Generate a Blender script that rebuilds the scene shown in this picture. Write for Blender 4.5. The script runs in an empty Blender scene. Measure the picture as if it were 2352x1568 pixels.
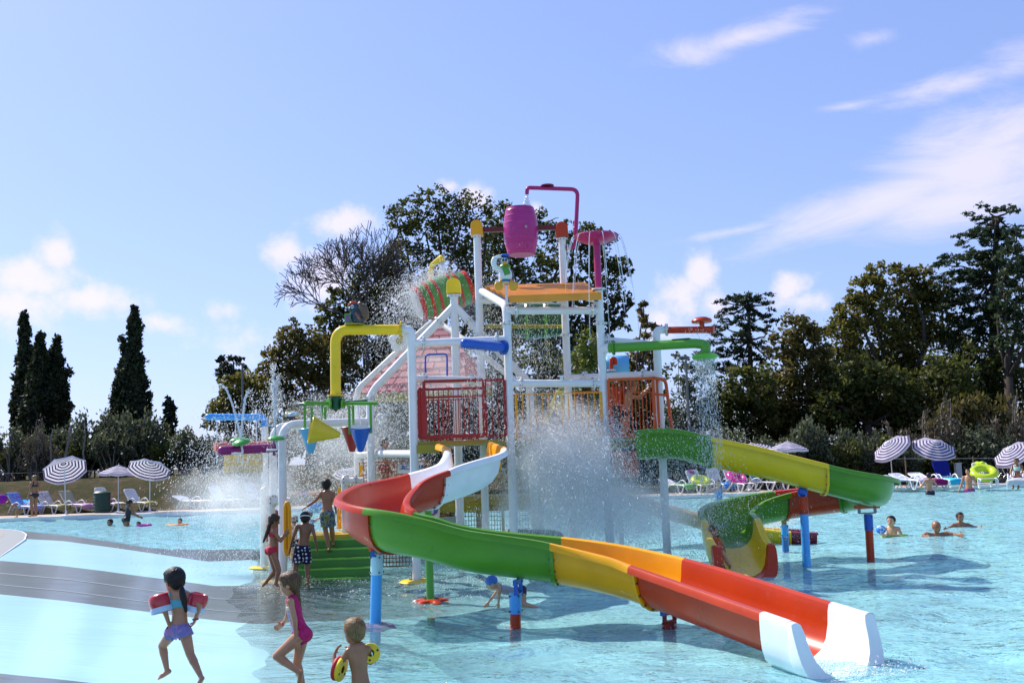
import bpy, bmesh, math, random
import numpy as np
from mathutils import Vector, Matrix, noise as mnoise
random.seed(7); rng = np.random.default_rng(7)
PI = math.pi; R = math.radians
S = bpy.context.scene; C = S.collection
# ------------------------------------------------------------------ camera
FPX, CU, CV, HC, ROLL, CAMZ = 2286.7, 1176.0, 784.0, 1050.0, 0.034, 2.0
_p = math.atan((HC-CV)/FPX); _r = math.atan(ROLL)
_F = Vector((0, math.cos(_p), math.sin(_p))); _R0 = Vector((1,0,0)); _U0 = Vector((0,-math.sin(_p), math.cos(_p)))
CAM_R = _R0*math.cos(_r) - _U0*math.sin(_r); CAM_U = _U0*math.cos(_r) + _R0*math.sin(_r); CAM_F = _F
CAMP = Vector((0,0,CAMZ))
cd = bpy.data.cameras.new('camera'); cam = bpy.data.objects.new('camera', cd); C.objects.link(cam)
cd.lens = 35; cd.sensor_width = 36; cd.clip_end = 4000; cd.clip_start = .1
m3 = Matrix((CAM_R, CAM_U, -CAM_F)).transposed(); cam.matrix_world = Matrix.Translation(CAMP) @ m3.to_4x4()
S.camera = cam
def ray(u, v):
    return CAM_F + CAM_R*((u-CU)/FPX) - CAM_U*((v-CV)/FPX)
def at(u, v, Y):                       # the world point at depth Y seen at photo point (u, v) of a 2352 x 1568 frame
    d = ray(u, v); return CAMP + d*(Y/d.y)
def gp(u, v, z=0.0):                   # the point of the level z seen there
    d = ray(u, v); return CAMP + d*((z-CAMZ)/d.z)
# ------------------------------------------------------------------ sun and sky
SUN_EL, SUN_AZ = R(46), R(-52)          # azimuth from straight ahead, left is negative
SUN_DIR = Vector((math.sin(SUN_AZ)*math.cos(SUN_EL), math.cos(SUN_AZ)*math.cos(SUN_EL), math.sin(SUN_EL)))
sl = bpy.data.lights.new('sun', 'SUN'); sl.energy = 4.0; sl.angle = R(.55); sl.color = (1, .95, .87)
so = bpy.data.objects.new('sun', sl); C.objects.link(so); so.location = (-40, 30, 60)
so.rotation_euler = (-SUN_DIR).to_track_quat('-Z', 'Y').to_euler()
S.view_settings.view_transform = 'Standard'; S.view_settings.look = 'None'; S.view_settings.gamma = 1
S.view_settings.exposure = 0.70; S.view_settings.use_curve_mapping = False
W = bpy.data.worlds.new('World'); S.world = W; W.use_nodes = True
def build_world():
    nt = W.node_tree; N = nt.nodes; L = nt.links; N.clear()
    def nd(t, **k):
        n = N.new(t)
        for a, b in k.items(): setattr(n, a, b)
        return n
    def mth(op, a, b=None, clamp=False):
        n = nd('ShaderNodeMath', operation=op); n.use_clamp = clamp
        for i, x in enumerate((a, b)):
            if x is None: continue
            if isinstance(x, (int, float)): n.inputs[i].default_value = x
            else: L.new(x, n.inputs[i])
        return n.outputs[0]
    out = nd('ShaderNodeOutputWorld')
    sky = nd('ShaderNodeTexSky', sky_type='NISHITA'); sky.sun_disc = False
    sky.sun_elevation = SUN_EL; sky.sun_rotation = SUN_AZ
    sky.air_density = 1.0; sky.dust_density = .9; sky.ozone_density = 2.0; sky.altitude = 100
    gam = nd('ShaderNodeGamma'); gam.inputs[1].default_value = SKY_GAMMA; L.new(sky.outputs[0], gam.inputs[0])
    tint = nd('ShaderNodeMix', data_type='RGBA', blend_type='MULTIPLY'); tint.inputs[0].default_value = 1
    L.new(gam.outputs[0], tint.inputs[6]); tint.inputs[7].default_value = SKY_TINT
    bg = nd('ShaderNodeBackground'); bg.inputs[1].default_value = SKY_STR; L.new(tint.outputs[2], bg.inputs[0])
    tc = nd('ShaderNodeTexCoord'); sep = nd('ShaderNodeSeparateXYZ'); L.new(tc.outputs['Generated'], sep.inputs[0])
    az = mth('ARCTAN2', sep.outputs[0], sep.outputs[1]); el = mth('ARCSINE', sep.outputs[2])
    cb = nd('ShaderNodeCombineXYZ'); L.new(az, cb.inputs[0]); L.new(el, cb.inputs[1])
    def noise(scale, detail, rough, stretch=(1,1,1), dist=0):
        mp = nd('ShaderNodeMapping'); mp.inputs['Scale'].default_value = stretch; L.new(cb.outputs[0], mp.inputs[0])
        n = nd('ShaderNodeTexNoise'); n.inputs['Scale'].default_value = scale; n.inputs['Detail'].default_value = detail
        n.inputs['Roughness'].default_value = rough; n.inputs['Distortion'].default_value = dist
        L.new(mp.outputs[0], n.inputs['Vector']); return n.outputs[0]
    def blobs(lst):
        acc = None
        for (u, v, ru, rv, rot, w) in lst:
            d = ray(u, v).normalized(); a = math.atan2(d.x, d.y); e = math.asin(d.z)
            mp = nd('ShaderNodeMapping', vector_type='TEXTURE')
            mp.inputs['Location'].default_value = (a, e, 0); mp.inputs['Rotation'].default_value = (0,0,R(rot))
            mp.inputs['Scale'].default_value = (ru/FPX, rv/FPX, 1); L.new(cb.outputs[0], mp.inputs[0])
            ln = nd('ShaderNodeVectorMath', operation='LENGTH'); L.new(mp.outputs[0], ln.inputs[0])
            x = mth('MULTIPLY', mth('SUBTRACT', 1.0, ln.outputs['Value']), w)
            acc = x if acc is None else mth('MAXIMUM', acc, x)
        return acc
    cumulus = blobs(CUMULUS); cirrus = blobs(CIRRUS)
    n1 = noise(38, 8, .62); n2 = noise(14, 9, .68, (.45, 1.5, 1), .8)
    def ramp(x, lo, hi):
        mr = nd('ShaderNodeMapRange'); mr.interpolation_type = 'SMOOTHSTEP'
        L.new(x, mr.inputs[0]); mr.inputs[1].default_value = lo; mr.inputs[2].default_value = hi; return mr.outputs[0]
    c1 = ramp(mth('ADD', cumulus, mth('MULTIPLY', mth('SUBTRACT', n1, .5), 1.9)), -.22, .85)
    c2 = ramp(mth('ADD', cirrus, mth('MULTIPLY', mth('SUBTRACT', n2, .5), 2.2)), -.25, 1.15)
    c1 = mth('MULTIPLY', c1, .72); c2 = mth('MULTIPLY', c2, .62)
    mask = mth('MAXIMUM', c1, c2)
    cl = nd('ShaderNodeBackground'); cl.inputs[0].default_value = (.93, .83, .95, 1); cl.inputs[1].default_value = CLOUD_STR
    mx = nd('ShaderNodeMixShader'); L.new(mask, mx.inputs[0]); L.new(bg.outputs[0], mx.inputs[1]); L.new(cl.outputs[0], mx.inputs[2])
    L.new(mx.outputs[0], out.inputs[0])
SKY_GAMMA = .56; SKY_TINT = (1.50, 1.74, 2.64, 1); SKY_STR = .098; CLOUD_STR = .74
CUMULUS = [(60,640,135,46,0,1.1),(128,580,40,52,0,1.1),(215,690,115,40,-8,1),(30,700,110,60,0,.9),(375,742,75,24,-6,.7),(510,716,40,26,0,.45),(560,790,80,40,0,.4),
           (652,578,52,46,0,1),(790,512,92,40,0,1),(735,640,80,80,0,.9),(1095,452,50,34,0,1),(1030,430,30,20,0,.8),(1228,482,26,20,0,.8),
           (1608,622,46,52,0,1.1),(1565,680,62,60,0,1),(1640,700,50,40,0,.8),(1815,662,52,40,0,1),(1845,690,70,28,0,.8),(1520,745,60,40,0,.7),(900,700,90,60,0,.6)]
CIRRUS = [(2050,455,350,60,12,1.1),(2260,370,270,125,14,1.3),(2180,475,230,75,4,1.2),(1690,530,130,14,6,.8),(1690,90,200,34,8,1.0),(1610,122,110,36,-4,.8),
          (2190,195,170,30,5,.8),(2330,150,90,40,10,.7),(1950,243,60,10,0,.5),(2000,90,40,14,0,.4)]
build_world()
S.cycles.max_bounces = 10; S.cycles.diffuse_bounces = 3; S.cycles.glossy_bounces = 4; S.cycles.transparent_max_bounces = 24
S.cycles.transmission_bounces = 6; S.cycles.volume_bounces = 6; S.cycles.caustics_reflective = False; S.cycles.caustics_refractive = False
S.cycles.use_denoising = True; S.cycles.sample_clamp_indirect = 6
# ------------------------------------------------------------------ materials
MATS = {}
def mat(name, col, rough=.5, spec=.5, metal=0, var=.06, vscale=3.0, bump=0, bscale=40, coat=0, trans=0, sss=0):
    if name in MATS: return MATS[name]
    m = bpy.data.materials.new(name); m.use_nodes = True; nt = m.node_tree; N = nt.nodes; L = nt.links
    b = N['Principled BSDF']; b.inputs['Roughness'].default_value = rough; b.inputs['Metallic'].default_value = metal
    b.inputs['Specular IOR Level'].default_value = spec; b.inputs['Coat Weight'].default_value = coat; b.inputs['Coat Roughness'].default_value = .08
    c = (col[0], col[1], col[2], 1)
    tc = N.new('ShaderNodeTexCoord')
    if var:
        n = N.new('ShaderNodeTexNoise'); n.inputs['Scale'].default_value = vscale; n.inputs['Detail'].default_value = 5; L.new(tc.outputs['Object'], n.inputs['Vector'])
        mr = N.new('ShaderNodeMapRange'); L.new(n.outputs[0], mr.inputs[0]); mr.inputs[1].default_value = .25; mr.inputs[2].default_value = .75
        mr.inputs[3].default_value = 1-var; mr.inputs[4].default_value = 1+var
        mx = N.new('ShaderNodeVectorMath'); mx.operation = 'SCALE'; mx.inputs[0].default_value = c[:3]; L.new(mr.outputs[0], mx.inputs['Scale'])
        L.new(mx.outputs[0], b.inputs['Base Color'])
        r2 = N.new('ShaderNodeMapRange'); L.new(n.outputs[0], r2.inputs[0]); r2.inputs[3].default_value = max(.02, rough*.75); r2.inputs[4].default_value = min(1, rough*1.25)
        L.new(r2.outputs[0], b.inputs['Roughness'])
    else: b.inputs['Base Color'].default_value = c
    if bump:
        n = N.new('ShaderNodeTexNoise'); n.inputs['Scale'].default_value = bscale; n.inputs['Detail'].default_value = 4; L.new(tc.outputs['Object'], n.inputs['Vector'])
        bp = N.new('ShaderNodeBump'); bp.inputs['Strength'].default_value = bump; bp.inputs['Distance'].default_value = .02
        L.new(n.outputs[0], bp.inputs['Height']); L.new(bp.outputs[0], b.inputs['Normal'])
    if trans:
        tr = N.new('ShaderNodeBsdfTranslucent'); tr.inputs[0].default_value = c; mi = N.new('ShaderNodeMixShader'); mi.inputs[0].default_value = trans
        L.new(b.outputs[0], mi.inputs[1]); L.new(tr.outputs[0], mi.inputs[2]); L.new(mi.outputs[0], N['Material Output'].inputs[0])
    if sss:
        b.inputs['Subsurface Weight'].default_value = sss; b.inputs['Subsurface Radius'].default_value = (.6,.25,.15); b.inputs['Subsurface Scale'].default_value = .02
    MATS[name] = m; return m
def frp(name, col): 
    m = mat(name, col, .30, .33, var=.10, vscale=2.6, coat=.04); N = m.node_tree.nodes; L = m.node_tree.links
    if 'scuff' not in N:         # faint scuffs, chalky wear and water marks
        b = N['Principled BSDF']; src = b.inputs['Base Color'].links[0].from_socket if b.inputs['Base Color'].links else None
        tc = N.new('ShaderNodeTexCoord'); n = N.new('ShaderNodeTexNoise'); n.name = 'scuff'; n.inputs['Scale'].default_value = 9; n.inputs['Detail'].default_value = 9; n.inputs['Roughness'].default_value = .72; L.new(tc.outputs['Object'], n.inputs[0])
        r = N.new('ShaderNodeMapRange'); L.new(n.outputs[0], r.inputs[0]); r.inputs[1].default_value = .56; r.inputs[2].default_value = .78; r.inputs[3].default_value = 0; r.inputs[4].default_value = .30
        mx = N.new('ShaderNodeMix'); mx.data_type = 'RGBA'; L.new(r.outputs[0], mx.inputs[0]); L.new(src, mx.inputs[6]); g = sum(col)/3; mx.inputs[7].default_value = tuple(.5*c+.5*(g*.6+.22) for c in col)+(1,); L.new(mx.outputs[2], b.inputs['Base Color'])
    return m      # gel-coated slide plastic
WHITE = mat('white_paint', (.78,.78,.76), .32, var=.04)
CREAM = mat('cream_paint', (.74,.71,.64), .38, var=.05)
DARKBOLT = mat('bolt_steel', (.16,.16,.17), .35, metal=.8, var=0)
YEL = frp('yellow_plastic', (.85,.57,.012)); ORY = frp('amber_plastic', (.86,.37,.003)); GRN = frp('green_plastic', (.095,.27,.012))
RED = frp('red_plastic', (.48,.036,.003)); ORR = frp('orange_red_plastic', (.50,.042,.004)); WHT = frp('white_plastic', (.83,.84,.83))
MAG = frp('magenta_plastic', (.42,.02,.13)); PNK = frp('pink_barrel_plastic', (.43,.03,.19)); BLU = frp('blue_plastic', (.02,.11,.50)); SKY = frp('sky_blue_plastic', (.06,.42,.85))
DGRN = frp('dark_green_plastic', (.012,.085,.03)); LGRN = frp('leaf_green_paint', (.10,.33,.03)); PUR = frp('purple_plastic', (.28,.02,.15)); SAL = frp('salmon_plastic', (.62,.16,.12))
DRED = frp('dark_red_paint', (.33,.015,.015)); ORG = frp('orange_paint', (.62,.085,.012)); OLV = frp('olive_yellow_paint', (.34,.28,.02)); BRN = frp('brown_red_paint', (.13,.014,.012))
LBL = frp('pale_blue_plastic', (.45,.68,.75)); NAVY = mat('navy', (.01,.012,.04), .6)
# ------------------------------------------------------------------ mesh helpers
ORG_ = {}
class MB:
    def __init__(s): s.v = []; s.f = []; s.m = []; s.mi = 0
    def add(s, vs, fs):
        o = len(s.v); s.v.extend([tuple(x) for x in vs]); s.f.extend([tuple(i+o for i in f) for f in fs]); s.m.extend([s.mi]*len(fs)); return s
    def box(s, c, d, rot=None):
        c = Vector(c); hx, hy, hz = d[0]/2, d[1]/2, d[2]/2
        vs = [Vector((x*hx, y*hy, z*hz)) for x in (-1,1) for y in (-1,1) for z in (-1,1)]
        if rot is not None: vs = [rot @ v for v in vs]
        return s.add([v+c for v in vs], [(0,1,3,2),(4,6,7,5),(0,4,5,1),(2,3,7,6),(0,2,6,4),(1,5,7,3)])
    def bar(s, a, b, w, h=None, up=(0,0,1)):
        a = Vector(a); b = Vector(b); h = h or w; d = (b-a).normalized(); up = Vector(up)
        if abs(d.dot(up)) > .99: up = Vector((0,1,0))
        x = d.cross(up).normalized(); y = x.cross(d)
        q = [a + x*i*w/2 + y*j*h/2 for i, j in ((-1,-1),(1,-1),(1,1),(-1,1))]; q += [p+(b-a) for p in q]
        return s.add(q, [(3,2,1,0),(4,5,6,7),(0,1,5,4),(1,2,6,5),(2,3,7,6),(3,0,4,7)])
    def tube(s, pts, r, seg=14, cap=True):
        pts = [Vector(p) for p in pts]; n = len(pts); rr = r if hasattr(r, '__len__') else [r]*n
        T = [((pts[min(i+1,n-1)]-pts[max(i-1,0)]).normalized()) for i in range(n)]
        ref = Vector((0,0,1)) if abs(T[0].z) < .9 else Vector((0,1,0)); x = T[0].cross(ref).normalized(); vs = []
        for i in range(n):
            x = (x - T[i]*x.dot(T[i])).normalized(); y = T[i].cross(x)
            for k in range(seg):
                a = 2*PI*k/seg; vs.append(pts[i] + (x*math.cos(a)+y*math.sin(a))*rr[i])
        fs = [(i*seg+k, i*seg+(k+1)%seg, (i+1)*seg+(k+1)%seg, (i+1)*seg+k) for i in range(n-1) for k in range(seg)]
        if cap: fs += [tuple(reversed(range(seg))), tuple(range((n-1)*seg, n*seg))]
        return s.add(vs, fs)
    def lathe(s, prof, c=(0,0,0), axis=(0,0,1), seg=24, cap=True):
        c = Vector(c); z = Vector(axis).normalized(); x = z.orthogonal().normalized(); y = z.cross(x); vs = []
        for (r, h) in prof:
            for k in range(seg):
                a = 2*PI*k/seg; vs.append(c + z*h + (x*math.cos(a)+y*math.sin(a))*max(r, .0005))
        n = len(prof); fs = [(i*seg+k, i*seg+(k+1)%seg, (i+1)*seg+(k+1)%seg, (i+1)*seg+k) for i in range(n-1) for k in range(seg)]
        if cap: fs += [tuple(reversed(range(seg))), tuple(range((n-1)*seg, n*seg))]
        return s.add(vs, fs)
    def ell(s, c, rad, rot=None, seg=14, rings=9):
        c = Vector(c); rad = (rad,)*3 if not hasattr(rad, '__len__') else rad; vs = []
        for i in range(rings+1):
            t = PI*i/rings
            for k in range(seg):
                a = 2*PI*k/seg; p = Vector((math.sin(t)*math.cos(a)*rad[0], math.sin(t)*math.sin(a)*rad[1], math.cos(t)*rad[2]))
                if rot is not None: p = rot @ p
                vs.append(c+p)
        fs = [(i*seg+k, (i+1)*seg+k, (i+1)*seg+(k+1)%seg, i*seg+(k+1)%seg) for i in range(rings) for k in range(seg)]
        return s.add(vs, fs)
    def grid(s, rows, closed=False):
        n = len(rows[0]); vs = [p for r in rows for p in r]
        fs = [(i*n+k, i*n+(k+1)%n, (i+1)*n+(k+1)%n, (i+1)*n+k) for i in range(len(rows)-1) for k in range(n if closed else n-1)]
        return s.add(vs, fs)
    def build(s, name, m, parent=None, smooth=None, org=None, weld=False):
        me = bpy.data.meshes.new(name); ms = m if isinstance(m, (list, tuple)) else [m]
        if parent is not None: org = ORG_[parent.name]
        elif org is None:
            a = np.array([tuple(v) for v in s.v]); org = Vector(((a[:,0].min()+a[:,0].max())/2, (a[:,1].min()+a[:,1].max())/2, a[:,2].min()))
        org = Vector(org)
        me.from_pydata([tuple(Vector(v)-org) for v in s.v], [], s.f)
        for x in ms: me.materials.append(x)
        if len(ms) > 1: me.polygons.foreach_set('material_index', s.m)
        if weld:
            bm = bmesh.new(); bm.from_mesh(me); bmesh.ops.remove_doubles(bm, verts=bm.verts, dist=1e-5); bm.to_mesh(me); bm.free()
        if smooth is not None:
            me.polygons.foreach_set('use_smooth', [True]*len(me.polygons))
            if smooth < 180: me.set_sharp_from_angle(angle=R(smooth))
        me.update()
        return link(name, me, parent, org)
def link(name, me, parent=None, org=(0,0,0)):
    o = bpy.data.objects.new(name, me); C.objects.link(o)
    if parent is not None: o.parent = parent; ORG_[o.name] = ORG_[parent.name]
    else: o.location = org; ORG_[o.name] = Vector(org)
    return o
def tag(o, label=None, cat=None, group=None, kind=None):
    if label: o['label'] = label
    if cat: o['category'] = cat
    if group: o['group'] = group
    if kind: o['kind'] = kind
    return o
def thing(name, label, cat, org, group=None):
    o = bpy.data.objects.new(name, None); C.objects.link(o); o.location = org; o.empty_display_size = .2
    ORG_[o.name] = Vector(org); return tag(o, label, cat, group)
def copy_tree(o, loc=None, rot=None, scale=None, parent=None):
    c = o.copy(); C.objects.link(c); ORG_[c.name] = Vector(loc) if loc is not None else ORG_[o.name]
    if parent is not None: c.parent = parent
    if loc is not None: c.location = loc
    if rot is not None: c.rotation_euler = rot
    if scale is not None: c.scale = scale
    for ch in list(o.children): copy_tree(ch, parent=c)
    return c
def npmesh(name, V, F, m, parent=None, org=None, smooth=False, mi=None, nper=4):
    me = bpy.data.meshes.new(name); V = np.asarray(V, np.float32); F = np.asarray(F, np.int32)
    if parent is not None: org = ORG_[parent.name]
    elif org is None: org = Vector((float(V[:,0].mean()), float(V[:,1].mean()), float(V[:,2].min())))
    V = V - np.array(tuple(org), np.float32)
    k = F.shape[1]; me.vertices.add(len(V)); me.vertices.foreach_set('co', V.ravel())
    me.loops.add(F.size); me.loops.foreach_set('vertex_index', F.ravel()); me.polygons.add(len(F))
    me.polygons.foreach_set('loop_start', np.arange(0, F.size, k, dtype=np.int32)); me.polygons.foreach_set('loop_total', np.full(len(F), k, np.int32))
    for x in (m if isinstance(m, (list, tuple)) else [m]): me.materials.append(x)
    if mi is not None: me.polygons.foreach_set('material_index', mi)
    if smooth: me.polygons.foreach_set('use_smooth', np.ones(len(F), bool))
    me.update(calc_edges=True); me.validate(); return link(name, me, parent, org)
def fillet(pts, rad, n=6):
    pts = [Vector(p) for p in pts]; out = [pts[0]]
    for i in range(1, len(pts)-1):
        a, b, c = pts[i-1], pts[i], pts[i+1]; d1 = (a-b); d2 = (c-b); r = min(rad, d1.length*.49, d2.length*.49)
        p = b + d1.normalized()*r; q = b + d2.normalized()*r
        for k in range(n+1):
            t = k/n; out.append(p*(1-t)**2 + b*2*t*(1-t) + q*t*t)
    out.append(pts[-1]); return out
def catmull(P, n=10):
    P = [np.array(p, float) for p in P]; Q = [2*P[0]-P[1]] + P + [2*P[-1]-P[-2]]; out = []
    for i in range(1, len(Q)-2):
        a, b, c, d = Q[i-1:i+3]
        for k in range(n):
            t = k/n; out.append(.5*((2*b)+(-a+c)*t+(2*a-5*b+4*c-d)*t*t+(-a+3*b-3*c+d)*t**3))
    out.append(P[-1]); return [Vector(p) for p in out]
def tubepart(name, pts, r, m, parent, rad=.18, seg=14):
    b = MB(); b.tube(fillet(pts, rad) if len(pts) > 2 else pts, r, seg); return b.build(name, m, parent, smooth=50)
def flange(p, axis, r, parent, m=None, bolts=8, t=.012):
    b = MB(); p = Vector(p); z = Vector(axis).normalized(); x = z.orthogonal().normalized(); y = z.cross(x)
    for s_ in (-1, 1): b.lathe([(r, -t/2), (r, t/2)], p + z*s_*(t*.62), z, 20)
    b.mi = 1
    for k in range(bolts):
        a = 2*PI*(k+.5)/bolts; q = p + (x*math.cos(a)+y*math.sin(a))*r*.84; b.lathe([(.011,-.026),(.011,.026)], q, z, 6)
    return b.build('flange', [m or WHITE, DARKBOLT], parent, smooth=40)
# ------------------------------------------------------------------ setting
EDGE = 43.3                                # far pool edge
def ground_mat():
    m = mat('dry_grass_ground', (.085,.08,.035), .95, .1, var=.0); nt = m.node_tree; N = nt.nodes; L = nt.links
    tc = N.new('ShaderNodeTexCoord'); n = N.new('ShaderNodeTexNoise'); n.inputs['Scale'].default_value = .9; n.inputs['Detail'].default_value = 8; n.inputs['Roughness'].default_value = .7
    L.new(tc.outputs['Object'], n.inputs['Vector']); r = N.new('ShaderNodeValToRGB'); L.new(n.outputs[0], r.inputs[0])
    e = r.color_ramp.elements; e[0].position = .36; e[0].color = (.034,.042,.012,1); e[1].position = .66; e[1].color = (.125,.085,.052,1)
    e.new(.52).color = (.066,.056,.022,1); L.new(r.outputs[0], N['Principled BSDF'].inputs['Base Color'])
    n2 = N.new('ShaderNodeTexNoise'); n2.inputs['Scale'].default_value = 14; L.new(tc.outputs['Object'], n2.inputs['Vector'])
    b = N.new('ShaderNodeBump'); b.inputs['Distance'].default_value = .12; L.new(n2.outputs[0], b.inputs['Height']); L.new(b.outputs[0], N['Principled BSDF'].inputs['Normal'])
    return m
GROUND = ground_mat()
DECK = mat('deck_stone', (.42,.33,.26), .8, var=.12, vscale=1.5, bump=.15)
COPING = mat('coping_white', (.74,.72,.66), .5, var=.06)
# ground: one sheet round the pool basin, the grass bank rising behind the deck
xs = [-900,-300,-120,-80] + [-60+i*2.0 for i in range(61)] + [80,120,300,900]
ys = [-400,-60,-25,EDGE+.5] + [46.0+i*.55 for i in range(22)] + [62,75,100,160,300,700,1500]
def sstep(a, b, x): t = min(1, max(0, (x-a)/(b-a))); return t*t*(3-2*t)
def bank(x, y):
    h = 1.62 - 1.45*sstep(-6, 9, x); z = .02 + h*sstep(46.3, 52, y)
    return z + .10*mnoise.noise(Vector((x*.3, y*.3, 0)))*sstep(46, 49, y)
V = [(x, y, bank(x, y) if y > 45.9 else .02) for y in ys for x in xs]; n = len(xs); F = []
for j in range(len(ys)-1):
    for i in range(n-1):
        if -60 <= xs[i] < 60 and -25 <= ys[j] < EDGE: continue
        F.append((j*n+i, j*n+i+1, (j+1)*n+i+1, (j+1)*n+i))
tag(npmesh('ground', V, F, GROUND, org=(0,0,0), smooth=True), kind='structure')
b = MB(); b.box((0, EDGE+1.55, .05), (119.8, 2.5, .16)); tag(b.build('pool_deck', DECK), kind='structure')
b = MB(); b.box((0, EDGE+.15, .065), (119.9, .3, .17)); tag(b.build('pool_coping', COPING), kind='structure')
def floor_mat(name, c, var=.05):
    m = mat(name, c, .14, .5, var=var, vscale=.7, bump=.0); N = m.node_tree.nodes; L = m.node_tree.links
    tc = N.new('ShaderNodeTexCoord'); mp = N.new('ShaderNodeMapping'); mp.inputs['Scale'].default_value = (.55,2.6,1); mp.inputs['Rotation'].default_value = (0,0,.18); L.new(tc.outputs['Object'], mp.inputs[0])
    n = N.new('ShaderNodeTexNoise'); n.inputs['Scale'].default_value = 2.2; n.inputs['Detail'].default_value = 5; n.inputs['Distortion'].default_value = .5; L.new(mp.outputs[0], n.inputs[0])
    bp = N.new('ShaderNodeBump'); bp.inputs['Strength'].default_value = .35; bp.inputs['Distance'].default_value = .02; L.new(n.outputs[0], bp.inputs['Height']); b = N['Principled BSDF']; L.new(bp.outputs[0], b.inputs['Coat Normal'])
    b.inputs['Coat Weight'].default_value = .55; b.inputs['Coat Roughness'].default_value = .13; b.inputs['Roughness'].default_value = .5
    for l in list(b.inputs['Roughness'].links): L.remove(l)
    return m
POOLBLUE = floor_mat('pool_floor_blue', (.52,.84,.88)); BEACHBLUE = floor_mat('beach_blue', (.36,.66,.72)); GREYPAINT = floor_mat('grey_painted_floor', (.088,.118,.118), .16)
b = MB(); b.grid([[(-60,EDGE,-.62),(60,EDGE,-.62)],[(-60,20,-.5),(60,20,-.5)],[(-60,9,-.42),(60,9,-.42)],[(-60,-25,-.42),(60,-25,-.42)]])
b.add([(-60,EDGE,-.62),(60,EDGE,-.62),(60,EDGE,.0),(-60,EDGE,.0)], [(0,1,2,3)])
for s_ in (-1,1): b.add([(60*s_,EDGE,-.62),(60*s_,-25,-.62),(60*s_,-25,.02),(60*s_,EDGE,.02)], [(0,1,2,3)])
b.add([(-60,-25,-.62),(60,-25,-.62),(60,-25,.02),(-60,-25,.02)], [(0,1,2,3)])
tag(b.build('pool_floor', POOLBLUE, org=(0,0,0)), kind='structure')
# beach entry: painted bands that run down into the water
def onset(v): return 572 + 34*math.sin(v*.021+.6) + 15*math.sin(v*.067+1.0) + 7*math.sin(v*.19)
def zb(u, v=1400):
    o = onset(v)
    if u < 0: return .30 + .12*min(1, -u/500)
    if u < o: return .30*(1-u/o)
    return -.56*min(1, (u-o)/(1250-o))
def interp(poly, u):
    for (a, va), (c, vc) in zip(poly, poly[1:]):
        if u <= c: return va + (vc-va)*(u-a)/(c-a)
    return poly[-1][1]
BND = {0: [(-600,1150),(0,1214),(62,1220),(156,1230),(260,1244),(338,1257),(391,1261),(480,1262),(620,1259),(800,1258),(1300,1262)],
 1: [(-600,1180),(0,1228),(60,1237),(146,1242),(260,1257),(391,1276),(477,1289),(600,1284),(800,1290),(1300,1300)],
 2: [(-600,1235),(0,1287),(143,1299),(234,1310),(312,1321),(378,1329),(495,1345),(600,1344),(700,1334),(850,1328),(1000,1322),(1300,1322)],
 3: [(-600,1300),(0,1364),(156,1380),(312,1401),(375,1409),(464,1420),(547,1429),(600,1432),(680,1427),(800,1425),(900,1420),(1000,1412),(1100,1404),(1200,1392),(1300,1375)],
 4: [(-600,1480),(0,1546),(130,1558),(216,1568),(400,1590),(700,1640),(1300,1700)],
 5: [(-600,1600),(0,1640),(400,1700),(1300,1800)], 6: [(-600,2400),(1300,2400)]}
us = [-600,-450,-300,-200,-100,-50] + list(range(0, 480, 30)) + list(range(480, 700, 9)) + list(range(700, 1301, 24))
def band(name, i, j, m, dz=0, u1=1300, k=7):
    rows = []
    for q in range(k+1):
        t = q/k; rows.append([tuple(gp(u, interp(BND[i],u)*(1-t)+interp(BND[j],u)*t, zb(u, interp(BND[i],u)*(1-t)+interp(BND[j],u)*t)+dz)) for u in us if u <= u1])
    b = MB(); b.grid(rows); o = b.build(name, m, org=(-6,14,0), smooth=180); return tag(o, kind='structure')
band('grey_beach_band', 0, 1, GREYPAINT); band('blue_beach_band', 1, 2, BEACHBLUE); band('grey_beach_band', 2, 3, GREYPAINT)
band('blue_beach_band', 3, 4, BEACHBLUE, k=22); band('grey_beach_band', 4, 5, GREYPAINT); band('blue_beach_band', 5, 6, BEACHBLUE)
for t in (.36,.70):
    rows = [[tuple(gp(u, interp(BND[2],u)*(1-q)+interp(BND[3],u)*q, zb(u, interp(BND[2],u)*(1-q)+interp(BND[3],u)*q)+.004)) for u in us if u <= 620] for q in (t, t+.018)]; b = MB(); b.grid(rows); tag(b.build('floor_seam', mat('seam_grey', (.24,.28,.29), .5), org=(-6,14,0), smooth=180), kind='structure')
# stone paved landing with a white edge line at the top of the beach
def paving_mat():
    m = mat('stone_paving', (.3,.28,.25), .8, var=0); N = m.node_tree.nodes; L = m.node_tree.links
    tc = N.new('ShaderNodeTexCoord'); br = N.new('ShaderNodeTexBrick'); L.new(tc.outputs['Object'], br.inputs['Vector'])
    br.inputs['Scale'].default_value = 2.2; br.inputs['Color1'].default_value = (.36,.34,.30,1); br.inputs['Color2'].default_value = (.28,.26,.23,1); br.inputs['Mortar'].default_value = (.16,.15,.14,1)
    br.inputs['Mortar Size'].default_value = .035; L.new(br.outputs['Color'], N['Principled BSDF'].inputs['Base Color']); return m
edge = [(-600,1160),(-300,1180),(0,1213),(34,1216),(52,1219.6),(62,1226),(59,1237),(26,1260),(0,1278),(-200,1400),(-600,1600)]
def inset(d, z):
    P = [gp(u, v, z) for u, v in edge]; c = gp(-300, 1260, z); return [p + (c-p).normalized()*d*(1 + .0) for p in P]
zt = .315
def slab(name, d, z0, z1, m, org):
    P = inset(d, z1); k = len(P); b = MB(); b.add(P + [Vector((p.x,p.y,z0)) for p in P], [tuple(range(k))] + [(i, i+k, (i+1)%k+k, (i+1)%k) for i in range(k)])
    return tag(b.build(name, m, org=org), kind='structure')
po = gp(-200, 1250, zt)
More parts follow.
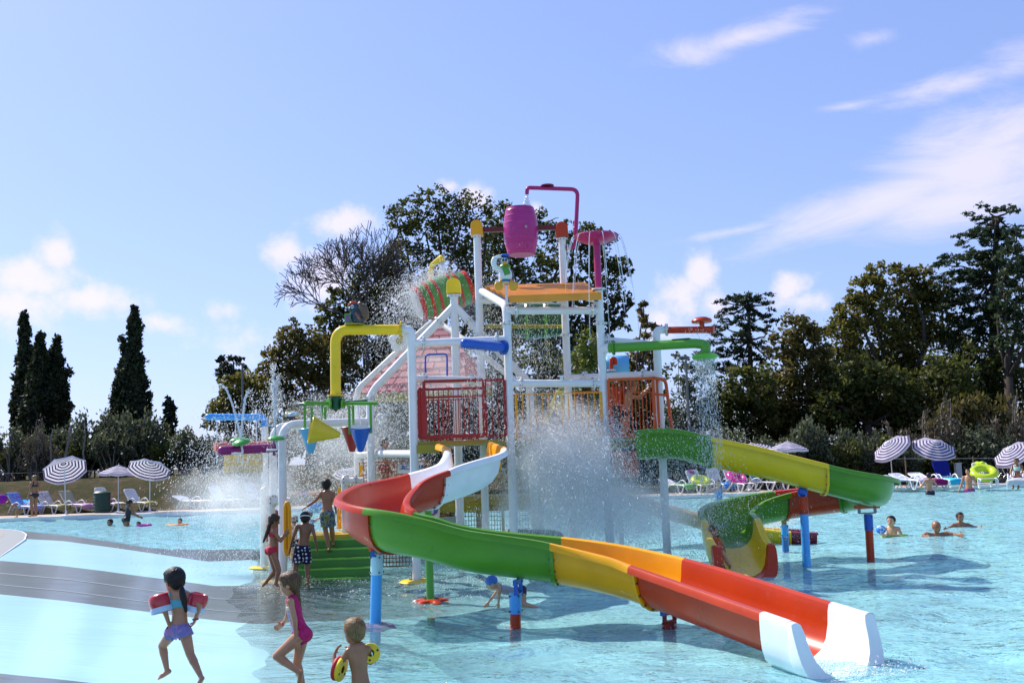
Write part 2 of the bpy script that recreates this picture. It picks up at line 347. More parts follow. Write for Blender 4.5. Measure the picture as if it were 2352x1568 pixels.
slab('landing_edge', 0, .0, zt, mat('white_edge_paint', (.62,.60,.60), .5), po); slab('landing_border', .05, .1, zt+.004, mat('grey_border', (.20,.215,.21), .6), po); slab('landing_paving', .75, .1, zt+.008, paving_mat(), po)
# water
def water_mat():
    m = bpy.data.materials.new('pool_water'); m.use_nodes = True; N = m.node_tree.nodes; L = m.node_tree.links; N.clear()
    out = N.new('ShaderNodeOutputMaterial'); tr = N.new('ShaderNodeBsdfTransparent'); tr.inputs[0].default_value = (.80,.965,.975,1)
    gl = N.new('ShaderNodeBsdfGlossy'); gl.inputs['Roughness'].default_value = .035; fr = N.new('ShaderNodeFresnel'); fr.inputs[0].default_value = 1.27
    tc = N.new('ShaderNodeTexCoord'); h = None
    for sc, st, w in ((1.5,(.8,1.25,1),.62),(3.9,(.8,1.25,1),.40),(10.5,(.85,1.2,1),.17)):
        mp = N.new('ShaderNodeMapping'); mp.inputs['Scale'].default_value = st; L.new(tc.outputs['Object'], mp.inputs[0])
        n = N.new('ShaderNodeTexNoise'); n.inputs['Scale'].default_value = sc; n.inputs['Detail'].default_value = 3; n.inputs['Distortion'].default_value = .6; L.new(mp.outputs[0], n.inputs['Vector'])
        mu = N.new('ShaderNodeMath'); mu.operation = 'MULTIPLY'; mu.inputs[1].default_value = w; L.new(n.outputs[0], mu.inputs[0])
        if h is None: h = mu.outputs[0]
        else:
            ad = N.new('ShaderNodeMath'); L.new(h, ad.inputs[0]); L.new(mu.outputs[0], ad.inputs[1]); h = ad.outputs[0]
    bp = N.new('ShaderNodeBump'); bp.inputs['Strength'].default_value = .9; bp.inputs['Distance'].default_value = .15; L.new(h, bp.inputs['Height']); a2 = N.new('ShaderNodeAttribute'); a2.attribute_name = 'shal'; r2 = N.new('ShaderNodeMapRange'); L.new(a2.outputs['Fac'], r2.inputs[0]); r2.inputs[3].default_value = .15; r2.inputs[4].default_value = 1.0; L.new(r2.outputs[0], bp.inputs['Strength'])
    L.new(bp.outputs[0], gl.inputs['Normal']); L.new(bp.outputs[0], fr.inputs['Normal'])
    mx = N.new('ShaderNodeMixShader'); L.new(fr.outputs[0], mx.inputs[0]); L.new(tr.outputs[0], mx.inputs[1]); L.new(gl.outputs[0], mx.inputs[2]); df = N.new('ShaderNodeBsdfDiffuse'); df.inputs[0].default_value = (.42,.83,.87,1); L.new(bp.outputs[0], df.inputs['Normal'])
    at_ = N.new('ShaderNodeAttribute'); at_.attribute_name = 'milk'; m2 = N.new('ShaderNodeMixShader'); L.new(at_.outputs['Fac'], m2.inputs[0]); tm = N.new('ShaderNodeMix'); tm.data_type = 'RGBA'; q = N.new('ShaderNodeMapRange'); L.new(at_.outputs['Fac'], q.inputs[0]); q.inputs[2].default_value = .3; L.new(q.outputs[0], tm.inputs[0]); tm.inputs[6].default_value = (.98,.995,.995,1); tm.inputs[7].default_value = (.80,.97,.98,1); L.new(tm.outputs[2], tr.inputs[0]); L.new(tr.outputs[0], m2.inputs[1]); L.new(df.outputs[0], m2.inputs[2])
    L.new(m2.outputs[0], mx.inputs[1]); L.new(mx.outputs[0], out.inputs[0])
    return m
WATER = water_mat()
def build_water():
    gx = np.concatenate([np.linspace(-59.9,-24,40)[:-1], np.arange(-24, 24, .125), np.linspace(24,59.9,40)]); gy = np.concatenate([np.linspace(-24.9,4,30)[:-1], np.arange(4, EDGE+.01, .125), [EDGE]])
    X, Y = np.meshgrid(gx, gy); Z = np.zeros_like(X); r = np.random.default_rng(3)
    for i in range(46):
        lam = .38*(5.5**r.random()); k = 2*PI/lam; th = r.normal(-.9, .9); a = .0036*lam**.9 * (.7+.6*r.random())
        Z += a*np.sin(k*(X*math.cos(th)+Y*math.sin(th)) + r.random()*6.28 + 1.1*np.sin(X*.23*r.random()+Y*.31*r.random()))
    n = len(gx); idx = np.arange(len(gx)*len(gy)).reshape(len(gy), n)
    F = np.stack([idx[:-1,:-1], idx[:-1,1:], idx[1:,1:], idx[1:,:-1]], -1).reshape(-1,4)
    # cloudiness grows with the depth of the water over the sloping floor
    U = X/np.maximum(Y,.5)*FPX + CU; hz = HC + (CU-U)*ROLL; Vp = hz + 2.0*FPX/np.maximum(Y,.5)
    b0 = np.interp(U, [p[0] for p in BND[0]], [p[1] for p in BND[0]]); ON = 572 + 34*np.sin(Vp*.021+.6) + 15*np.sin(Vp*.067+1.0) + 7*np.sin(Vp*.19); slope = .56*np.clip((U-ON)/(1250-ON), 0, 1); depth = np.where(Vp > b0, slope, .55); depth = np.where(Y < 2, .5, depth)
    for _ in range(10): depth[1:-1,1:-1] = (depth[1:-1,1:-1]*2 + depth[:-2,1:-1]+depth[2:,1:-1]+depth[1:-1,:-2]+depth[1:-1,2:])/6
    shal = np.clip(depth/.22, 0, 1); Z *= .12+.88*shal
    o = npmesh('pool_water', np.stack([X,Y,Z],-1).reshape(-1,3), F, WATER, org=(0,0,0), smooth=True); tag(o, kind='structure')
    a = o.data.attributes.new('shal','FLOAT','POINT'); a.data.foreach_set('value', shal.astype(np.float32).ravel())
    milk = .72*(1-np.exp(-(np.maximum(depth,0)*2.1)**2)); a = o.data.attributes.new('milk','FLOAT','POINT'); a.data.foreach_set('value', milk.astype(np.float32).ravel())
build_water()
# ------------------------------------------------------------------ the play tower
YE, YC, YD, YF, YB, YA = 16.95, 17.2, 17.5, 17.8, 19.0, 19.5
PR = .072                                   # pipe radius
TW = thing('water_play_tower', 'tall white pipe climbing tower with orange slatted roof and red, yellow and orange railings', 'play tower', (0, 18, 0))
def vpost(u, v, Y, ztop, zbot=-.5, parent=None, m=WHITE, r=PR, base=None):
    x = at(u, v, Y).x; return (Vector((x, Y, zbot)), Vector((x, Y, ztop)))
def postpart(pts, parent=TW, m=WHITE, r=PR, rad=.2, name='post'):
    return tubepart(name, pts, r, m, parent, rad)
def zz(u, v, Y): return at(u, v, Y).z
pA, pB = vpost(1102, 750, YB, zz(1095,543,YB)), vpost(1299, 750, YB, zz(1293,547,YB))
pC, pD, pE, pF = vpost(1173, 1000, YC, 0), vpost(1390, 1000, YD, zz(1378,668,YD)), vpost(950, 1000, YE, 0), vpost(1519, 1000, YF, 0)
xA, xB, xC, xD, xE, xF = pA[0].x, pB[0].x, pC[0].x, pD[0].x, pE[0].x, pF[0].x
postpart(pA); postpart(pB); postpart(pD)
zroofA = zz(1105, 668, YB); zCtop = zz(1163, 702, YC)
postpart([pC[0], (xC, YC, zCtop), (xA+.05, YB, zroofA)], rad=.22)                       # front corner post bends back up to the rear post
zEt = zz(935, 757, YE); zFt = zz(1530, 757, YF)
postpart([pE[0], (xE, YE, zEt), (at(921,757,YE).x, YE, zEt)], rad=.2)
postpart([pF[0], (xF, YF, zFt), (at(1534,757,YF).x, YF, zFt)], rad=.16)
postpart([(xB+.03, YB, zroofA-.05), (xD, YD, zz(1378,690,YD))], rad=.1, name='beam')
for (u, v, Y) in ((1160,743,YC),(1380,743,YD),(1296,770,YB),(1103,770,YB)):
    x = {YC:xC, YD:xD}.get(Y, xB if u > 1200 else xA); flange((x, Y, zz(u,v,Y)), (0,0,1), .125, TW)
flange((xA, YB, zz(1095,543,YB)), (0,0,1), .11, TW); flange((xB, YB, zz(1293,549,YB)), (0,0,1), .11, TW); flange((xD, YD, zz(1378,664,YD)), (0,0,1), .125, TW)
def beam(a, b, f=(.12,.9), r=PR*.92):
    a = Vector(a); b = Vector(b); tubepart('beam', [a, b], r, WHITE, TW)
    for t in f:
        p = a + (b-a)*t; flange(p, b-a, .115, TW)
beam((xC,YC,zz(1175,713,YC)), (xD,YD,zz(1385,713,YD)), (.1,.92))
beam((xC,YC,zz(1180,880,YC)), (xD,YD,zz(1390,880,YD)), (.12,.9))
beam((xE,YE,zz(945,789,YE)), (xC,YC,zz(1165,779,YC)), (.12,.88))
beam((xE,YE,zz(948,870,YE)), (xA,YB,zz(1108,873,YB)), (.14,.85))
beam((xA,YB,zz(1105,690,YB)), (xB,YB,zz(1297,690,YB)), (.2,.8))
beam((xD,YD,zz(1392,779,YD)), (xF,YF,zz(1514,790,YF)), (.1,.9), r=PR*.75)
beam((xB,YB,zz(1305,868,YB)), (xF,YF,zz(1517,859,YF)), (.2,.85))
beam((xE,YE,zz(950,1042,YE)), (at(862,1041,YA).x,YA,zz(862,1041,YA)), (.85,))
tubepart('beam', [(xA,YB,2.2),(xB,YB,2.2)], .05, OLV, TW); 
# caps and axle bearings
def cap(x, Y, z, m, w=.23):
    b = MB(); pr = []; n = 8
    for k in range(n+1):
        a = PI*k/n; pr.append((math.cos(a)*w/2, .12+math.sin(a)*.1))
    pr = [(w/2*1.08,-.08)] + pr + [(-w/2*1.08,-.08)]
    A = [Vector((x+p, Y-.11, z+h)) for p, h in pr]; B_ = [p+Vector((0,.22,0)) for p in A]; k = len(A)
    b.add(A+B_, [tuple(range(k)), tuple(reversed(range(k,2*k)))] + [(i, i+k, (i+1)%k+k, (i+1)%k) for i in range(k)])
    o = b.build('cap', m, TW); bm = bmesh.new(); bm.from_mesh(o.data); bmesh.ops.recalc_face_normals(bm, faces=bm.faces); bm.to_mesh(o.data); bm.free()
    md = o.modifiers.new('bev','BEVEL'); md.width = .015; md.segments = 2
    return o
zcap = pA[1].z + .09; cap(xA, YB, zcap, ORY); cap(xB, YB, pB[1].z+.09, ORR)
# slatted roof
zf, zb_ = zz(1170,688,YC), zz(1120,660,YB); nsl = 14; f0, f1 = Vector((xC+.06, YC-.12, zf)), Vector((xD+.0, YC-.12, zf)); b0, b1 = Vector((xA+.1, YB-.05, zb_)), Vector((xB+.42, YB-.05, zb_))
sl_bm = None
for k in range(nsl):
    t = k/(nsl-1); a = f0.lerp(b0, t); c = f1.lerp(b1, t); b = MB(); tilt = (b0-f0).normalized()
    b.bar(a+Vector((.02*(k%3),0,.0)), c, .062, .05, up=tilt.cross(Vector((1,0,0)))); o = b.build('roof_slat', mat('amber_slat', (.80,.30,.02), .4, var=.1), TW)
b = MB(); b.bar(f0+Vector((0,-.065,-.02)), f1+Vector((0,-.065,-.02)), .03, .13); b.build('roof_fascia', mat('amber_slat', (0,0,0)), TW)
for t in (.06,.5,.95):
    a = f0.lerp(f1,t); c = b0.lerp(b1,t); b = MB(); b.bar(a+Vector((0,.02,-.06)), c+Vector((0,0,-.06)), .05, .09); b.build('rafter', mat('rafter_blue', (.06,.12,.26), .4), TW)
# deck
ZD = 2.32
dk = mat('deck_olive', (.36,.29,.03), .5, var=.1)
b = MB(); b.add([(xE,YE,ZD),(xC,YC,ZD),(xD,YD,ZD),(xF,YF,ZD),(xF,YB+.1,ZD),(xA-.7,YB+.1,ZD),(xE,YE,ZD-.07),(xC,YC,ZD-.07),(xD,YD,ZD-.07),(xF,YF,ZD-.07),(xF,YB+.1,ZD-.07),(xA-.7,YB+.1,ZD-.07)],
    [(0,1,2,3,4,5),(11,10,9,8,7,6)]+[(i,i+6,(i+1)%6+6,(i+1)%6) for i in range(6)]); b.build('deck', dk, TW)
b = MB(); b.bar((xE+.05,YE-.03,ZD-.13),(at(1010,1020,YE).x,YE-.02,ZD-.13),.05,.14); b.build('deck_beam', OLV, TW); b = MB(); b.bar((xD,YD+.6,ZD-.16),(xF,YF+.3,ZD-.16),.05,.12); b.build('deck_beam', OLV, TW)
# railings
def railing(a, c, z0, z1, m, nb, bar_r=.008, fw=.04, name='railing', top2=False, frame_top=True):
    a = Vector(a); c = Vector(c); fr = MB()
    for p in (a, c): fr.bar((p.x,p.y,z0), (p.x,p.y,z1), fw)
    if frame_top: fr.bar((a.x,a.y,z1),(c.x,c.y,z1), fw)
    else: fr.bar((a.x,a.y,z1),(c.x,c.y,z1), .016)
    fr.bar((a.x,a.y,z0),(c.x,c.y,z0), fw if frame_top else .016)
    if top2: fr.bar((a.x,a.y,z1-.27),(c.x,c.y,z1-.27), fw*.8)
    o = fr.build(name, m, TW); me = None
    for k in range(nb):
        p = a.lerp(c, (k+1)/(nb+1)); b = MB(); b.tube([(p.x,p.y,z0+.01),(p.x,p.y,z1-.01)], bar_r, 6); bb = b.build('bar', m, o, smooth=60)
    return o
RFR = DRED
def PX(u, Y, v=940): return (at(u, v, Y).x, Y)
zlo, zhi = zz(960,1006,YE), zz(960,877,YE)
railing(PX(962,YE+.05), PX(1110,YE+.15), zlo, zhi-.13, RFR, 12); railing(PX(975,YE-.03), PX(1112,YE+.05), zlo+.02, zhi, RFR, 0, top2=True, fw=.05)
railing(PX(1115,YC-.15), PX(1160,YC-.05), zlo, zhi, RFR, 2, fw=.05); railing(PX(966,YE+.2), PX(978,YB-.2), zlo, zhi-.1, RFR, 9)
railing(PX(985,YB-.05), PX(1098,YB), zlo, zhi-.2, RFR, 10, fw=.018)
zlo2, zhi2 = zz(1290,1003,YC+.1), zz(1290,902,YC+.1)
railing(PX(1186,YC+.1), PX(1381,YD-.05), zlo2, zhi2, ORY, 12, fw=.05, frame_top=False)
railing(PX(1312,YB), PX(1392,YB), zlo2, zhi2+.1, ORG, 5, fw=.05)
zlo3, zhi3 = zz(1450,999,YD), zz(1450,871,YD)
o = railing(PX(1400,YD-.08), PX(1503,YD-.12), zlo3, zhi3, ORG, 11, fw=.045); railing(PX(1512,YD-.05), PX(1520,YD+.75), zlo3, zhi3-.03, ORG, 4, fw=.04)
railing(PX(1405,YB-.1), PX(1500,YB-.1), zlo3, zhi3-.15, ORG, 3, fw=.02)
tubepart('handrail', [(PX(1503,YD)[0],YD-.12,zhi3),(PX(1532,YD)[0],YD,zhi3-.03),(PX(1541,YD)[0],YD,zz(1541,990,YD))], .03, ORG, TW, .09)
tubepart('handrail', [(PX(1505,YD)[0],YD-.1,zhi3-.28),(PX(1534,YD)[0],YD,zhi3-.3)], .022, ORG, TW)
# stair rails inside, flat pad fitting, back panel
for dx in (0, .09):
    tubepart('handrail', [at(1242+dx*100,985,18.6), at(1281,897,18.6), at(1290,900,18.6), at(1297,1000,18.6)], .024, mat('lemon_paint', (.62,.52,.04), .4), TW, .12)
tubepart('handrail', [at(1246,1000,18.5), at(1272,935,18.5), at(1288,928,18.5)], .02, mat('lemon_paint', (0,0,0)), TW, .1)
b = MB(); p = at(1290,868,YC); b.lathe([(.03,0),(.03,.07),(.07,.075),(.07,.09)], (at(1290,870,YC).x, YC+.02, zz(1290,874,YC)), seg=14); b.build('nozzle', WHITE, TW)
b = MB(); b.box(at(1288,748,18.9), (.01,.01,.01)); 
tubepart('beam', [(xA+.1,YB+.1,zz(1115,748,YB)), (xB-.06,YB+.1,zz(1292,748,YB))], .04, OLV, TW)
# tower copper red mid panels low behind the splash
b = MB(); b.box(at(1412,1066,19.2), (.9,.03,.5)); b.build('panel', SAL, TW)
# base rings on the floor
def base_ring(x, y, m, z=-.02, r=.2, n=24, lob=0, h=.05, zc=None):
    b = MB(); rows = []
    for (q, hh) in ((1,0),(.86,h*.7),(.45,h)):
        rows.append([(x+math.cos(2*PI*k/n)*r*q*(1+lob*math.cos(6*2*PI*k/n)*q), y+math.sin(2*PI*k/n)*r*q*(1+lob*math.cos(6*2*PI*k/n)*q), z+hh) for k in range(n)])
    b.grid(rows, closed=True); return b
base_ring(xE, YE, YEL, .0, .3, h=.04).build('base_ring', YEL, TW, smooth=40)
base_ring(at(650,1300,18).x, 18, YEL, .0, .3, h=.04)
# ------------------------------------------------------------------ tipping barrel on the axle
zax = zcap + .03
TB = thing('tipping_barrel', 'large magenta pink tipping barrel on a dark red axle at the tower top', 'barrel', ((xA+xB)/2, YB, zax))
cx = at(1196,530,YB).x; prof = []; r0 = .27; H_ = .93
for k in range(25):
    t = k/24; r = r0 + .075*math.sin(PI*min(1,max(0,t)))**.9
    prof.append((r, -H_*.56 + H_*t))
hoops = [.06,.2,.34,.66,.8,.93]
pr2 = []
for k in range(73):
    t = k/72; r = r0 + .075*math.sin(PI*t)**.9 - .012*(1-t)
    for h in hoops: r += .007*math.exp(-((t-h)/.012)**2)
    pr2.append((r, -H_*.56 + H_*t))
inner = [(r-.02, h) for r, h in reversed(pr2[6:])]
b = MB(); b.lathe([(.01, -H_*.56)] + pr2 + inner + [(.01, inner[-1][1])], (cx, YB, zax), seg=40, cap=False); b.build('barrel', PNK, TB, smooth=40)
b = MB(); b.bar((xA+.1,YB,zax),(xB-.1,YB,zax),.09); b.build('axle', BRN, TB)
b = MB(); q = at(1208,520,YB-.36); b.lathe([(.02,0),(.028,.012),(.02,.03)], (q.x, YB-.35, q.z), (0,-1,0), 12); b.build('plug', mat('grey_plug', (.3,.3,.32), .4), TB, smooth=40)
# filling pipe
FP = thing('filling_pipe', 'thin magenta pipe arching over the pink barrel and pouring water', 'pipe', (xB, YB, zz(1310,572,YB)))
tubepart('pipe', [(xB+.06,YB,zz(1303,569,YB)), at(1321,568,YB), at(1327,435,YB), at(1211,431,YB), at(1210,446,YB)], .04, MAG, FP, .14)
b = MB(); p = at(1257,428,YB); b.lathe([(.13,0),(.13,.02),(.08,.03)], (p.x,p.y,p.z), seg=18); b.build('bracket', mat('maroon', (.16,.012,.04), .4), FP, smooth=40)
flange((xB+.1,YB,zz(1305,569,YB)), (1,0,0), .075, FP)
# dish on its own pole
DS = thing('spray_dish', 'magenta mushroom dish on a magenta pole dripping thin streams', 'water feature', (xD, YD, zz(1378,662,YD)))
tubepart('pole', [(xD,YD,zz(1378,664,YD)), (xD,YD,zz(1374,552,YD))], .062, MAG, DS)
zd = zz(1375,546,YD)
b = MB(); b.lathe([(.06,-.12),(.16,-.11),(.30,-.06),(.385,.0),(.40,.03),(.385,.045),(.3,.04),(.16,.05),(.15,.075),(.13,.1),(.01,.1)], (xD, YD, zd), seg=36); b.build('dish', MAG, DS, smooth=35)
# ------------------------------------------------------------------ spray arms on the tower
def arm(name, label, cat, pts, r, m, fl=None, rad=.2, bend=6):
    t = thing(name, label, cat, pts[0]); tubepart('pipe', pts, r, m, t, rad, 18)
    if fl: flange(fl[0], fl[1], fl[2], t, m)
    return t
A1 = arm('spray_pipe', 'short royal blue pipe with round flange spraying from the tower front post', 'pipe', [at(1157,798,YC-.12), at(1068,789,YC-.75)], .083, BLU, (at(1156,798,YC-.13), (at(1157,798,YC-.12)-at(1068,789,YC-.75)), .13))
b = MB(); b.ell(at(1068,789,YC-.75), .083, seg=16, rings=10); b.build('end_cap', BLU, A1, smooth=180)
tubepart('stub', [(xC,YC,zz(1166,798,YC)), at(1157,798,YC-.12)], .08, WHITE, A1)
A2 = arm('shower_pipe', 'long green shower pipe with round green rose pouring water beside the tower', 'shower', [at(1400,799,YD-.1), at(1598,788,YD-.9), at(1622,792,YD-1.0), at(1620,812,YD-1.0)], .082, LGRN, (at(1409,798,YD-.13), (1,-.25,0), .135), rad=.26)
tubepart('stub', [(xD,YD,zz(1384,800,YD)), at(1402,799,YD-.1)], .085, WHITE, A2)
p = at(1619,820,YD-1.0); b = MB(); b.lathe([(.07,.07),(.16,.06),(.21,.03),(.215,.0),(.19,-.03),(.01,-.035)], p, seg=28); b.build('shower_head', mat('bright_green_plastic', (.12,.46,.03), .3), A2, smooth=40)
b = MB(); a_ = at(1545,780,YD-.7); c_ = at(1585,777,YD-.86); b.bar(a_, c_, .1, .012); b.build('pad', mat('dark_pad', (.02,.05,.02), .5), A2)
A3 = arm('spray_pipe', 'dark red pipe with mushroom cap on top at the upper right of the tower', 'pipe', [at(1532,758,YF), at(1640,757,YF-.35)], .062, RED, None)
flange(at(1531,757,YF), (1,-.2,0), .115, A3)
p = at(1612,741,YF-.27); b = MB(); b.lathe([(.045,-.1),(.045,.0)], (p.x,p.y,p.z), seg=16); b.build('stem', RED, A3, smooth=40)
b = MB(); b.lathe([(.17,-.0),(.185,.03),(.17,.06),(.10,.095),(.01,.105)], (p.x,p.y,p.z+.0), seg=24); b.build('mushroom_cap', RED, A3, smooth=50)
G1 = thing('spray_gooseneck', 'small dark red gooseneck spout standing on the rear right beam', 'spout', at(1405,852,18.6))
tubepart('pipe', [at(1404,852,18.6), at(1405,823,18.6), at(1413,824,18.6), at(1414,838,18.6)], .04, RED, G1, .1); flange(at(1404,850,18.6), (0,0,1), .08, G1)
b = MB(); rows = []
for k in range(13):
    a = -1.2+2.4*k/12; c = at(1412,838,19.4); rows.append([(c.x+s_*.28, c.y+.25-.3*math.cos(a)*1.0, c.z+.2*math.sin(a)/.93) for s_ in (-1,1)])
b.grid(rows); o = tag(b.build('splash_shield', mat('sky_blue_shell', (.12,.42,.72), .35), smooth=180), 'light blue curved shield panel behind the dark red gooseneck', 'panel'); md = o.modifiers.new('s','SOLIDIFY'); md.thickness = .02
# red water bucket hanging behind orange rails
bk = thing('water_bucket', 'red-orange bucket hanging behind the orange railing near the leaning boy', 'bucket', at(1421,930,18.3))
b = MB(); b.lathe([(.10,0),(.13,.3),(.14,.3),(.14,.33),(.115,.33),(.09,.02),(.01,.02)], at(1421,930,18.3), seg=20); b.build('bucket', ORR, bk, smooth=40)
tubepart('hanger', [at(1421,905,18.3)+Vector((-.14,0,0)), at(1421,880,18.3)+Vector((-.1,0,0)), at(1421,880,18.3)+Vector((.1,0,0)), at(1421,905,18.3)+Vector((.14,0,0))], .012, ORR, bk, .05, 8)
# green tub hung under the roof behind
gt = thing('green_tipping_tub', 'dark green tub on an olive bar under the orange slatted roof', 'tub', at(1235,755,19.6))
b = MB(); c = at(1238,735,19.7); b.lathe([(.28,-.5),(.36,-.3),(.37,.1),(.33,.42),(.2,.47)], c, (1,.0,.0), 22); b.build('tub', DGRN, gt, smooth=40)
for k in (-.25, .12): 
    b = MB(); b.lathe([(.37,k-.03),(.392,k),(.37,k+.03)], c, (1,0,0), 22); b.build('band', LGRN, gt, smooth=40)
b = MB(); b.ell(c+Vector((-.62,0,.15)), (.12,.1,.1)); b.build('knob', ORG, gt, smooth=180)
# ------------------------------------------------------------------ water slides
HALF = [(.50,-.085),(.497,-.04),(.475,-.008),(.43,.0),(.39,-.02),(.372,-.08),(.36,-.2),(.325,-.33),(.25,-.43),(.14,-.485),(0,-.50)]
def profile(wd=1.0, dp=1.0, off=0.0):
    pts = [Vector((x*wd, z*dp)) for x, z in HALF]; full = pts + [Vector((-p.x, p.y)) for p in reversed(pts[:-1])]
    if off:
        q = []
        for i, p in enumerate(full):
            t = (full[min(i+1,len(full)-1)] - full[max(i-1,0)]).normalized(); nrm = Vector((t.y, -t.x)); q.append(p + Vector((-t.y, t.x))*off)
        full = q
    return full
def slide_path(pts, n=12):
    """pts: (x, y, z_rim, bank) -> list of (pos, lateral-left, up)"""
    c = catmull(pts, n) if len(pts[0]) == 3 else None
    arr = []; P = [np.array(p, float) for p in pts]; Q = [2*P[0]-P[1]] + P + [2*P[-1]-P[-2]]
    for i in range(1, len(Q)-2):
        a, b, c_, d = Q[i-1:i+3]
        for k in range(n):
            t = k/n; arr.append(.5*((2*b)+(-a+c_)*t+(2*a-5*b+4*c_-d)*t*t+(-a+3*b-3*c_+d)*t**3))
    arr.append(P[-1]); fr = []
    for i in range(len(arr)):
        a = arr[max(i-1,0)]; b = arr[min(i+1,len(arr)-1)]; h = Vector((b[0]-a[0], b[1]-a[1], 0)).normalized()
        lat = Vector((-h.y, h.x, 0)); up = Vector((0,0,1)); bk = arr[i][3]; l2 = lat*math.cos(bk) + up*math.sin(bk); u2 = up*math.cos(bk) - lat*math.sin(bk)
        fr.append((Vector(arr[i][:3]), l2, u2, h))
    return fr
BOX_IN = [(.470,-.004),(.455,.0),(.44,.0),(.42,-.002),(.39,-.02)] + HALF[5:]
BOX_OUT = [(.492,-.008),(.500,-.03),(.503,-.08),(.503,-.16),(.50,-.25),(.49,-.34),(.46,-.43),(.40,-.49),(.30,-.515),(.15,-.525),(0,-.53)]
def mirror(h, wd, dp): return [Vector((x*wd, z*dp)) for x, z in h] + [Vector((-x*wd, z*dp)) for x, z in reversed(h[:-1])]
def trough(fr, wd, dp, thick=.016, boxy=False):
    A = profile(wd, dp, 0); B_ = profile(wd, dp, thick); rows = []
    if boxy: A = mirror(BOX_IN, wd, dp); B_ = mirror(BOX_OUT, wd, dp)
    for i_, (p, l, u, h) in enumerate(fr):
        cut = (.30*(i_/(len(fr)-1))**2 if boxy else 0)
        if boxy:
            rows.append([p + l*q.x + u*q.y - h*cut*(q.y+.25*dp) for q in A] + [p + l*q.x + u*q.y - h*cut*(q.y+.25*dp) for q in reversed(B_)]); continue
        rows.append([p + l*q.x + u*q.y for q in A] + [p + l*q.x + u*q.y for q in reversed(B_)])
    b = MB(); b.grid(rows, closed=True); n = len(rows[0]); b.f.append(tuple(reversed(range(n)))) if False else None
    na = len(A)
    for r in (0, len(rows)-1):
        o = r*n
        for i in range(na-1): b.f.append((o+i, o+i+1, o+n-2-i, o+n-1-i)); b.m.append(0)
    return b
def collar(f, wd, dp, off0=.014, off1=.05, t=.02):
    p, l, u, h = f; A = profile(wd, dp, off0)[2:-2]; B_ = profile(wd, dp, off1)[2:-2]; b = MB(); rows = []
    for s_ in (-t, t): rows.append([p + h*s_ + l*q.x + u*q.y for q in A] + [p + h*s_ + l*q.x + u*q.y for q in reversed(B_)])
    b.grid(rows, closed=True); n = len(rows[0]); na = len(A)
    for r in (0, 1):
        for i in range(na-1): b.f.append((r*n+i, r*n+i+1, r*n+n-2-i, r*n+n-1-i)); b.m.append(0)
    return b
def fixnorm(o):
    bm = bmesh.new(); bm.from_mesh(o.data); bmesh.ops.recalc_face_normals(bm, faces=bm.faces); bm.to_mesh(o.data); bm.free(); return o
def slide(root, pts, joints, cols, wd=1.0, dp=1.0, n=12, bolts=True, boxy=()):
    fr = slide_path(pts, n); js = [0] + [int(round(j*n)) for j in joints] + [len(fr)-1]
    for k, m in enumerate(cols):
        seg = fr[js[k]:js[k+1]+1]; o = fixnorm(trough(seg, wd, dp, boxy=k in boxy).build('slide_section', m, root, smooth=40))
        if k < len(cols)-1:
            f = seg[-1]; c = fixnorm(collar(f, wd, dp).build('joint_collar', m, o, smooth=35))
            if bolts:
                Q = profile(wd, dp, .032); 
                bme = None
                for i in (4,6,7,8,9,11,12,13,14,16):
                    q = Q[i]; b = MB(); b.lathe([(.013,-.034),(.013,.034)], f[0]+f[1]*q.x+f[2]*q.y, f[3], 6); b.build('bolt', DARKBOLT, o)
    return fr
S1 = thing('water_slide', 'long winding slide of white, red, green and yellow sections ending in the foreground water', 'water slide', (0, 12.5, 0))
P1 = [(-.86,16.9,2.28,0),(-.80,16.3,2.25,0),(-.62,15.55,2.17,0),(-.72,14.85,2.02,.05),(-1.27,14.28,1.84,.04),(-1.74,13.75,1.69,-.06),(-1.87,13.05,1.53,-.12),(-1.62,12.5,1.43,-.12),(-1.15,12.28,1.33,-.08),(-.55,12.22,1.16,-.03),(.45,12.2,1.0,0),(1.16,11.86,.875,0),(1.74,11.25,.735,0),(2.69,9.6,.49,0),(2.87,9.25,.45,0)]
fr1 = slide(S1, P1, [2.15, 4.0, 7.2, 10.0, 11.75, 12.95], [ORY, WHT, RED, GRN, ORY, ORR, WHT], boxy=(6,))
def bracket(p, h, w, zdrop, m, m2, parent):
    """fork under a slide: plate, two arms and a yoke down to the column top"""
    lat = Vector((-h.y, h.x, 0)).normalized(); b = MB(); b.bar(p-lat*w, p+lat*w, .035, .06); b.build('bracket_plate', m, parent)
    for s_ in (-1, 1):
        b = MB(); b.bar(p+lat*w*.6*s_, p+lat*w*.62*s_-Vector((0,0,zdrop)), .05, .02); b.build('bracket_arm', m2, parent)
    b = MB(); b.bar(p-lat*w*.66-Vector((0,0,zdrop)), p+lat*w*.66-Vector((0,0,zdrop)), .05, .02); b.build('bracket_yoke', m2, parent)
def column(base, top, zsp, m_top, m_bot, parent, r=.065, label=None):
    base = Vector(base); top = Vector(top); t = (zsp-base.z)/(top.z-base.z); mid = base.lerp(top, t)
    b = MB(); b.tube([mid, top], r*1.12, 18); b.mi = 1
    for k in range(4):
        for z in (.12, .85):
            q = mid.lerp(top, z); a = k*PI/2+.5; b.lathe([(.012,-.0),(.012,.02)], q+Vector((math.cos(a),math.sin(a),0))*r*1.1, (math.cos(a),math.sin(a),0), 6)
    b.build('column_sleeve', [m_top, DARKBOLT], parent, smooth=50); b = MB(); b.tube([base, mid], r, 18); b.build('column', m_bot, parent, smooth=50)
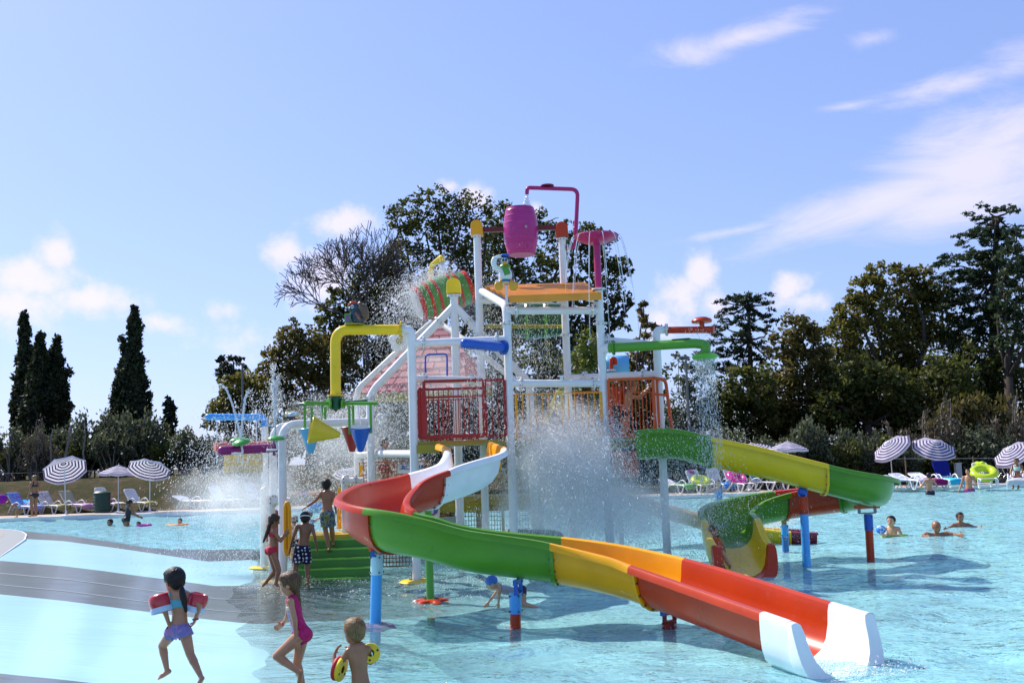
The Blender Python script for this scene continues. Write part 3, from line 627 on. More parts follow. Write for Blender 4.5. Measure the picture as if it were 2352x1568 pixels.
# supports of the long slide
w0 = gp(860,1432,0); column((w0.x-.005, w0.y, -.45), at(866,1272,w0.y), zz(863,1319,w0.y), LBL, mat('bright_blue_paint', (.06,.36,.80), .3), S1, .07)
bracket(at(866,1256,w0.y), Vector((.9,-.3,0)), .2, .1, ORG, BLU, S1)
w1 = gp(1181,1441,0); column((w1.x, w1.y, -.45), at(1184,1360,w1.y), zz(1184,1408,w1.y), mat('bright_blue_paint', (0,0,0)), RED, S1, .065)
bracket(at(1190,1334,w1.y), Vector((.8,-.2,0)), .19, .14, BLU, BLU, S1)
w2 = gp(1537,1442,0); column((w2.x, w2.y, -.45), at(1537,1428,w2.y), zz(1537,1443,w2.y), DRED, DRED, S1, .075)
bracket(at(1537,1405,w2.y), Vector((.6,-.8,0)), .13, .1, BLU, DRED, S1)
w3 = gp(989,1378,0); b = MB(); b.tube([(w3.x,w3.y,-.45),(w3.x-.01,w3.y,1.28)], .055, 18); b.build('column', mat('grass_green_paint', (.08,.30,.03), .35), S1, smooth=50)
base_ring(w0.x, w0.y, None, -.06, .24, lob=.18, h=.07, n=36).build('base_flower', mat('lilac', (.38,.12,.42), .4), S1, smooth=40)
base_ring(w1.x-.02, w1.y, None, -.30, .3, lob=.2, h=.06, n=36).build('base_flower', mat('flower_blue', (.03,.22,.75), .4), S1, smooth=40)
base_ring(w2.x, w2.y, None, -.30, .26, lob=.2, h=.06, n=36).build('base_flower', mat('flower_blue', (0,0,0)), S1, smooth=40)
base_ring(w3.x, w3.y, None, -.02, .25, lob=.22, h=.05, n=36).build('base_flower', ORR, S1, smooth=40)
w4 = at(1830,1530,9.15); base_ring(w4.x, w4.y, None, -.33, .26, lob=.2, h=.06, n=36).build('base_flower', mat('flower_blue', (0,0,0)), S1, smooth=40)
# the right hand slide
S2 = thing('water_slide', 'green and yellow slide looping round on the right, ending in a yellow chute', 'water slide', (4.5, 17.5, 0))
P2 = [(2.15,17.62,2.40,0),(2.75,17.5,2.40,0),(3.35,17.45,2.24,0),(4.3,17.42,2.0,0),(5.2,17.36,1.73,0),(5.9,17.4,1.53,.03),(6.27,17.85,1.42,.10),(5.95,18.4,1.33,.08),(4.95,18.55,1.22,0),(4.15,18.32,1.10,-.05),(3.70,17.8,.97,-.08),(3.62,17.2,.84,0),(3.56,16.5,.60,0),(3.56,15.95,.47,0)]
fr2 = slide(S2, P2, [2.0, 4.05, 7.0, 8.05, 11.0, 12.7], [GRN, YEL, GRN, ORR, GRN, YEL, RED], boxy=(5,6))
w = gp(1852,1301,0); column((w.x,w.y,-.5), at(1845,1140,w.y), zz(1847,1180,w.y), RED, mat('bright_blue_paint', (0,0,0)), S2, .07)
b = MB(); b.ell(at(1843,1130,w.y+.12), (.09,.09,.09)); b.build('bracket_plate', BLU, S2, smooth=180)
w = gp(1999,1286,0); column((w.x,w.y,-.5), at(1994,1180,w.y), zz(1996,1217,w.y), BLU, RED, S2, .068)
bracket(at(1991,1163,w.y), Vector((0.15,1,0)), .22, .11, ORG, DARKBOLT, S2)
w = gp(1804,1268,0); column((w.x,w.y,-.5), at(1802,1204,w.y), zz(1803,1232,w.y), mat('bright_blue_paint', (0,0,0)), mat('mid_blue_paint', (.03,.16,.45), .35), S2, .065)
b = MB(); b.bar(at(1801,1204,w.y), at(1798,1186,w.y), .09, .05); b.build('bracket_plate', OLV, S2)
# the far low slide behind the splash
S3 = thing('water_slide', 'low straight tan and yellow slide half hidden in spray, dark red at its end', 'water slide', (3.8, 21.6, 0))
TAN = frp('tan_slide_plastic', (.50,.30,.10))
P3 = [(1.2,21.9,1.55,0),(2.2,21.8,1.22,0),(3.4,21.7,.82,0),(4.6,21.6,.46,0),(5.5,21.55,.30,0),(6.25,21.5,.24,0)]
slide(S3, P3, [3.4, 4.3], [TAN, YEL, mat('wine_plastic', (.22,.02,.04), .3)], dp=.62, n=8, bolts=False)
for x, zt_ in ((2.2,.85),(4.2,.3)):
    b = MB(); b.tube([(x,21.7,-.55),(x,21.7,zt_)], .06, 14); b.build('column', WHITE, S3, smooth=50)
# ------------------------------------------------------------------ left entry frame with steps
LF = thing('entry_frame', 'white pipe frame with green steps, yellow landing and red side panels left of the tower', 'climbing frame', (-3.4, 18, 0))
YG, YH = 17.9, 19.3
xG = at(649,1150,YG).x; xH = at(851,1000,YH).x
zG = zz(690,973,YG)
tubepart('post', [(xG,YG,-.4), (xG,YG,zG), at(845,968,YH)], .075, WHITE, LF, .3)
x2 = at(628,1150,19.6).x; tubepart('post', [(x2,19.6,-.4), (x2,19.6,zz(665,978,19.6)), at(818,972,21.0)], .075, WHITE, LF, .3)
x3 = at(609,1120,20.2).x; tubepart('post', [(x3,20.2,-.4),(x3,20.2,zz(607,978,20.2))], .068, WHITE, LF)
xJ = at(820,1000,21.0).x; tubepart('post', [(xJ,21.0,-.4),(xJ,21.0,zz(818,908,21.0))], .075, CREAM, LF)
flange((xG,YG,zz(646,1004,YG)), (0,0,1), .12, LF)
tubepart('beam', [at(822,1044,20.9), at(958,1042,19.5)], .07, CREAM, LF); flange(at(857,1043,20.5), (1,-.5,0), .12, LF)
# stub posts with flanged heads
for (u, v, Y, vb) in ((630,1150,18.6,1300),(797,1104,18.9,1215),(610,1130,19.8,1290)):
    p = at(u, v, Y); q = at(u-4, vb, Y); tubepart('stub_post', [(p.x-.05,Y,q.z-.3),(p.x-.05,Y,p.z),(p.x+.3,Y,p.z)], .06, CREAM, LF, .1); flange((p.x-.02,Y,p.z), (1,-.6,0), .115, LF, bolts=8); flange((p.x+.16,Y,p.z), (1,0,0), .115, LF, bolts=8)
# steps
STG = mat('step_green', (.06,.24,.03), .4, var=.12, bump=.1); STE = mat('step_edge_green', (.18,.5,.05), .4); LAND = mat('landing_yellow', (.72,.48,.03), .4, var=.08)
xl0, xr0 = at(668,1310,17.6).x, at(858,1300,17.6).x
zt_, zb0 = zz(760,1236,18.5), -.12; ns = 5; yA, yB2 = 17.55, 18.5
for k in range(ns):
    z1 = zb0 + (zt_-zb0)*(k+1)/ns; z0 = zb0 + (zt_-zb0)*k/ns; y0 = yA + (yB2-yA)*k/ns; b = MB()
    b.box(((xl0+xr0)/2+.03*k, (y0+18.55)/2, (z0+z1)/2), (xr0-xl0, 18.55-y0, z1-z0)); o = b.build('step', STG, LF)
    b = MB(); b.box(((xl0+xr0)/2+.03*k, y0-.004, z1-.012), (xr0-xl0, .012, .03)); b.build('step_edge', STE, o)
b = MB(); b.box(((xl0+xr0)/2+.12, 19.0, zt_+.03), (xr0-xl0+.1, 1.0, .07)); b.build('landing', LAND, LF)
# moulded yellow rail loop by the post
tubepart('rail_loop', [at(655,1162,17.5), at(660,1152,17.5), at(664,1165,17.5), at(665,1262,17.5), at(660,1276,17.5), at(655,1262,17.5), at(655,1162,17.5)], .035, ORY, LF, .05, 10)
b = MB(); b.add([at(655,1160,17.52),at(663,1160,17.52),at(664,1268,17.52),at(656,1268,17.52)] + [p+Vector((0,.03,0)) for p in (at(655,1160,17.52),at(663,1160,17.52),at(664,1268,17.52),at(656,1268,17.52))], [(0,1,2,3),(7,6,5,4),(0,4,5,1),(1,5,6,2),(2,6,7,3),(3,7,4,0)]); b.build('rail_panel', ORY, LF)
PAN = mat('brick_red_panel', (.50,.10,.06), .45)
def quadpanel(P, m, parent, t=.03, name='panel'):
    P = [Vector(p) for p in P]; k = len(P); Q = [p+Vector((0,t,0)) for p in P]; b = MB()
    b.add(P+Q, [tuple(range(k)), tuple(reversed(range(k,2*k)))] + [(i, i+k, (i+1)%k+k, (i+1)%k) for i in range(k)]); return fixnorm(b.build(name, m, parent))
quadpanel([at(603,1135,19.9), at(625,1135,19.9), at(625,1240,19.9), at(603,1246,19.9)], PAN, LF)
quadpanel([at(632,1170,18.7), at(657,1182,18.7), at(657,1300,18.7), at(632,1310,18.7)], PAN, LF)
quadpanel([at(775,1120,19.5), at(790,1120,19.5), at(788,1214,19.5), at(773,1214,19.5)], ORY, LF); quadpanel([at(797,1140,19.2), at(812,1150,19.2), at(818,1236,19.2), at(797,1215,19.2)], SAL, LF)
base_ring(at(606,1240,20).x, 20, None, .02, .3, h=.03).build('base_ring', YEL, LF, smooth=40); base_ring(xG-.1, YG, None, -.02, .3, h=.03).build('base_ring', YEL, LF, smooth=40)
# ------------------------------------------------------------------ yellow arch pipe carrying the cone spinner
AP = thing('arch_pipe', 'thick yellow pipe bending from the tower down to the spinning cone rack', 'pipe', at(770,910,YE))
tubepart('pipe', [at(922,757,YE), at(770,757,YE-.1), at(771,908,YE-.1)], .088, YEL, AP, .24, 20); flange(at(921,757,YE), (1,0,0), .15, AP, YEL); flange(at(771,908,YE-.1), (0,0,1), .14, AP, YEL)
b = MB(); p = at(814,747,YE-.05); b.lathe([(.17,0),(.17,.02)], p, seg=20); b.build('mount_plate', OLV, AP)
SP = thing('cone_spinner', 'green spinning rack with four hanging cone buckets under the yellow pipe', 'water spinner', at(771,925,YE-.1))
hub = at(771,926,YE-.1); b = MB(); b.lathe([(.012,-.14),(.03,-.12),(.085,-.1),(.085,.12),(.12,.12),(.12,.135)], hub, seg=20); b.build('hub', DGRN, SP, smooth=40)
arms = [((690,928),.55,(712,1),DGRN), ((866,926),-.12,(845,1),LGRN), ((700,925),-.35,(735,1),LGRN), ((842,921),.6,(830,1),DGRN)]
for (uv, dy, _, m) in arms:
    e = at(uv[0], uv[1], YE-.1+dy); d = (e-hub).normalized(); b = MB(); b.tube([hub+d*.1, e], .03, 12); b.build('arm', m, SP, smooth=60)
    b = MB(); b.lathe([(.085,-.01),(.085,.02)], hub+d*.13, d, 16); b.build('arm_flange', m, SP, smooth=40)
def cone(name, top, axis, m, hang, R0=.19, L=.43, mi=None):
    top = Vector(top); ax = Vector(axis).normalized(); b = MB()
    b.lathe([(R0,0),(R0+.006,-.006),(R0,-.012),(.045,-L),(.01,-L)], top, -ax if False else ax, 28, cap=False); o = b.build(name, m, SP, smooth=50)
    b = MB(); b.lathe([(R0-.004,-.002),(.03,-L+.02)], top, ax, 28, cap=False); b.build('cone_lining', mi or WHITE, o, smooth=60)
    for (pt, z) in hang:
        b = MB(); b.bar(pt, (pt[0], pt[1], z), .04, .022); b.build('hanger', LGRN, SP)
Yh = YE-.1
c = at(828,979,Yh-.15); cone('cone', c, (.05,-.25,1), BLU, [(at(802,931,Yh-.15), c.z-.12), (at(851,925,Yh-.15), c.z-.12)])
c = at(808,980,Yh+.5); cone('cone', c, (0,0,1), mat('cone_red', (.40,.025,.012), .3), [(at(811,931,Yh+.5), c.z-.1)])
c = at(712,986,Yh-.35); cone('cone', c, (-.93,-.28,.2), mat('cone_yellow', (.72,.52,.02), .3), [(at(716,934,Yh-.4), at(0,996,Yh).z), (at(747,934,Yh-.3), at(0,990,Yh).z)], R0=.235, L=.5, mi=mat('cone_yellow', (0,0,0)))
c = at(713,984,Yh+.5); cone('cone', c, (0,0,1), mat('cone_sky', (.12,.45,.72), .3), [(at(700,931,Yh+.5), c.z-.16), (at(739,931,Yh+.5), c.z-.1)])
# ------------------------------------------------------------------ spray pipes of the left frame
L1 = arm('spray_pipe', 'sky blue spray pipe dripping water, on a white post far left of the tower', 'pipe', [(x3,20.2,zz(607,976,20.2)), at(607,958,20.2), at(478,957,19.9)], .066, mat('bright_blue_paint', (0,0,0)), ((x3,20.2,zz(607,977,20.2)), (0,0,1), .12), rad=.12)
b = MB(); b.ell(at(478,957,19.9), .066, seg=14, rings=10); b.build('end_cap', mat('bright_blue_paint', (0,0,0)), L1, smooth=180)
L2 = arm('spray_pipe', 'purple spray pipe with green disc nozzles beside the white entry post', 'pipe', [at(634,1028,17.6), at(510,1035,16.9)], .078, PUR, (at(630,1028,17.55), (1,.15,0), .145), rad=.1)
b = MB(); b.ell(at(510,1035,16.9), .078, seg=16, rings=10); b.build('end_cap', PUR, L2, smooth=180)
for (u, v, dy, ax) in ((554,1014,-.2,(-.15,-.3,1)),(634,1006,-.25,(0,0,1))):
    p = at(u, v, 17.2+dy); b = MB(); b.lathe([(.01,.045),(.07,.042),(.13,.02),(.155,-.01),(.14,-.035),(.1,-.04),(.01,-.02)], p, ax, 24); o = b.build('disc_nozzle', mat('disc_green', (.07,.36,.06), .3), L2, smooth=50)
    tubepart('nozzle_pipe', [p+Vector((.0,0,-.03)), at(u+4, v+26, 17.1+dy), at(u-22, v+27, 17.1+dy)], .018, WHITE, L2, .04, 8)
L3 = arm('spray_pipe', 'faded salmon spray pipe behind the purple pipe', 'pipe', [at(620,1020,19.5), at(505,1026,19.0)], .07, SAL, None, rad=.1)
b = MB(); b.lathe([(.09,-.12),(.09,.1)], at(508,1026,19.0), at(620,1020,19.5)-at(505,1026,19.0), 16); b.build('end_cap', SAL, L3, smooth=40)
b = MB(); b.lathe([(.01,.04),(.08,.035),(.13,0),(.1,-.03),(.01,-.03)], at(541,1010,19.2), (-.2,0,1), 22); b.build('disc_nozzle', mat('disc_green', (0,0,0)), L3, smooth=50)
tubepart('nozzle_pipe', [at(541,1011,19.2), at(541,1024,19.2)], .02, SAL, L3)
# mirrored see-through sign hanging below
SG = thing('sign_board', 'translucent pale yellow sign seen from behind with reversed lettering', 'sign', at(558,1083,19.2))
sm = mat('sign_yellow', (.72,.60,.25), .5, trans=.45)
A_, B_, C_, D_ = at(514,1044,19.2), at(603,1041,19.2), at(603,1083,19.2), at(514,1084,19.2)
quadpanel([A_, B_, C_, D_], sm, SG, .02, 'board'); b = MB(); 
for u in (530, 590): tubepart('hanger', [at(u,1028,19.2), at(u,1044,19.2)], .01, WHITE, SG, seg=6)
def text_mesh(txt, size, m, parent, loc, right, up, name='lettering', extrude=.003):
    cu = bpy.data.curves.new(name, 'FONT'); cu.body = txt; cu.size = size; cu.extrude = extrude; cu.align_x = 'CENTER'; cu.align_y = 'CENTER'
    o = bpy.data.objects.new('tmp', cu); C.objects.link(o); dg = bpy.context.evaluated_depsgraph_get(); me = bpy.data.meshes.new_from_object(o.evaluated_get(dg)); bpy.data.objects.remove(o)
    right = Vector(right).normalized(); up = Vector(up).normalized(); nrm = right.cross(up); M = Matrix((right, up, nrm)).transposed().to_4x4(); M.translation = Vector(loc) - ORG_[parent.name]
    me.transform(M); me.materials.clear(); me.materials.append(m); return link(name, me, parent)
wt = mat('letter_white', (.85,.85,.80), .5)
mid = (A_+B_+C_+D_)/4; text_mesh('ACQUAPARK srl', .105, wt, SG, mid+Vector((0,-.012,-.08)), (-1,0,0), (0,0,1))
b = MB()
for dx, h in ((-.09,.10),(0,.10),(.09,.10)): b.box(mid+Vector((dx,-.012,.08)), (.03,.006,h))
b.box(mid+Vector((0,-.012,.02)), (.24,.006,.02)); b.build('emblem', wt, SG)
# ------------------------------------------------------------------ A frames, pink hut roof and striped barrel
AF = thing('hut_frame', 'white pipe A-frame carrying a pink shingled hut roof behind the tower', 'play hut', (-1.2, 20.5, 0))
zM = zz(1044,680,YH); xM = at(1046,800,YH).x
tubepart('post', [(xM,YH,-.5),(xM,YH,zM)], .08, WHITE, AF)
tubepart('frame_leg', [(xM,YH,zz(1046,702,YH)), at(862,890,YH), (xH,YH,zz(851,912,YH)), (xH,YH,-.4)], .075, WHITE, AF, .12)
tubepart('frame_leg', [(xM,YH,zz(1046,702,YH)), at(1216,880,YH), (at(1222,1000,YH).x,YH,-.5)], .075, WHITE, AF, .12)
for (u, v) in ((1009,738),(1077,735)): flange(at(u,v,YH), at(u,v,YH)-at(1044,702,YH), .12, AF)
flange((xH,YH,zz(850,914,YH)), (0,0,1), .12, AF)
cap_o = cap(xM, YH, zz(1043,668,YH)+.02, YEL, .27); cap_o.parent = AF; cap_o.data.transform(Matrix.Translation(ORG_[TW.name]-ORG_[AF.name])); flange((xM,YH,zz(1044,679,YH)), (0,0,1), .14, AF)
YR = 21.2; apex = at(1003,728,YR+1.3); e0, e1 = at(813,904,YR), at(1130,884,YR); e2 = e1+Vector((0,2.6,0)); e3 = e0+Vector((0,2.6,0))
RF = thing('hut_roof', 'steep pink shingled hut roof with red scalloped eave behind the tower', 'roof', e0.lerp(e2,.5))
SH = [mat('shingle_pink', (.66,.27,.25), .6, var=.12), mat('shingle_pink_light', (.70,.36,.33), .6, var=.12), mat('shingle_rose', (.60,.22,.21), .6, var=.12)]
nrow = 11
for (p, q) in ((e0,e1),(e1,e2),(e2,e3),(e3,e0)):
    nn = (q-p).cross(apex-p).normalized(); nn = nn if nn.z > 0 else -nn
    b = MB(); b.add([p-nn*.03, q-nn*.03, apex-nn*.03], [(0,1,2)]); b.build('roof_deck', mat('roof_underside', (.5,.35,.3), .7), RF)
    if p is e2: continue
    shm = {}
    for r in range(nrow):
        t0, t1 = r/nrow, (r+1.12)/nrow; t1 = min(t1, .995); a0, a1 = p.lerp(apex,t0), q.lerp(apex,t0); c0, c1 = p.lerp(apex,t1), q.lerp(apex,t1); n = max(1, int((a1-a0).length/.3))
        for k in range(n):
            s0, s1 = (k+.04)/n, (k+.96)/n; j = random.uniform(.012,.03); lo0, lo1 = a0.lerp(a1,s0)+nn*j, a0.lerp(a1,s1)+nn*j; hi0, hi1 = c0.lerp(c1,s0)+nn*.004, c0.lerp(c1,s1)+nn*.004
            dn = (p-apex).normalized()*.0; b = MB(); b.add([lo0,lo1,hi1,hi0,lo0-nn*.02,lo1-nn*.02], [(0,1,2,3),(4,5,1,0)]); b.build('shingle', SH[random.randrange(3)], RF)
for (p, q) in ((e0,e1),(e3,e0)):
    n = 14
    for k in range(n):
        c = p.lerp(q,(k+.5)/n); d = (q-p).normalized(); b = MB(); b.bar(c-d*.05, c+d*.05, .06, .07); b.build('eave_tile', mat('eave_red', (.55,.08,.07), .5), RF)
    b = MB(); b.bar(p+Vector((0,.06,-.14)), q+Vector((0,.06,-.14)), .05, .17); b.build('fascia', OLV, RF)
tubepart('roof_pipe', [apex+Vector((-.08,-.55,-.2)), at(905,815,YR-.2), at(822,893,YR-.2), at(819,925,YR-.2)], .065, CREAM, RF, .1); tubepart('roof_pipe', [apex+Vector((.08,-.55,-.2)), at(1080,790,YR-.1), at(1190,880,YR-.2)], .065, CREAM, RF)
quadpanel([at(1068,822,20.4), at(1094,822,20.4), at(1094,862,20.4), at(1068,872,20.4)], mat('shingle_pink', (0,0,0)), RF)
# cream flower ornament on the hip
fl = thing('flower_ornament', 'cream flower shaped ornament fixed on the pink hut pipe', 'ornament', at(918,785,YR-.3))
b = MB(); c = at(918,783,YR-.35)
for k in range(5):
    a = 2*PI*k/5+.4; b.ell(c+Vector((math.cos(a)*.13,0,math.sin(a)*.13)), (.11,.04,.11), seg=12, rings=8)
b.build('petals', CREAM, fl, smooth=180); b = MB(); b.ell(c+Vector((0,-.03,0)), (.07,.05,.07), seg=12, rings=8); b.build('flower_centre', OLV, fl, smooth=180)
# striped barrel tipping left
WB = thing('tipping_barrel', 'green barrel with red hoops tipped over and pouring, under the yellow spout', 'barrel', at(1020,690,20.6))
c = at(1018,678,20.7); ax = Vector((-.90,-.28,-.33)).normalized(); HL = .60; GR_ = frp('melon_green', (.10,.28,.05)); RB = frp('hoop_red', (.60,.04,.02))
def rb(t): return .40*(1-.16*t*t)
b = MB(); ks = [i/14 for i in range(-14,15)]; pr = [(rb(t), t*HL) for t in ks]; inn = [(rb(t)-.025, t*HL) for t in reversed(ks[2:])]; b.lathe([(.01,-HL)]+pr, c, ax, 40, cap=False); b.build('barrel', GR_, WB, smooth=50)
b = MB(); b.lathe([(rb(1), HL)]+inn+[(.01, ks[2]*HL)], c, ax, 40, cap=False); b.build('barrel_lining', WHITE, WB, smooth=50)
for t, w_ in ((-.9,.09),(-.5,.05),(-.28,.05),(.28,.055),(.58,.06),(.92,.09)):
    b = MB(); b.lathe([(rb(t)-.01,(t-w_)*HL),(rb(t)+.014,(t-w_*.8)*HL),(rb(t)+.014,(t+w_*.8)*HL),(rb(t)-.01,(t+w_)*HL)], c, ax, 40, cap=False); b.build('hoop', RB, WB, smooth=40)
YP = thing('filling_pipe', 'yellow spout pipe bent over the green and red barrel', 'pipe', at(990,640,21.2))
tubepart('pipe', [at(991,655,21.2), at(989,612,21.2), at(1015,589,20.9), at(1016,602,20.9)], .055, YEL, YP, .12); 
# blue hoop rail on the hut
BH = arm('handrail', 'thin blue hoop handrail standing on the left white beam', 'handrail', [at(977,868,YA), at(977,814,YA), at(1027,812,YA), at(1027,868,YA)], .018, BLU, None, rad=.08)
# ------------------------------------------------------------------ back deck, fences, signs
BD = thing('back_deck', 'low rear play deck with orange grid railing behind the red slide', 'play deck', (-2.2, 20.8, 0))
zbk = 1.25; x0, x1 = at(800,1100,20).x, at(1240,1100,21).x
b = MB(); b.box(((x0+x1)/2, 21.0, zbk-.06), (x1-x0, 2.2, .12)); b.build('deck', dk, BD)
b = MB(); b.bar((x0,19.88,zbk-.2),(x1,19.88,zbk-.2),.05,.16); b.build('deck_beam', OLV, BD)
for x in (at(1053,1150,20.3).x, at(1241,1150,20.3).x, at(1100,1150,20.6).x): tubepart('post', [(x,20.3,-.5),(x,20.3,zbk-.1)], .062, WHITE, BD)
gm = mat('grid_orange', (.42,.14,.06), .5)
def gridpanel(a, c, z0, z1, nx, nz, m, parent, fw=.05, fm=None, r=.006):
    a = Vector(a); c = Vector(c); fr = MB()
    for p, q in (((a.x,a.y,z0),(a.x,a.y,z1)),((c.x,c.y,z0),(c.x,c.y,z1)),((a.x,a.y,z1),(c.x,c.y,z1)),((a.x,a.y,z0),(c.x,c.y,z0))): fr.bar(p, q, fw)
    o = fr.build('grid_frame', fm or m, parent); b = MB()
    for k in range(1, nx): p = a.lerp(c, k/nx); b.bar((p.x,p.y,z0),(p.x,p.y,z1), r*2)
    for k in range(1, nz): z = z0+(z1-z0)*k/nz; b.bar((a.x,a.y,z),(c.x,c.y,z), r*2)
    w = b.build('wire_grid', m, o); w['kind'] = 'stuff'; return o
gridpanel(PX(826,19.9,1080), PX(985,19.9,1080), zbk, zz(900,1060,19.9), 18, 6, gm, BD, .02)
b = MB(); b.bar((PX(829,19.8,1080)[0],19.8,zbk-.1),(PX(829,19.8,1080)[0],19.8,zz(829,1066,19.8)),.07,.04); b.build('corner_bar', ORY, BD)
gridpanel(PX(1063,20.0,1180), PX(1155,19.7,1180), zz(1100,1235,19.8), zz(1100,1156,19.8), 14, 8, mat('grid_olive', (.30,.25,.06), .5), BD, .055, OLV)
gridpanel(PX(1180,19.7,1180), PX(1232,20.4,1180), zz(1200,1235,20), zz(1200,1152,20), 8, 8, mat('grid_olive', (0,0,0)), BD, .055, OLV)
gridpanel(PX(850,18.9,1290), PX(955,18.9,1290), zz(900,1300,18.9), zz(900,1262,18.9), 14, 4, gm, BD, .02)
b = MB(); b.bar(at(1066,1130,20), at(1236,1128,20.5), .06, .08); b.build('deck_beam', mat('dark_olive', (.10,.09,.03), .5), BD)
quadpanel([at(1003,1145,20.2), at(1045,1145,20.2), at(1045,1185,20.2), at(1003,1190,20.2)], mat('amber_slat', (0,0,0)), BD); b = MB(); b.bar(at(1036,1138,20.1), at(1036,1192,20.1), .06, .03); b.build('corner_bar', BRN, BD)
quadpanel([at(960,1190,19.8), at(1047,1185,19.8), at(1047,1208,19.8), at(960,1214,19.8)], mat('pale_green', (.32,.42,.34), .5), BD)
sg = thing('name_sign', 'white sign with blue lettering on the orange grid behind the red slide', 'sign', at(938,1085,19.7))
quadpanel([at(914,1068,19.7), at(968,1062,19.7), at(968,1085,19.7), at(914,1087,19.7)], WHITE, sg, .015, 'board')
lb = mat('letter_blue', (.03,.10,.34), .5); text_mesh('ACQUA', .13, lb, sg, at(948,1073,19.68), (1,0,0), (0,0,1))
b = MB()
for i in range(3):
    for j in range(2): b.box(at(919+i*5, 1070+j*6, 19.68), (.025,.006,.02))
b.build('emblem', lb, sg)
rs = thing('rules_sign', 'white safety sign with red ring symbols under the white slide section', 'sign', at(990,1180,19.6))
quadpanel([at(966,1150,19.6), at(1010,1150,19.6), at(1010,1188,19.6), at(966,1188,19.6)], WHITE, rs, .015, 'board')
b = MB(); q = at(990,1166,19.58)
b.tube([q+Vector((math.cos(a)*.13,-.005,math.sin(a)*.13)) for a in [2*PI*k/20 for k in range(21)]], .014, 6, cap=False); b.build('ring_symbol', RED, rs)
for (u, m_) in ((982,YEL),(1000,BLU)): b = MB(); b.box(at(u,1173,19.57), (.07,.01,.09)); b.build('symbol', m_, rs)
BP = arm('black_pipe', 'fat black water pipe bending down into the pool under the tower', 'pipe', [at(1158,1228,18.2), at(1170,1223,18.0), at(1288,1227,17.7), at(1288,1262,17.7), at(1288,1300,17.7)], .075, mat('black_pipe', (.012,.012,.014), .4), None, rad=.14)
b = MB(); b.lathe([(.088,-.05),(.088,.05)], at(1262,1227,17.76), (1,0,0), 18); b.build('pipe_joint', mat('black_pipe', (0,0,0)), BP, smooth=40)
# ------------------------------------------------------------------ vegetation
def leaf_mat(name, c1, c2, rough=.5, tl=.25):
    m = bpy.data.materials.new(name); m.use_nodes = True; N = m.node_tree.nodes; L = m.node_tree.links; b = N['Principled BSDF']
    g = N.new('ShaderNodeNewGeometry'); r = N.new('ShaderNodeValToRGB'); L.new(g.outputs['Random Per Island'], r.inputs[0])
    r.color_ramp.elements[0].color = (*c1,1); r.color_ramp.elements[1].color = (*c2,1)
    tc = N.new('ShaderNodeTexCoord'); n = N.new('ShaderNodeTexNoise'); n.inputs['Scale'].default_value = .35; n.inputs['Detail'].default_value = 2; L.new(tc.outputs['Object'], n.inputs['Vector'])
    mr = N.new('ShaderNodeMapRange'); L.new(n.outputs[0], mr.inputs[0]); mr.inputs[1].default_value = .3; mr.inputs[2].default_value = .7; mr.inputs[3].default_value = .65; mr.inputs[4].default_value = 1.35
    sc = N.new('ShaderNodeVectorMath'); sc.operation = 'SCALE'; L.new(r.outputs[0], sc.inputs[0]); L.new(mr.outputs[0], sc.inputs['Scale'])
    L.new(sc.outputs[0], b.inputs['Base Color']); b.inputs['Roughness'].default_value = rough; b.inputs['Specular IOR Level'].default_value = .35
    t = N.new('ShaderNodeBsdfTranslucent'); L.new(sc.outputs[0], t.inputs[0]); mx = N.new('ShaderNodeMixShader'); mx.inputs[0].default_value = tl
    L.new(b.outputs[0], mx.inputs[1]); L.new(t.outputs[0], mx.inputs[2]); L.new(mx.outputs[0], N['Material Output'].inputs[0]); return m
LF_DARK = leaf_mat('leaf_dark', (.042,.060,.012), (.12,.125,.026), tl=.52); LF_OLIVE = leaf_mat('leaf_yellow_green', (.075,.080,.014), (.19,.165,.032), tl=.52)
LF_CYP = leaf_mat('leaf_cypress', (.013,.021,.009), (.042,.052,.018), .7, .25); LF_GREY = leaf_mat('leaf_grey_olive', (.055,.074,.034), (.14,.15,.085), .5, .45)
LF_RUST = leaf_mat('leaf_rust_green', (.06,.068,.014), (.19,.14,.034), tl=.52); LF_CEDAR = leaf_mat('needle_cedar', (.018,.038,.016), (.06,.082,.032), .6, .4)
LF_LIGHT = leaf_mat('leaf_light_green', (.08,.115,.018), (.19,.21,.035), tl=.42)
BARK = mat('bark', (.055,.042,.032), .9, .2, var=.25, vscale=6, bump=.4, bscale=18); GREYBARK = mat('grey_bark', (.16,.14,.125), .9, .2, var=.2, vscale=6)
def rand_unit(n, r): v = r.normal(size=(n,3)); return v/np.linalg.norm(v,axis=1,keepdims=True)
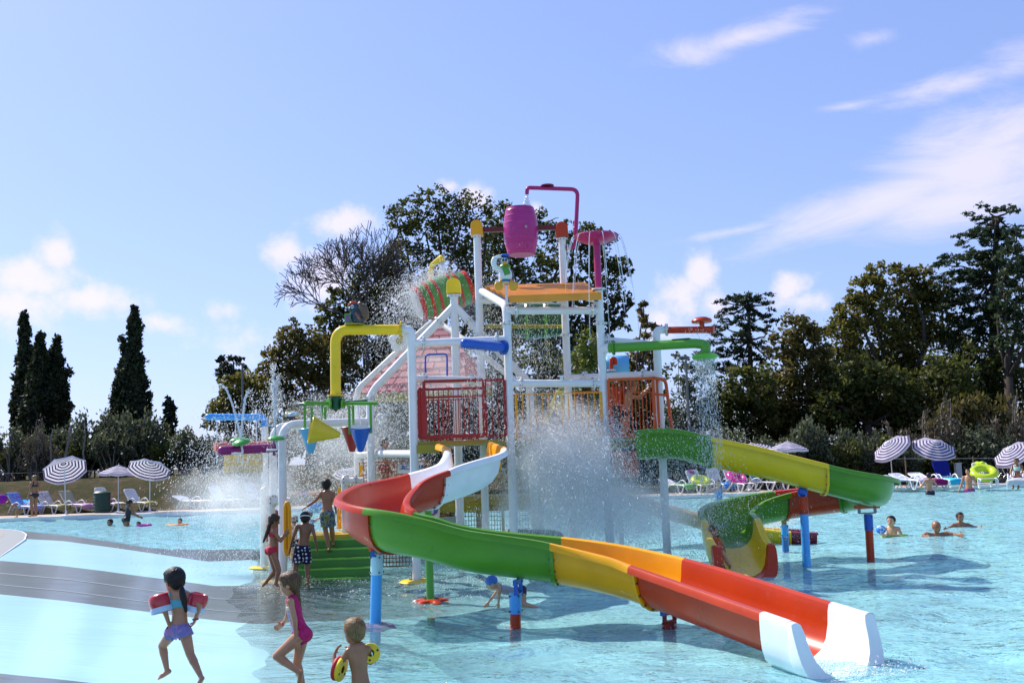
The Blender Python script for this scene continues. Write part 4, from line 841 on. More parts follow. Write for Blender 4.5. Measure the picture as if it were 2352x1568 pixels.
def leafcloud(lobes, size, dens, r, cl=26, flat=.75, upb=.6, aspect=1.6, shell=.5):
    """lobes: (center, (rx, ry, rz)); leaf quads in clumps scattered through each lobe"""
    out = []
    for c, rad in lobes:
        c = np.array(c, float); rad = np.array(rad, float)
        n = int(max(12, 2.0*dens*(rad[0]*rad[2]*PI)/(size*size*.5))); nc = max(4, n//cl)
        d = rand_unit(nc, r); q = (shell + (1-shell)*r.random((nc,1)))**.6 * (.78+.3*r.random((nc,1))); cc = c + d*q*rad
        cr = (.24*rad.min() + .16)*(.6+.8*r.random((nc,1)))
        k = np.repeat(np.arange(nc), cl); off = rand_unit(nc*cl, r)*(r.random((nc*cl,1))**.45)*cr[k]; off[:,2] *= flat
        out.append(cc[k]+off)
    P = np.concatenate(out); n = len(P); nr = rand_unit(n, r); nr[:,2] += upb; nr /= np.linalg.norm(nr,axis=1,keepdims=True)
    t = rand_unit(n, r); t -= nr*(t*nr).sum(1,keepdims=True); t /= np.linalg.norm(t,axis=1,keepdims=True); b = np.cross(nr, t)
    s = size*(.55+.9*r.random((n,1)))*.5; V = np.stack([P-t*s*aspect**.5, P-b*s/aspect**.5*.9, P+t*s*aspect**.5, P+b*s/aspect**.5*.9], 1).reshape(-1,3)
    F = np.arange(4*n).reshape(n,4); return V, F
def limb(b, p0, p1, r0, r1, r, seg=6, bend=.12, n=5):
    p0 = np.array(p0, float); p1 = np.array(p1, float); L = np.linalg.norm(p1-p0); o = r.normal(size=3)*L*bend; pts = []
    for i in range(n+1):
        t = i/n; pts.append(p0*(1-t)+p1*t + o*math.sin(PI*t) + r.normal(size=3)*L*.012)
    b.tube(pts, [r0+(r1-r0)*i/n for i in range(n+1)], seg)
def lobe3(l, Y, dr=.8):
    u, v, ru, rv = l[:4]; dy = l[4] if len(l) > 4 else 0; c = at(u, v, Y+dy); s = (Y+dy)/FPX
    return (tuple(c), (ru*s, min(ru,rv)*s*dr+.3, rv*s))
def groundz(x, y): return bank(x, y) if y > 45.9 else .02
def tree(name, label, lobes, Y, base_u, m, size=.23, dens=2.2, trunk_r=.28, fork=None, seed=1, cat='tree', group=None, bark=BARK, shell=.5, cl=26, flat=.75):
    r = np.random.default_rng(seed); L3 = [lobe3(l, Y) for l in lobes]; bx = at(base_u, 1050, Y).x; bz = groundz(bx, Y)-.2
    T = thing(name, label, cat, (bx, Y, bz), group)
    V, F = leafcloud(L3, size, dens, r, shell=shell, cl=cl, flat=flat); o = npmesh('crown', V, F, m, parent=T)
    zs = [c[2] for c, _ in L3]; fz = fork if fork is not None else bz + (min(zs)-bz)*.75; fz = max(fz, bz+.5)
    b = MB(); f = (bx + r.normal()*.15, Y, fz); b.tube([(bx,Y,bz),(bx+(f[0]-bx)*.4,Y,bz+(fz-bz)*.5), f], [trunk_r*1.25, trunk_r*1.0, trunk_r*.85], 8)
    for c, rad in L3:
        limb(b, f, c, trunk_r*.45, trunk_r*.12, r)
        for _ in range(3):
            d = rand_unit(1, r)[0]*np.array(rad)*.8; limb(b, c, np.array(c)+d, trunk_r*.13, .02, r, 4, n=3)
    b.build('trunk', bark, T, smooth=180); return T
tree('plane_tree', 'tallest open crowned tree with airy branches behind the striped barrel', [(935,500,48,48),(1000,462,58,42),(975,535,80,40),(1085,480,52,48),(1120,530,30,40),(1045,535,60,55),(905,490,22,16),(920,575,30,26),(1000,600,75,50),(1090,600,55,60),(1040,680,80,60),(960,660,50,40)], 74, 1030, LF_DARK, dens=1.25, seed=3, trunk_r=.4, fork=9, cl=20)
tree('broadleaf_tree', 'dark leafy tree rising directly behind the magenta tipping barrel', [(1150,495,34,36),(1135,555,45,50),(1175,560,50,45),(1150,640,70,70),(1190,720,80,80),(1120,760,80,80)], 78, 1160, LF_DARK, dens=1.7, seed=4, trunk_r=.4)
tree('broadleaf_tree', 'wide spreading dark tree behind the magenta dish, reaching out to the right', [(1255,515,48,30),(1320,530,50,32),(1372,560,50,36),(1300,580,90,50),(1415,600,50,26),(1440,615,26,16),(1370,640,70,50),(1260,650,80,60),(1410,690,50,26),(1445,700,18,12),(1330,720,80,60),(1240,740,80,70),(1400,760,50,40),(1300,810,100,70),(1420,730,30,22)], 72, 1330, LF_DARK, dens=1.55, seed=5, trunk_r=.42, fork=8)
tree('broadleaf_tree', 'dense dark rounded tree between the bare tree and the pink hut', [(860,640,62,46),(905,610,50,40),(800,690,52,40),(755,722,36,30),(900,700,80,60),(830,760,90,60),(960,730,60,60),(920,800,90,70),(770,790,60,50)], 70, 860, LF_DARK, dens=2.0, seed=6, trunk_r=.4)
tree('broadleaf_tree', 'broad green tree left of the yellow arch pipe', [(690,780,62,46),(645,830,40,50),(780,800,60,50),(620,880,40,50),(735,835,70,60),(700,890,85,60),(790,890,70,70),(660,930,50,50)], 66, 715, LF_RUST, dens=2.3, seed=7, trunk_r=.36)
tree('yellow_green_tree', 'low yellow green bushy tree above the sky blue spray pipe', [(560,895,52,44),(520,930,45,36),(595,915,40,50),(500,960,36,34),(575,960,70,45),(545,880,30,26)], 58, 555, LF_OLIVE, size=.22, dens=2.2, seed=8, trunk_r=.25)
tree('dark_tree', 'small black topped tree peeking over the yellow green tree', [(512,835,26,18),(535,828,20,14),(515,865,30,22),(545,850,24,18)], 72, 520, LF_CYP, size=.24, dens=2.2, seed=9)
tree('light_green_tree', 'small sunlit light green tree seen between the tower posts', [(1355,790,38,36),(1330,840,40,40),(1375,850,44,46),(1345,900,60,50),(1415,870,26,34)], 52, 1352, LF_LIGHT, size=.17, dens=2.0, seed=10, trunk_r=.14)
tree('pointed_tree', 'narrow pointed tree right of the tower below the white clouds', [(1476,710,10,22),(1482,745,22,24),(1490,790,30,30),(1475,840,44,36),(1495,880,52,40),(1470,930,50,50),(1505,760,14,12)], 64, 1480, LF_RUST, size=.24, dens=2.0, seed=11, trunk_r=.3)
tree('sparse_tree', 'thin sparse young tree beside the right lamp post', [(1560,830,26,26),(1590,860,36,34),(1555,890,40,38),(1610,900,36,40),(1570,950,60,45),(1625,830,20,16)], 56, 1575, LF_GREY, size=.16, dens=1.0, seed=12, trunk_r=.1)
for k, (lobes, u, sd, lb) in enumerate([
  ([(860,960,110,70),(780,990,80,60),(700,985,80,50)], 800, 20, 'dark shady tree mass low behind the cone spinner'),
  ([(1000,900,110,90),(1080,950,90,80),(960,980,90,60)], 1010, 21, 'dark shady tree low behind the pink hut'),
  ([(1210,880,110,90),(1290,930,90,80),(1180,980,90,60)], 1230, 22, 'dark shady tree low behind the tower deck'),
  ([(1420,930,90,80),(1500,980,90,60),(1380,1000,90,50)], 1430, 23, 'dark shady tree low behind the orange railing'),
  ([(1660,960,80,60),(1740,970,80,60),(1700,920,60,50)], 1690, 24, 'dark shady tree low behind the falling shower'),
  ([(1850,970,90,60),(1930,950,80,70),(1790,980,70,50)], 1860, 25, 'dark shady tree low above the upright right parasol'),
  ([(2030,960,100,70),(2110,980,90,60),(1970,980,70,50)], 2040, 26, 'dark shady tree low above the parasol tilted left'),
  ([(2220,940,90,70),(2300,950,90,80),(2170,990,70,50),(2350,990,60,60)], 2250, 27, 'dark shady tree low at the right edge')]):
    tree('shade_tree', lb, lobes, 62, u, LF_DARK, dens=2.2, seed=sd)
# cypresses
def cypress(label, prof, Y, seed, side=()):
    """prof: (v, u_center, half_width) from tip to base"""
    r = np.random.default_rng(seed); s = Y/FPX; lobes = []
    for (v0,u0,w0), (v1,u1,w1) in zip(prof, prof[1:]):
        n = max(1, int((v1-v0)/7))
        for k in range(n):
            t = (k+.5)/n; v, u, w = v0+(v1-v0)*t, u0+(u1-u0)*t, w0+(w1-w0)*t
            m_ = max(1, int(w/9))
            for j in range(m_*2+1): 
                a = r.random()*6.28; rr = w*.80*(r.random()**.4) if w > 8 else 0
                c = at(u+math.cos(a)*rr, v+r.normal()*3, Y+math.sin(a)*rr*s); q = max(5, min(w*.55, 15))*s*(.8+.4*r.random()); lobes.append((tuple(c), (q*.75, q*.75, q*1.15)))
    for (u, v, ru, rv) in side: lobes.append((tuple(at(u,v,Y)), (ru*s, ru*s, rv*s)))
    bx = at(prof[-1][1], 1050, Y).x; bz = groundz(bx, Y)-.2; T = thing('cypress_tree', label, 'tree', (bx, Y, bz)); V, F = leafcloud(lobes, .24, 2.0, r, cl=14, flat=1.4, upb=.2, shell=.3); npmesh('crown', V, F, LF_CYP, parent=T)
    b = MB(); b.tube([(bx,Y,bz),(bx,Y,bz+4),tuple(at(prof[0][1],prof[0][0]+30,Y))], [.3,.22,.05], 8); b.build('trunk', BARK, T, smooth=180)
cypress('tallest slim dark cypress at the far left with twin tips', [(722,53,3),(745,56,9),(800,60,18),(870,57,24),(940,50,28),(990,50,28)], 66, 31, [(49,735,4,14),(58,728,3,10)])
cypress('slim middle cypress of the left trio, slightly shorter', [(768,92,3),(800,92,10),(850,88,20),(920,82,30),(990,78,34)], 63, 32)
cypress('stout pointed cypress on the right of the left trio', [(778,134,3),(800,129,10),(830,124,22),(880,126,34),(930,124,42),(1000,118,46)], 64, 33, [(160,850,8,14)])
cypress('large cypress with a narrow top on a broad base left of the splash', [(708,309,5),(740,309,13),(790,309,16),(812,305,20),(850,303,34),(900,300,47),(950,296,57),(1000,296,60)], 62, 34, [(285,790,4,10),(280,782,3,8),(280,810,8,14)])
cypress('small dark cypress between two olives at the left', [(920,386,6),(940,388,13),(990,388,16),(1020,388,16)], 60, 35)
# bare tree: recursive branches
def bare_tree():
    r = np.random.default_rng(11); Y = 68; p0 = at(850,900,Y); T = thing('bare_tree', 'leafless grey tree with a fan of thin twigs left of the tall plane tree', 'tree', (p0.x, Y, groundz(p0.x,Y)-.2)); b = MB(); tw = MB()
    def grow(p, d, L, rad, lv):
        d = d/np.linalg.norm(d); pts = [p]; q = p.copy(); k = 4
        for i in range(k):
            d = d + r.normal(size=3)*.13 + np.array((0,0,.04)); d /= np.linalg.norm(d); q = q + d*L/k; pts.append(q.copy())
        b.tube(pts, [max(.022, rad*(1-.5*i/k)) for i in range(k+1)], 5 if lv < 2 else 3, cap=False)
        if lv >= 5 or rad < .009: return
        for i in range(2 if lv < 1 else 3):
            a = rand_unit(1, r)[0]; nd_ = d + a*(.62 if lv else .5); nd_[1] *= .6; j = pts[-1] if i < 2 else pts[2]
            grow(np.array(j), nd_, L*(.66+.2*r.random()), rad*.58, lv+1)
    base = np.array((p0.x, Y, groundz(p0.x,Y)-.2)); fk = np.array(tuple(at(835,770,Y)))
    b.tube([base, fk*.5+base*.5+np.array((.2,0,0)), fk], [.34,.28,.2], 8)
    for (u, v, L) in ((765,640,2.3),(800,600,2.4),(865,610,2.2),(735,690,2.3),(775,660,2.2),(840,610,2.2),(900,640,2.0)): grow(fk, np.array(tuple(at(u,v,Y)))-fk, L, .13, 0)
    b.build('branches', mat('twig_bark', (.085,.07,.058), .9, .2), T, smooth=180)
bare_tree()
# cedars and the wood on the right
def cedar(label, tiers, Y, trunk, seed, m=LF_CEDAR, size=.17, tr=.3, name='cedar_tree'):
    """tiers: (u, v, half_width, half_height, droop)"""
    r = np.random.default_rng(seed); lobes = []; s = Y/FPX; b = MB()
    tp = [np.array(tuple(at(u,v,Y))) for u, v in trunk]
    for (u, v, w, h, dr) in tiers:
        n = max(4, int(w/3.2))
        for k in range(n):
            x = (2*(k+.5)/n-1) if True else 0; x *= .8+.45*r.random(); dy = r.normal()*w*s*.45; c = at(u+x*w, v+dr*abs(x)**1.5*w+r.normal()*h*.85, Y+dy); q = (6+6*r.random())*s*min(1.3,max(.6,w/45)); lobes.append((tuple(c), (q*1.5, q*1.6, h*s*.60)))
        tt = min(tp, key=lambda p: abs(p[2]-at(u,v,Y).z)); 
        for sx in (-.75, .75): limb(b, tt, tuple(at(u+sx*w, v+dr*.6*w+4, Y+r.normal()*.8)), .09, .02, r, 5, .05)
    bx, bz = tp[-1][0], groundz(tp[-1][0], Y)-.2; T = thing(name, label, 'tree', (bx, Y, bz)); V, F = leafcloud(lobes, size, 1.9, r, cl=11, flat=.5, upb=1.0, shell=.1, aspect=2.4); npmesh('crown', V, F, m, parent=T)
    b.tube(list(reversed(tp+[np.array((bx,Y,bz))])), [tr]+[tr*(.95-.8*i/len(tp)) for i in range(len(tp))], 8); b.build('trunk', BARK, T, smooth=180)
cedar('flat topped cedar with open tiers standing alone right of the green shower', [(1700,688,42,12,.1),(1735,690,42,10,.25),(1690,715,45,9,.15),(1742,722,40,8,.3),(1680,742,45,9,.2),(1735,750,40,8,.2),(1675,772,50,9,.15),(1730,785,45,9,.2),(1670,805,55,10,.15),(1735,815,40,9,.2),(1685,840,60,12,.2)], 66, [(1718,700),(1722,780),(1724,860),(1725,960)], 41, tr=.25)
tree('chestnut_tree', 'rust tinged round tree right of the lone cedar', [(1828,745,36,34),(1800,790,44,44),(1868,790,50,50),(1840,850,80,60),(1790,900,60,60),(1890,900,70,70),(1830,960,90,60)], 62, 1840, LF_RUST, dens=2.3, seed=42, trunk_r=.38)
tree('broadleaf_tree', 'green tree filling the gap behind the lone cedar', [(1690,890,60,50),(1740,900,60,60),(1660,940,60,50),(1720,960,80,50)], 60, 1700, LF_DARK, dens=2.2, seed=43)
tree('chestnut_tree', 'biggest rounded olive brown tree left of the tall right cedar', [(2045,632,70,32),(2110,650,60,40),(1985,665,46,40),(2060,700,110,60),(1960,720,50,44),(2140,720,80,70),(1930,770,50,50),(2020,790,110,80),(2120,820,110,90),(1950,860,80,80),(2060,900,120,80)], 66, 2060, LF_OLIVE, dens=2.1, seed=44, trunk_r=.5)
tree('broadleaf_tree', 'dark green tree under the biggest rounded tree', [(1960,860,70,60),(2010,900,90,70),(2110,930,90,70),(1920,930,70,60),(2180,880,70,80)], 60, 2010, LF_DARK, dens=2.2, seed=45)
cedar('towering dark cedar with drooping branch tips at the right edge', [(2300,484,40,10,-.25),(2265,500,38,12,.1),(2290,525,55,12,.15),(2250,548,50,12,.15),(2295,570,60,14,.2),(2215,592,75,10,.12),(2290,605,70,14,.2),(2215,630,60,14,.2),(2280,650,80,18,.2),(2220,690,60,18,.2),(2290,710,70,20,.2),(2230,760,60,20,.2),(2290,790,70,24,.2)], 64, [(2290,500),(2284,640),(2282,800),(2285,960)], 46, tr=.42)
tree('pine_tree', 'dark pine with tall bare trunk cut by the right edge', [(2335,550,26,30),(2320,600,36,34),(2355,640,50,50),(2310,680,40,36),(2350,720,60,50),(2330,790,50,40)], 60, 2325, LF_CEDAR, dens=1.8, seed=47, trunk_r=.3)
tree('broadleaf_tree', 'dark undergrowth tree between the right trunks', [(2240,840,60,60),(2300,880,80,60),(2200,930,80,60),(2350,900,60,80)], 62, 2250, LF_DARK, dens=1.6, seed=48)
# olives and shrubs: a few prototypes copied along both sides
def shrub_proto(name, label, m, size, seed, dens=1.7, twigs=8, w=1.0, h=1.0, group=None, cat='shrub', nl=9, bark=GREYBARK, shell=.35):
    r = np.random.default_rng(seed); lobes = []
    for k in range(nl):
        a = r.random()*6.28; q = r.random()**.5*.75; zz_ = .35+.75*r.random()*(1-q*.5); lobes.append(((math.cos(a)*q*w, math.sin(a)*q*w, zz_*1.35*h), (.42*w*(.7+.5*r.random()), .42*w, .40*h*(.7+.5*r.random()))))
    T = thing(name, label, cat, (0,0,0), group); V, F = leafcloud(lobes, size, dens, r, cl=16, shell=shell); npmesh('foliage', V, F, m, parent=T); b = MB()
    for k in range(twigs): c = lobes[k % nl][0]; limb(b, (r.normal()*.1, r.normal()*.1, -.1), np.array(c)*(1.0+.35*r.random()), .05, .012, r, 4, .15)
    b.build('stems', bark, T, smooth=180); return T
PRO = {'olive': shrub_proto('olive_bush', 'grey green olive bush behind the loungers', LF_GREY, .10, 61, 1.9, group='olive bushes round the pool', cat='bush'),
 'hedge': shrub_proto('hedge_bush', 'dark green hedge bush behind the loungers', LF_DARK, .11, 62, 3.0, group='dark hedge bushes round the pool', cat='bush'),
 'twig': shrub_proto('twiggy_bush', 'dry brownish twiggy bush behind the parasols', leaf_mat('leaf_dry', (.05,.045,.025), (.16,.125,.08)), .09, 63, .55, 30, group='dry twiggy bushes at the wood edge', cat='bush'),
 'gold': shrub_proto('golden_bush', 'golden brown bush at the wood edge', LF_RUST, .12, 64, 1.8, group='golden bushes at the wood edge', cat='bush')}
used = {k: False for k in PRO}
def put(kind, u, v, Y, half_u, top_v, lab=None):
    """bush whose top is seen at (u, top_v), half width half_u"""
    p = at(u, v, Y); z0 = groundz(p.x, Y)-.1; H_ = (at(u, top_v, Y).z - z0)/1.75; w = half_u*Y/FPX/1.1; rz = random.random()*6.28
    if used[kind]: o = copy_tree(PRO[kind], (p.x, Y, z0), (0,0,rz), (w, w, H_))
    else: o = PRO[kind]; used[kind] = True; o.location = (p.x, Y, z0); o.rotation_euler = (0,0,rz); o.scale = (w, w, H_); ORG_[o.name] = Vector((p.x,Y,z0))
    bush_n[kind].append((u, o))
    return o
rr = random.Random(5); bush_n = {k: [] for k in PRO}
for u in range(-40, 640, 46): put('hedge', u+rr.uniform(-12,12), 1060, 56.5+rr.uniform(-1,1), 48, 1000+rr.uniform(-14,22))
for u, t, w in ((20,955,56),(100,960,50),(200,920,60),(255,975,50),(330,915,62),(290,960,60),(430,965,55),(480,985,50),(540,985,60),(600,965,50),(640,990,50),(150,985,44)): put('olive', u, 1060, 55+rr.uniform(0,2), w, t)
for u, t, w in ((80,955,42),(110,990,34),(560,1000,40)): put('twig', u, 1060, 54, w, t)
for u in range(660, 1530, 62): put('hedge', u+rr.uniform(-12,12), 1060, 57+rr.uniform(-1,1), 56, 985+rr.uniform(-20,22))
for u in range(1520, 2400, 44): put('hedge', u+rr.uniform(-12,12), 1050, 50.5+rr.uniform(-1,1), 50, 1010+rr.uniform(-30,20))
for u, t, w in ((1650,950,60),(1700,965,60),(1760,985,50),(1860,935,66),(1900,960,60),(1830,985,50),(1960,985,50),(2010,970,50),(2240,960,70),(2310,985,60),(2070,1000,50)): put('olive', u, 1050, 50+rr.uniform(-.6,1.2), w, t)
for u, t, w in ((2110,935,56),(2180,905,60),(2160,960,50),(2320,900,60),(2350,960,50),(2060,960,40)): put('twig', u, 1050, 51.5, w, t)
for u, t, w in ((2230,880,70),(2300,868,60),(2180,890,60)): put('gold', u, 1050, 54.5, w, t)
# slender young trunks in the left hedge
for (pts, rad, lb) in (([(117,1105),(118,1060),(116,1010),(122,985)], .07, 'thin pale trunk leftmost in the left hedge'),([(143,1105),(150,1050),(158,1010),(163,975)], .10, 'leaning forked pale trunk in the left hedge'),([(195,1075),(191,1040),(196,1000),(194,970)], .06, 'thin pale trunk above the first tilted parasol')):
    b = MB(); P = [at(u,v,53.2) for u, v in pts]; b.tube(P, [rad*(1-.2*i) for i in range(len(P))], 7); tag(b.build('bare_sapling', GREYBARK, smooth=180), lb, 'tree')
b = MB(); b.tube([at(155,1110,52.6), at(156,1072,52.6)], [.3,.26], 9); tag(b.build('tree_stump', BARK, smooth=50), 'cut brown stump at the foot of the left hedge', 'stump')
# lamp posts
def lamp(u, vt, vb, Y, label):
    p = at(u, vb, Y); q = at(u, vt, Y); t = thing('lamp_post', label, 'lamp post', (p.x, Y, groundz(p.x,Y)-.1)); m = mat('lamp_grey', (.10,.105,.11), .5)
    b = MB(); b.tube([(p.x,Y,groundz(p.x,Y)-.1),(p.x,Y,q.z)], [.09,.055], 10); b.build('pole', m, t, smooth=60); b = MB(); b.box((p.x-.12,Y,q.z+.05), (.42,.22,.1)); b.build('lamp_head', m, t)
lamp(557, 838, 960, 54, 'dark slim lamp post in front of the yellow green tree'); lamp(1584, 822, 990, 50, 'grey lamp post beside the falling shower water')
# wire fence lines along the hedge
for (u0,v0,u1,v1,Y,lb) in ((0,1087,235,1080,53.5,'thin wire fence line under the left hedge'),(2040,1053,2352,1052,48.6,'thin wire fence line under the right hedge')):
    b = MB(); b.tube([at(u0,v0,Y), at(u1,v1,Y)], .012, 5); f = thing('wire_fence', lb, 'fence', at(u0,v0,Y)); b.build('wire', mat('wire_grey', (.4,.42,.4), .5), f)
    for k in range(4): p = at(u0+(u1-u0)*(k+.5)/4, v0, Y); b = MB(); b.tube([(p.x,Y,groundz(p.x,Y)-.1),(p.x,Y,p.z+.1)], .035, 6); b.build('fence_post', mat('post_wood', (.25,.15,.08), .8), f)

AN = [(-80,'by the left picture edge'),(60,'behind the woman in black bikini'),(140,'behind the leftmost parasol'),(205,'behind the green bin'),(270,'behind the second parasol'),(345,'behind the third parasol'),(430,'right of the third parasol'),(515,'behind the sky blue pipe'),(590,'behind the yellow sign'),(660,'behind the bee statue'),(740,'behind the cone rack'),(840,'behind the white arch leg'),(960,'behind the red railing'),(1070,'behind the white slide section'),(1180,'behind the tower front post'),(1290,'behind the yellow railing'),(1400,'behind the orange railing'),(1520,'behind the right tower post'),(1580,'beside the grey lamp post'),(1640,'under the falling shower'),(1700,'left of the upright right parasol'),(1790,'behind the upright right parasol'),(1860,'right of the upright right parasol'),(1930,'above the green slide bend'),(2000,'left of the parasol tilted left'),(2060,'behind the parasol tilted left'),(2130,'behind the parasol with its top to the pool'),(2200,'behind the slim man in purple shorts'),(2260,'above the large lime ring'),(2330,'behind the stroller')]
AD = {'hedge': ['dark green hedge bush','low dark hedge bush','dense dark hedge bush'], 'olive': ['grey green olive bush','taller grey olive bush','pale olive bush'], 'twig': ['dry twiggy bush','brownish twiggy bush','bare looking bush'], 'gold': ['golden brown bush','rusty golden bush','bushy golden shrub']}
for k, lst in bush_n.items():
    cnt = {}
    for u, o in sorted(lst, key=lambda t: t[0]):
        a = min(AN, key=lambda q: abs(q[0]-u))[1]; i = cnt.get(a, 0); cnt[a] = i+1; o['label'] = AD[k][i % 3] + ' ' + a
# ------------------------------------------------------------------ people
def skin_mat(name, c):
    m = mat(name, c, .33, .5, var=.16, vscale=7, bump=.08, bscale=55); return m
SK_TAN = skin_mat('skin_tanned', (.32,.135,.062)); SK_MID = skin_mat('skin_mid', (.47,.22,.115)); SK_LIGHT = skin_mat('skin_light', (.58,.32,.20)); SK_DARK = skin_mat('skin_deep_tan', (.24,.095,.042))
def hair_mat(name, c):
    m = mat(name, c, .42, .3, var=0); N = m.node_tree.nodes; L = m.node_tree.links; b = N['Principled BSDF']; tc = N.new('ShaderNodeTexCoord'); mp = N.new('ShaderNodeMapping'); mp.inputs['Scale'].default_value = (120,120,11); L.new(tc.outputs['Object'], mp.inputs[0])
    n = N.new('ShaderNodeTexNoise'); n.inputs['Scale'].default_value = 1; n.inputs['Detail'].default_value = 4; n.inputs['Distortion'].default_value = .4; L.new(mp.outputs[0], n.inputs[0]); r = N.new('ShaderNodeValToRGB'); L.new(n.outputs[0], r.inputs[0])
    r.color_ramp.elements[0].position = .3; r.color_ramp.elements[0].color = tuple(x*.35 for x in c)+(1,); r.color_ramp.elements[1].position = .7; r.color_ramp.elements[1].color = tuple(min(1,x*1.7) for x in c)+(1,); L.new(r.outputs[0], b.inputs['Base Color'])
    bp = N.new('ShaderNodeBump'); bp.inputs['Strength'].default_value = .9; bp.inputs['Distance'].default_value = .008; L.new(n.outputs[0], bp.inputs['Height']); L.new(bp.outputs[0], b.inputs['Normal']); return m
HR_BLACK = hair_mat('hair_black', (.012,.009,.008)); HR_BROWN = hair_mat('hair_brown', (.055,.03,.016)); HR_DARKBLOND = hair_mat('hair_dark_blond', (.19,.105,.038)); HR_BLOND = hair_mat('hair_blond', (.32,.20,.08)); HR_RED = hair_mat('hair_auburn', (.14,.05,.02))
EYE = mat('eye_dark', (.01,.008,.007), .2, var=0); LIP = mat('lip', (.35,.09,.07), .5, var=0)
def pattern_mat(name, kind, c):
    m = mat(name, c[0], .75, .3, var=0); N = m.node_tree.nodes; L = m.node_tree.links; b = N['Principled BSDF']; tc = N.new('ShaderNodeTexCoord')
    if kind == 'noise':
        n = N.new('ShaderNodeTexNoise'); n.inputs['Scale'].default_value = 9; n.inputs['Detail'].default_value = 3; n.inputs['Distortion'].default_value = 2; L.new(tc.outputs['Object'], n.inputs[0]); fac = n.outputs[0]
        r = N.new('ShaderNodeValToRGB'); r.color_ramp.interpolation = 'CONSTANT'; e = r.color_ramp.elements
        k = len(c); e[0].position = 0; e[0].color = (*c[0],1); e[1].position = .40; e[1].color = (*c[1],1)
        for i in range(2, k): q = e.new(.40 + .22*(i-1)/(k-1)); q.color = (*c[i],1)
        L.new(fac, r.inputs[0]); L.new(r.outputs[0], b.inputs['Base Color'])
    elif kind == 'dots':
        v = N.new('ShaderNodeTexVoronoi'); v.inputs['Scale'].default_value = 17; v.inputs['Randomness'].default_value = .35; L.new(tc.outputs['Object'], v.inputs['Vector'])
        r = N.new('ShaderNodeMath'); r.operation = 'LESS_THAN'; r.inputs[1].default_value = .33; L.new(v.outputs['Distance'], r.inputs[0])
        mx = N.new('ShaderNodeMix'); mx.data_type = 'RGBA'; L.new(r.outputs[0], mx.inputs[0]); mx.inputs[6].default_value = (*c[0],1); mx.inputs[7].default_value = (*c[1],1); L.new(mx.outputs[2], b.inputs['Base Color'])
    elif kind == 'stripe':
        w = N.new('ShaderNodeTexWave'); w.bands_direction = 'X'; w.inputs['Scale'].default_value = 22; L.new(tc.outputs['Object'], w.inputs['Vector'])
        r = N.new('ShaderNodeMath'); r.operation = 'GREATER_THAN'; r.inputs[1].default_value = .5; L.new(w.outputs['Fac'], r.inputs[0])
        mx = N.new('ShaderNodeMix'); mx.data_type = 'RGBA'; L.new(r.outputs[0], mx.inputs[0]); mx.inputs[6].default_value = (*c[0],1); mx.inputs[7].default_value = (*c[1],1); L.new(mx.outputs[2], b.inputs['Base Color'])
    return m
def capsule(b, p, q, r0, r1, seg=10):
    p = Vector(p); q = Vector(q); d = q-p; L = d.length
    if L < 1e-4: b.ell(p, max(r0,r1), seg=seg, rings=6); return
    pr = [(r0*math.sin(a), -r0*math.cos(a)) for a in (0,.5,1.0,1.4)] + [(r1*math.sin(a), L+r1*math.cos(a)) for a in (1.4,1.0,.5,0)]
    b.lathe(pr, p, d, seg)
def voxel(b, vox, smooth_it, name):
    me = bpy.data.meshes.new('tmp'); me.from_pydata([tuple(v) for v in b.v], [], b.f); o = bpy.data.objects.new('tmp', me); C.objects.link(o)
    m = o.modifiers.new('r','REMESH'); m.mode = 'VOXEL'; m.voxel_size = vox; m.use_smooth_shade = True
    if smooth_it: s = o.modifiers.new('s','SMOOTH'); s.factor = .5; s.iterations = smooth_it
    dg = bpy.context.evaluated_depsgraph_get(); out = bpy.data.meshes.new_from_object(o.evaluated_get(dg)); bpy.data.objects.remove(o); bpy.data.meshes.remove(me); out.name = name; return out
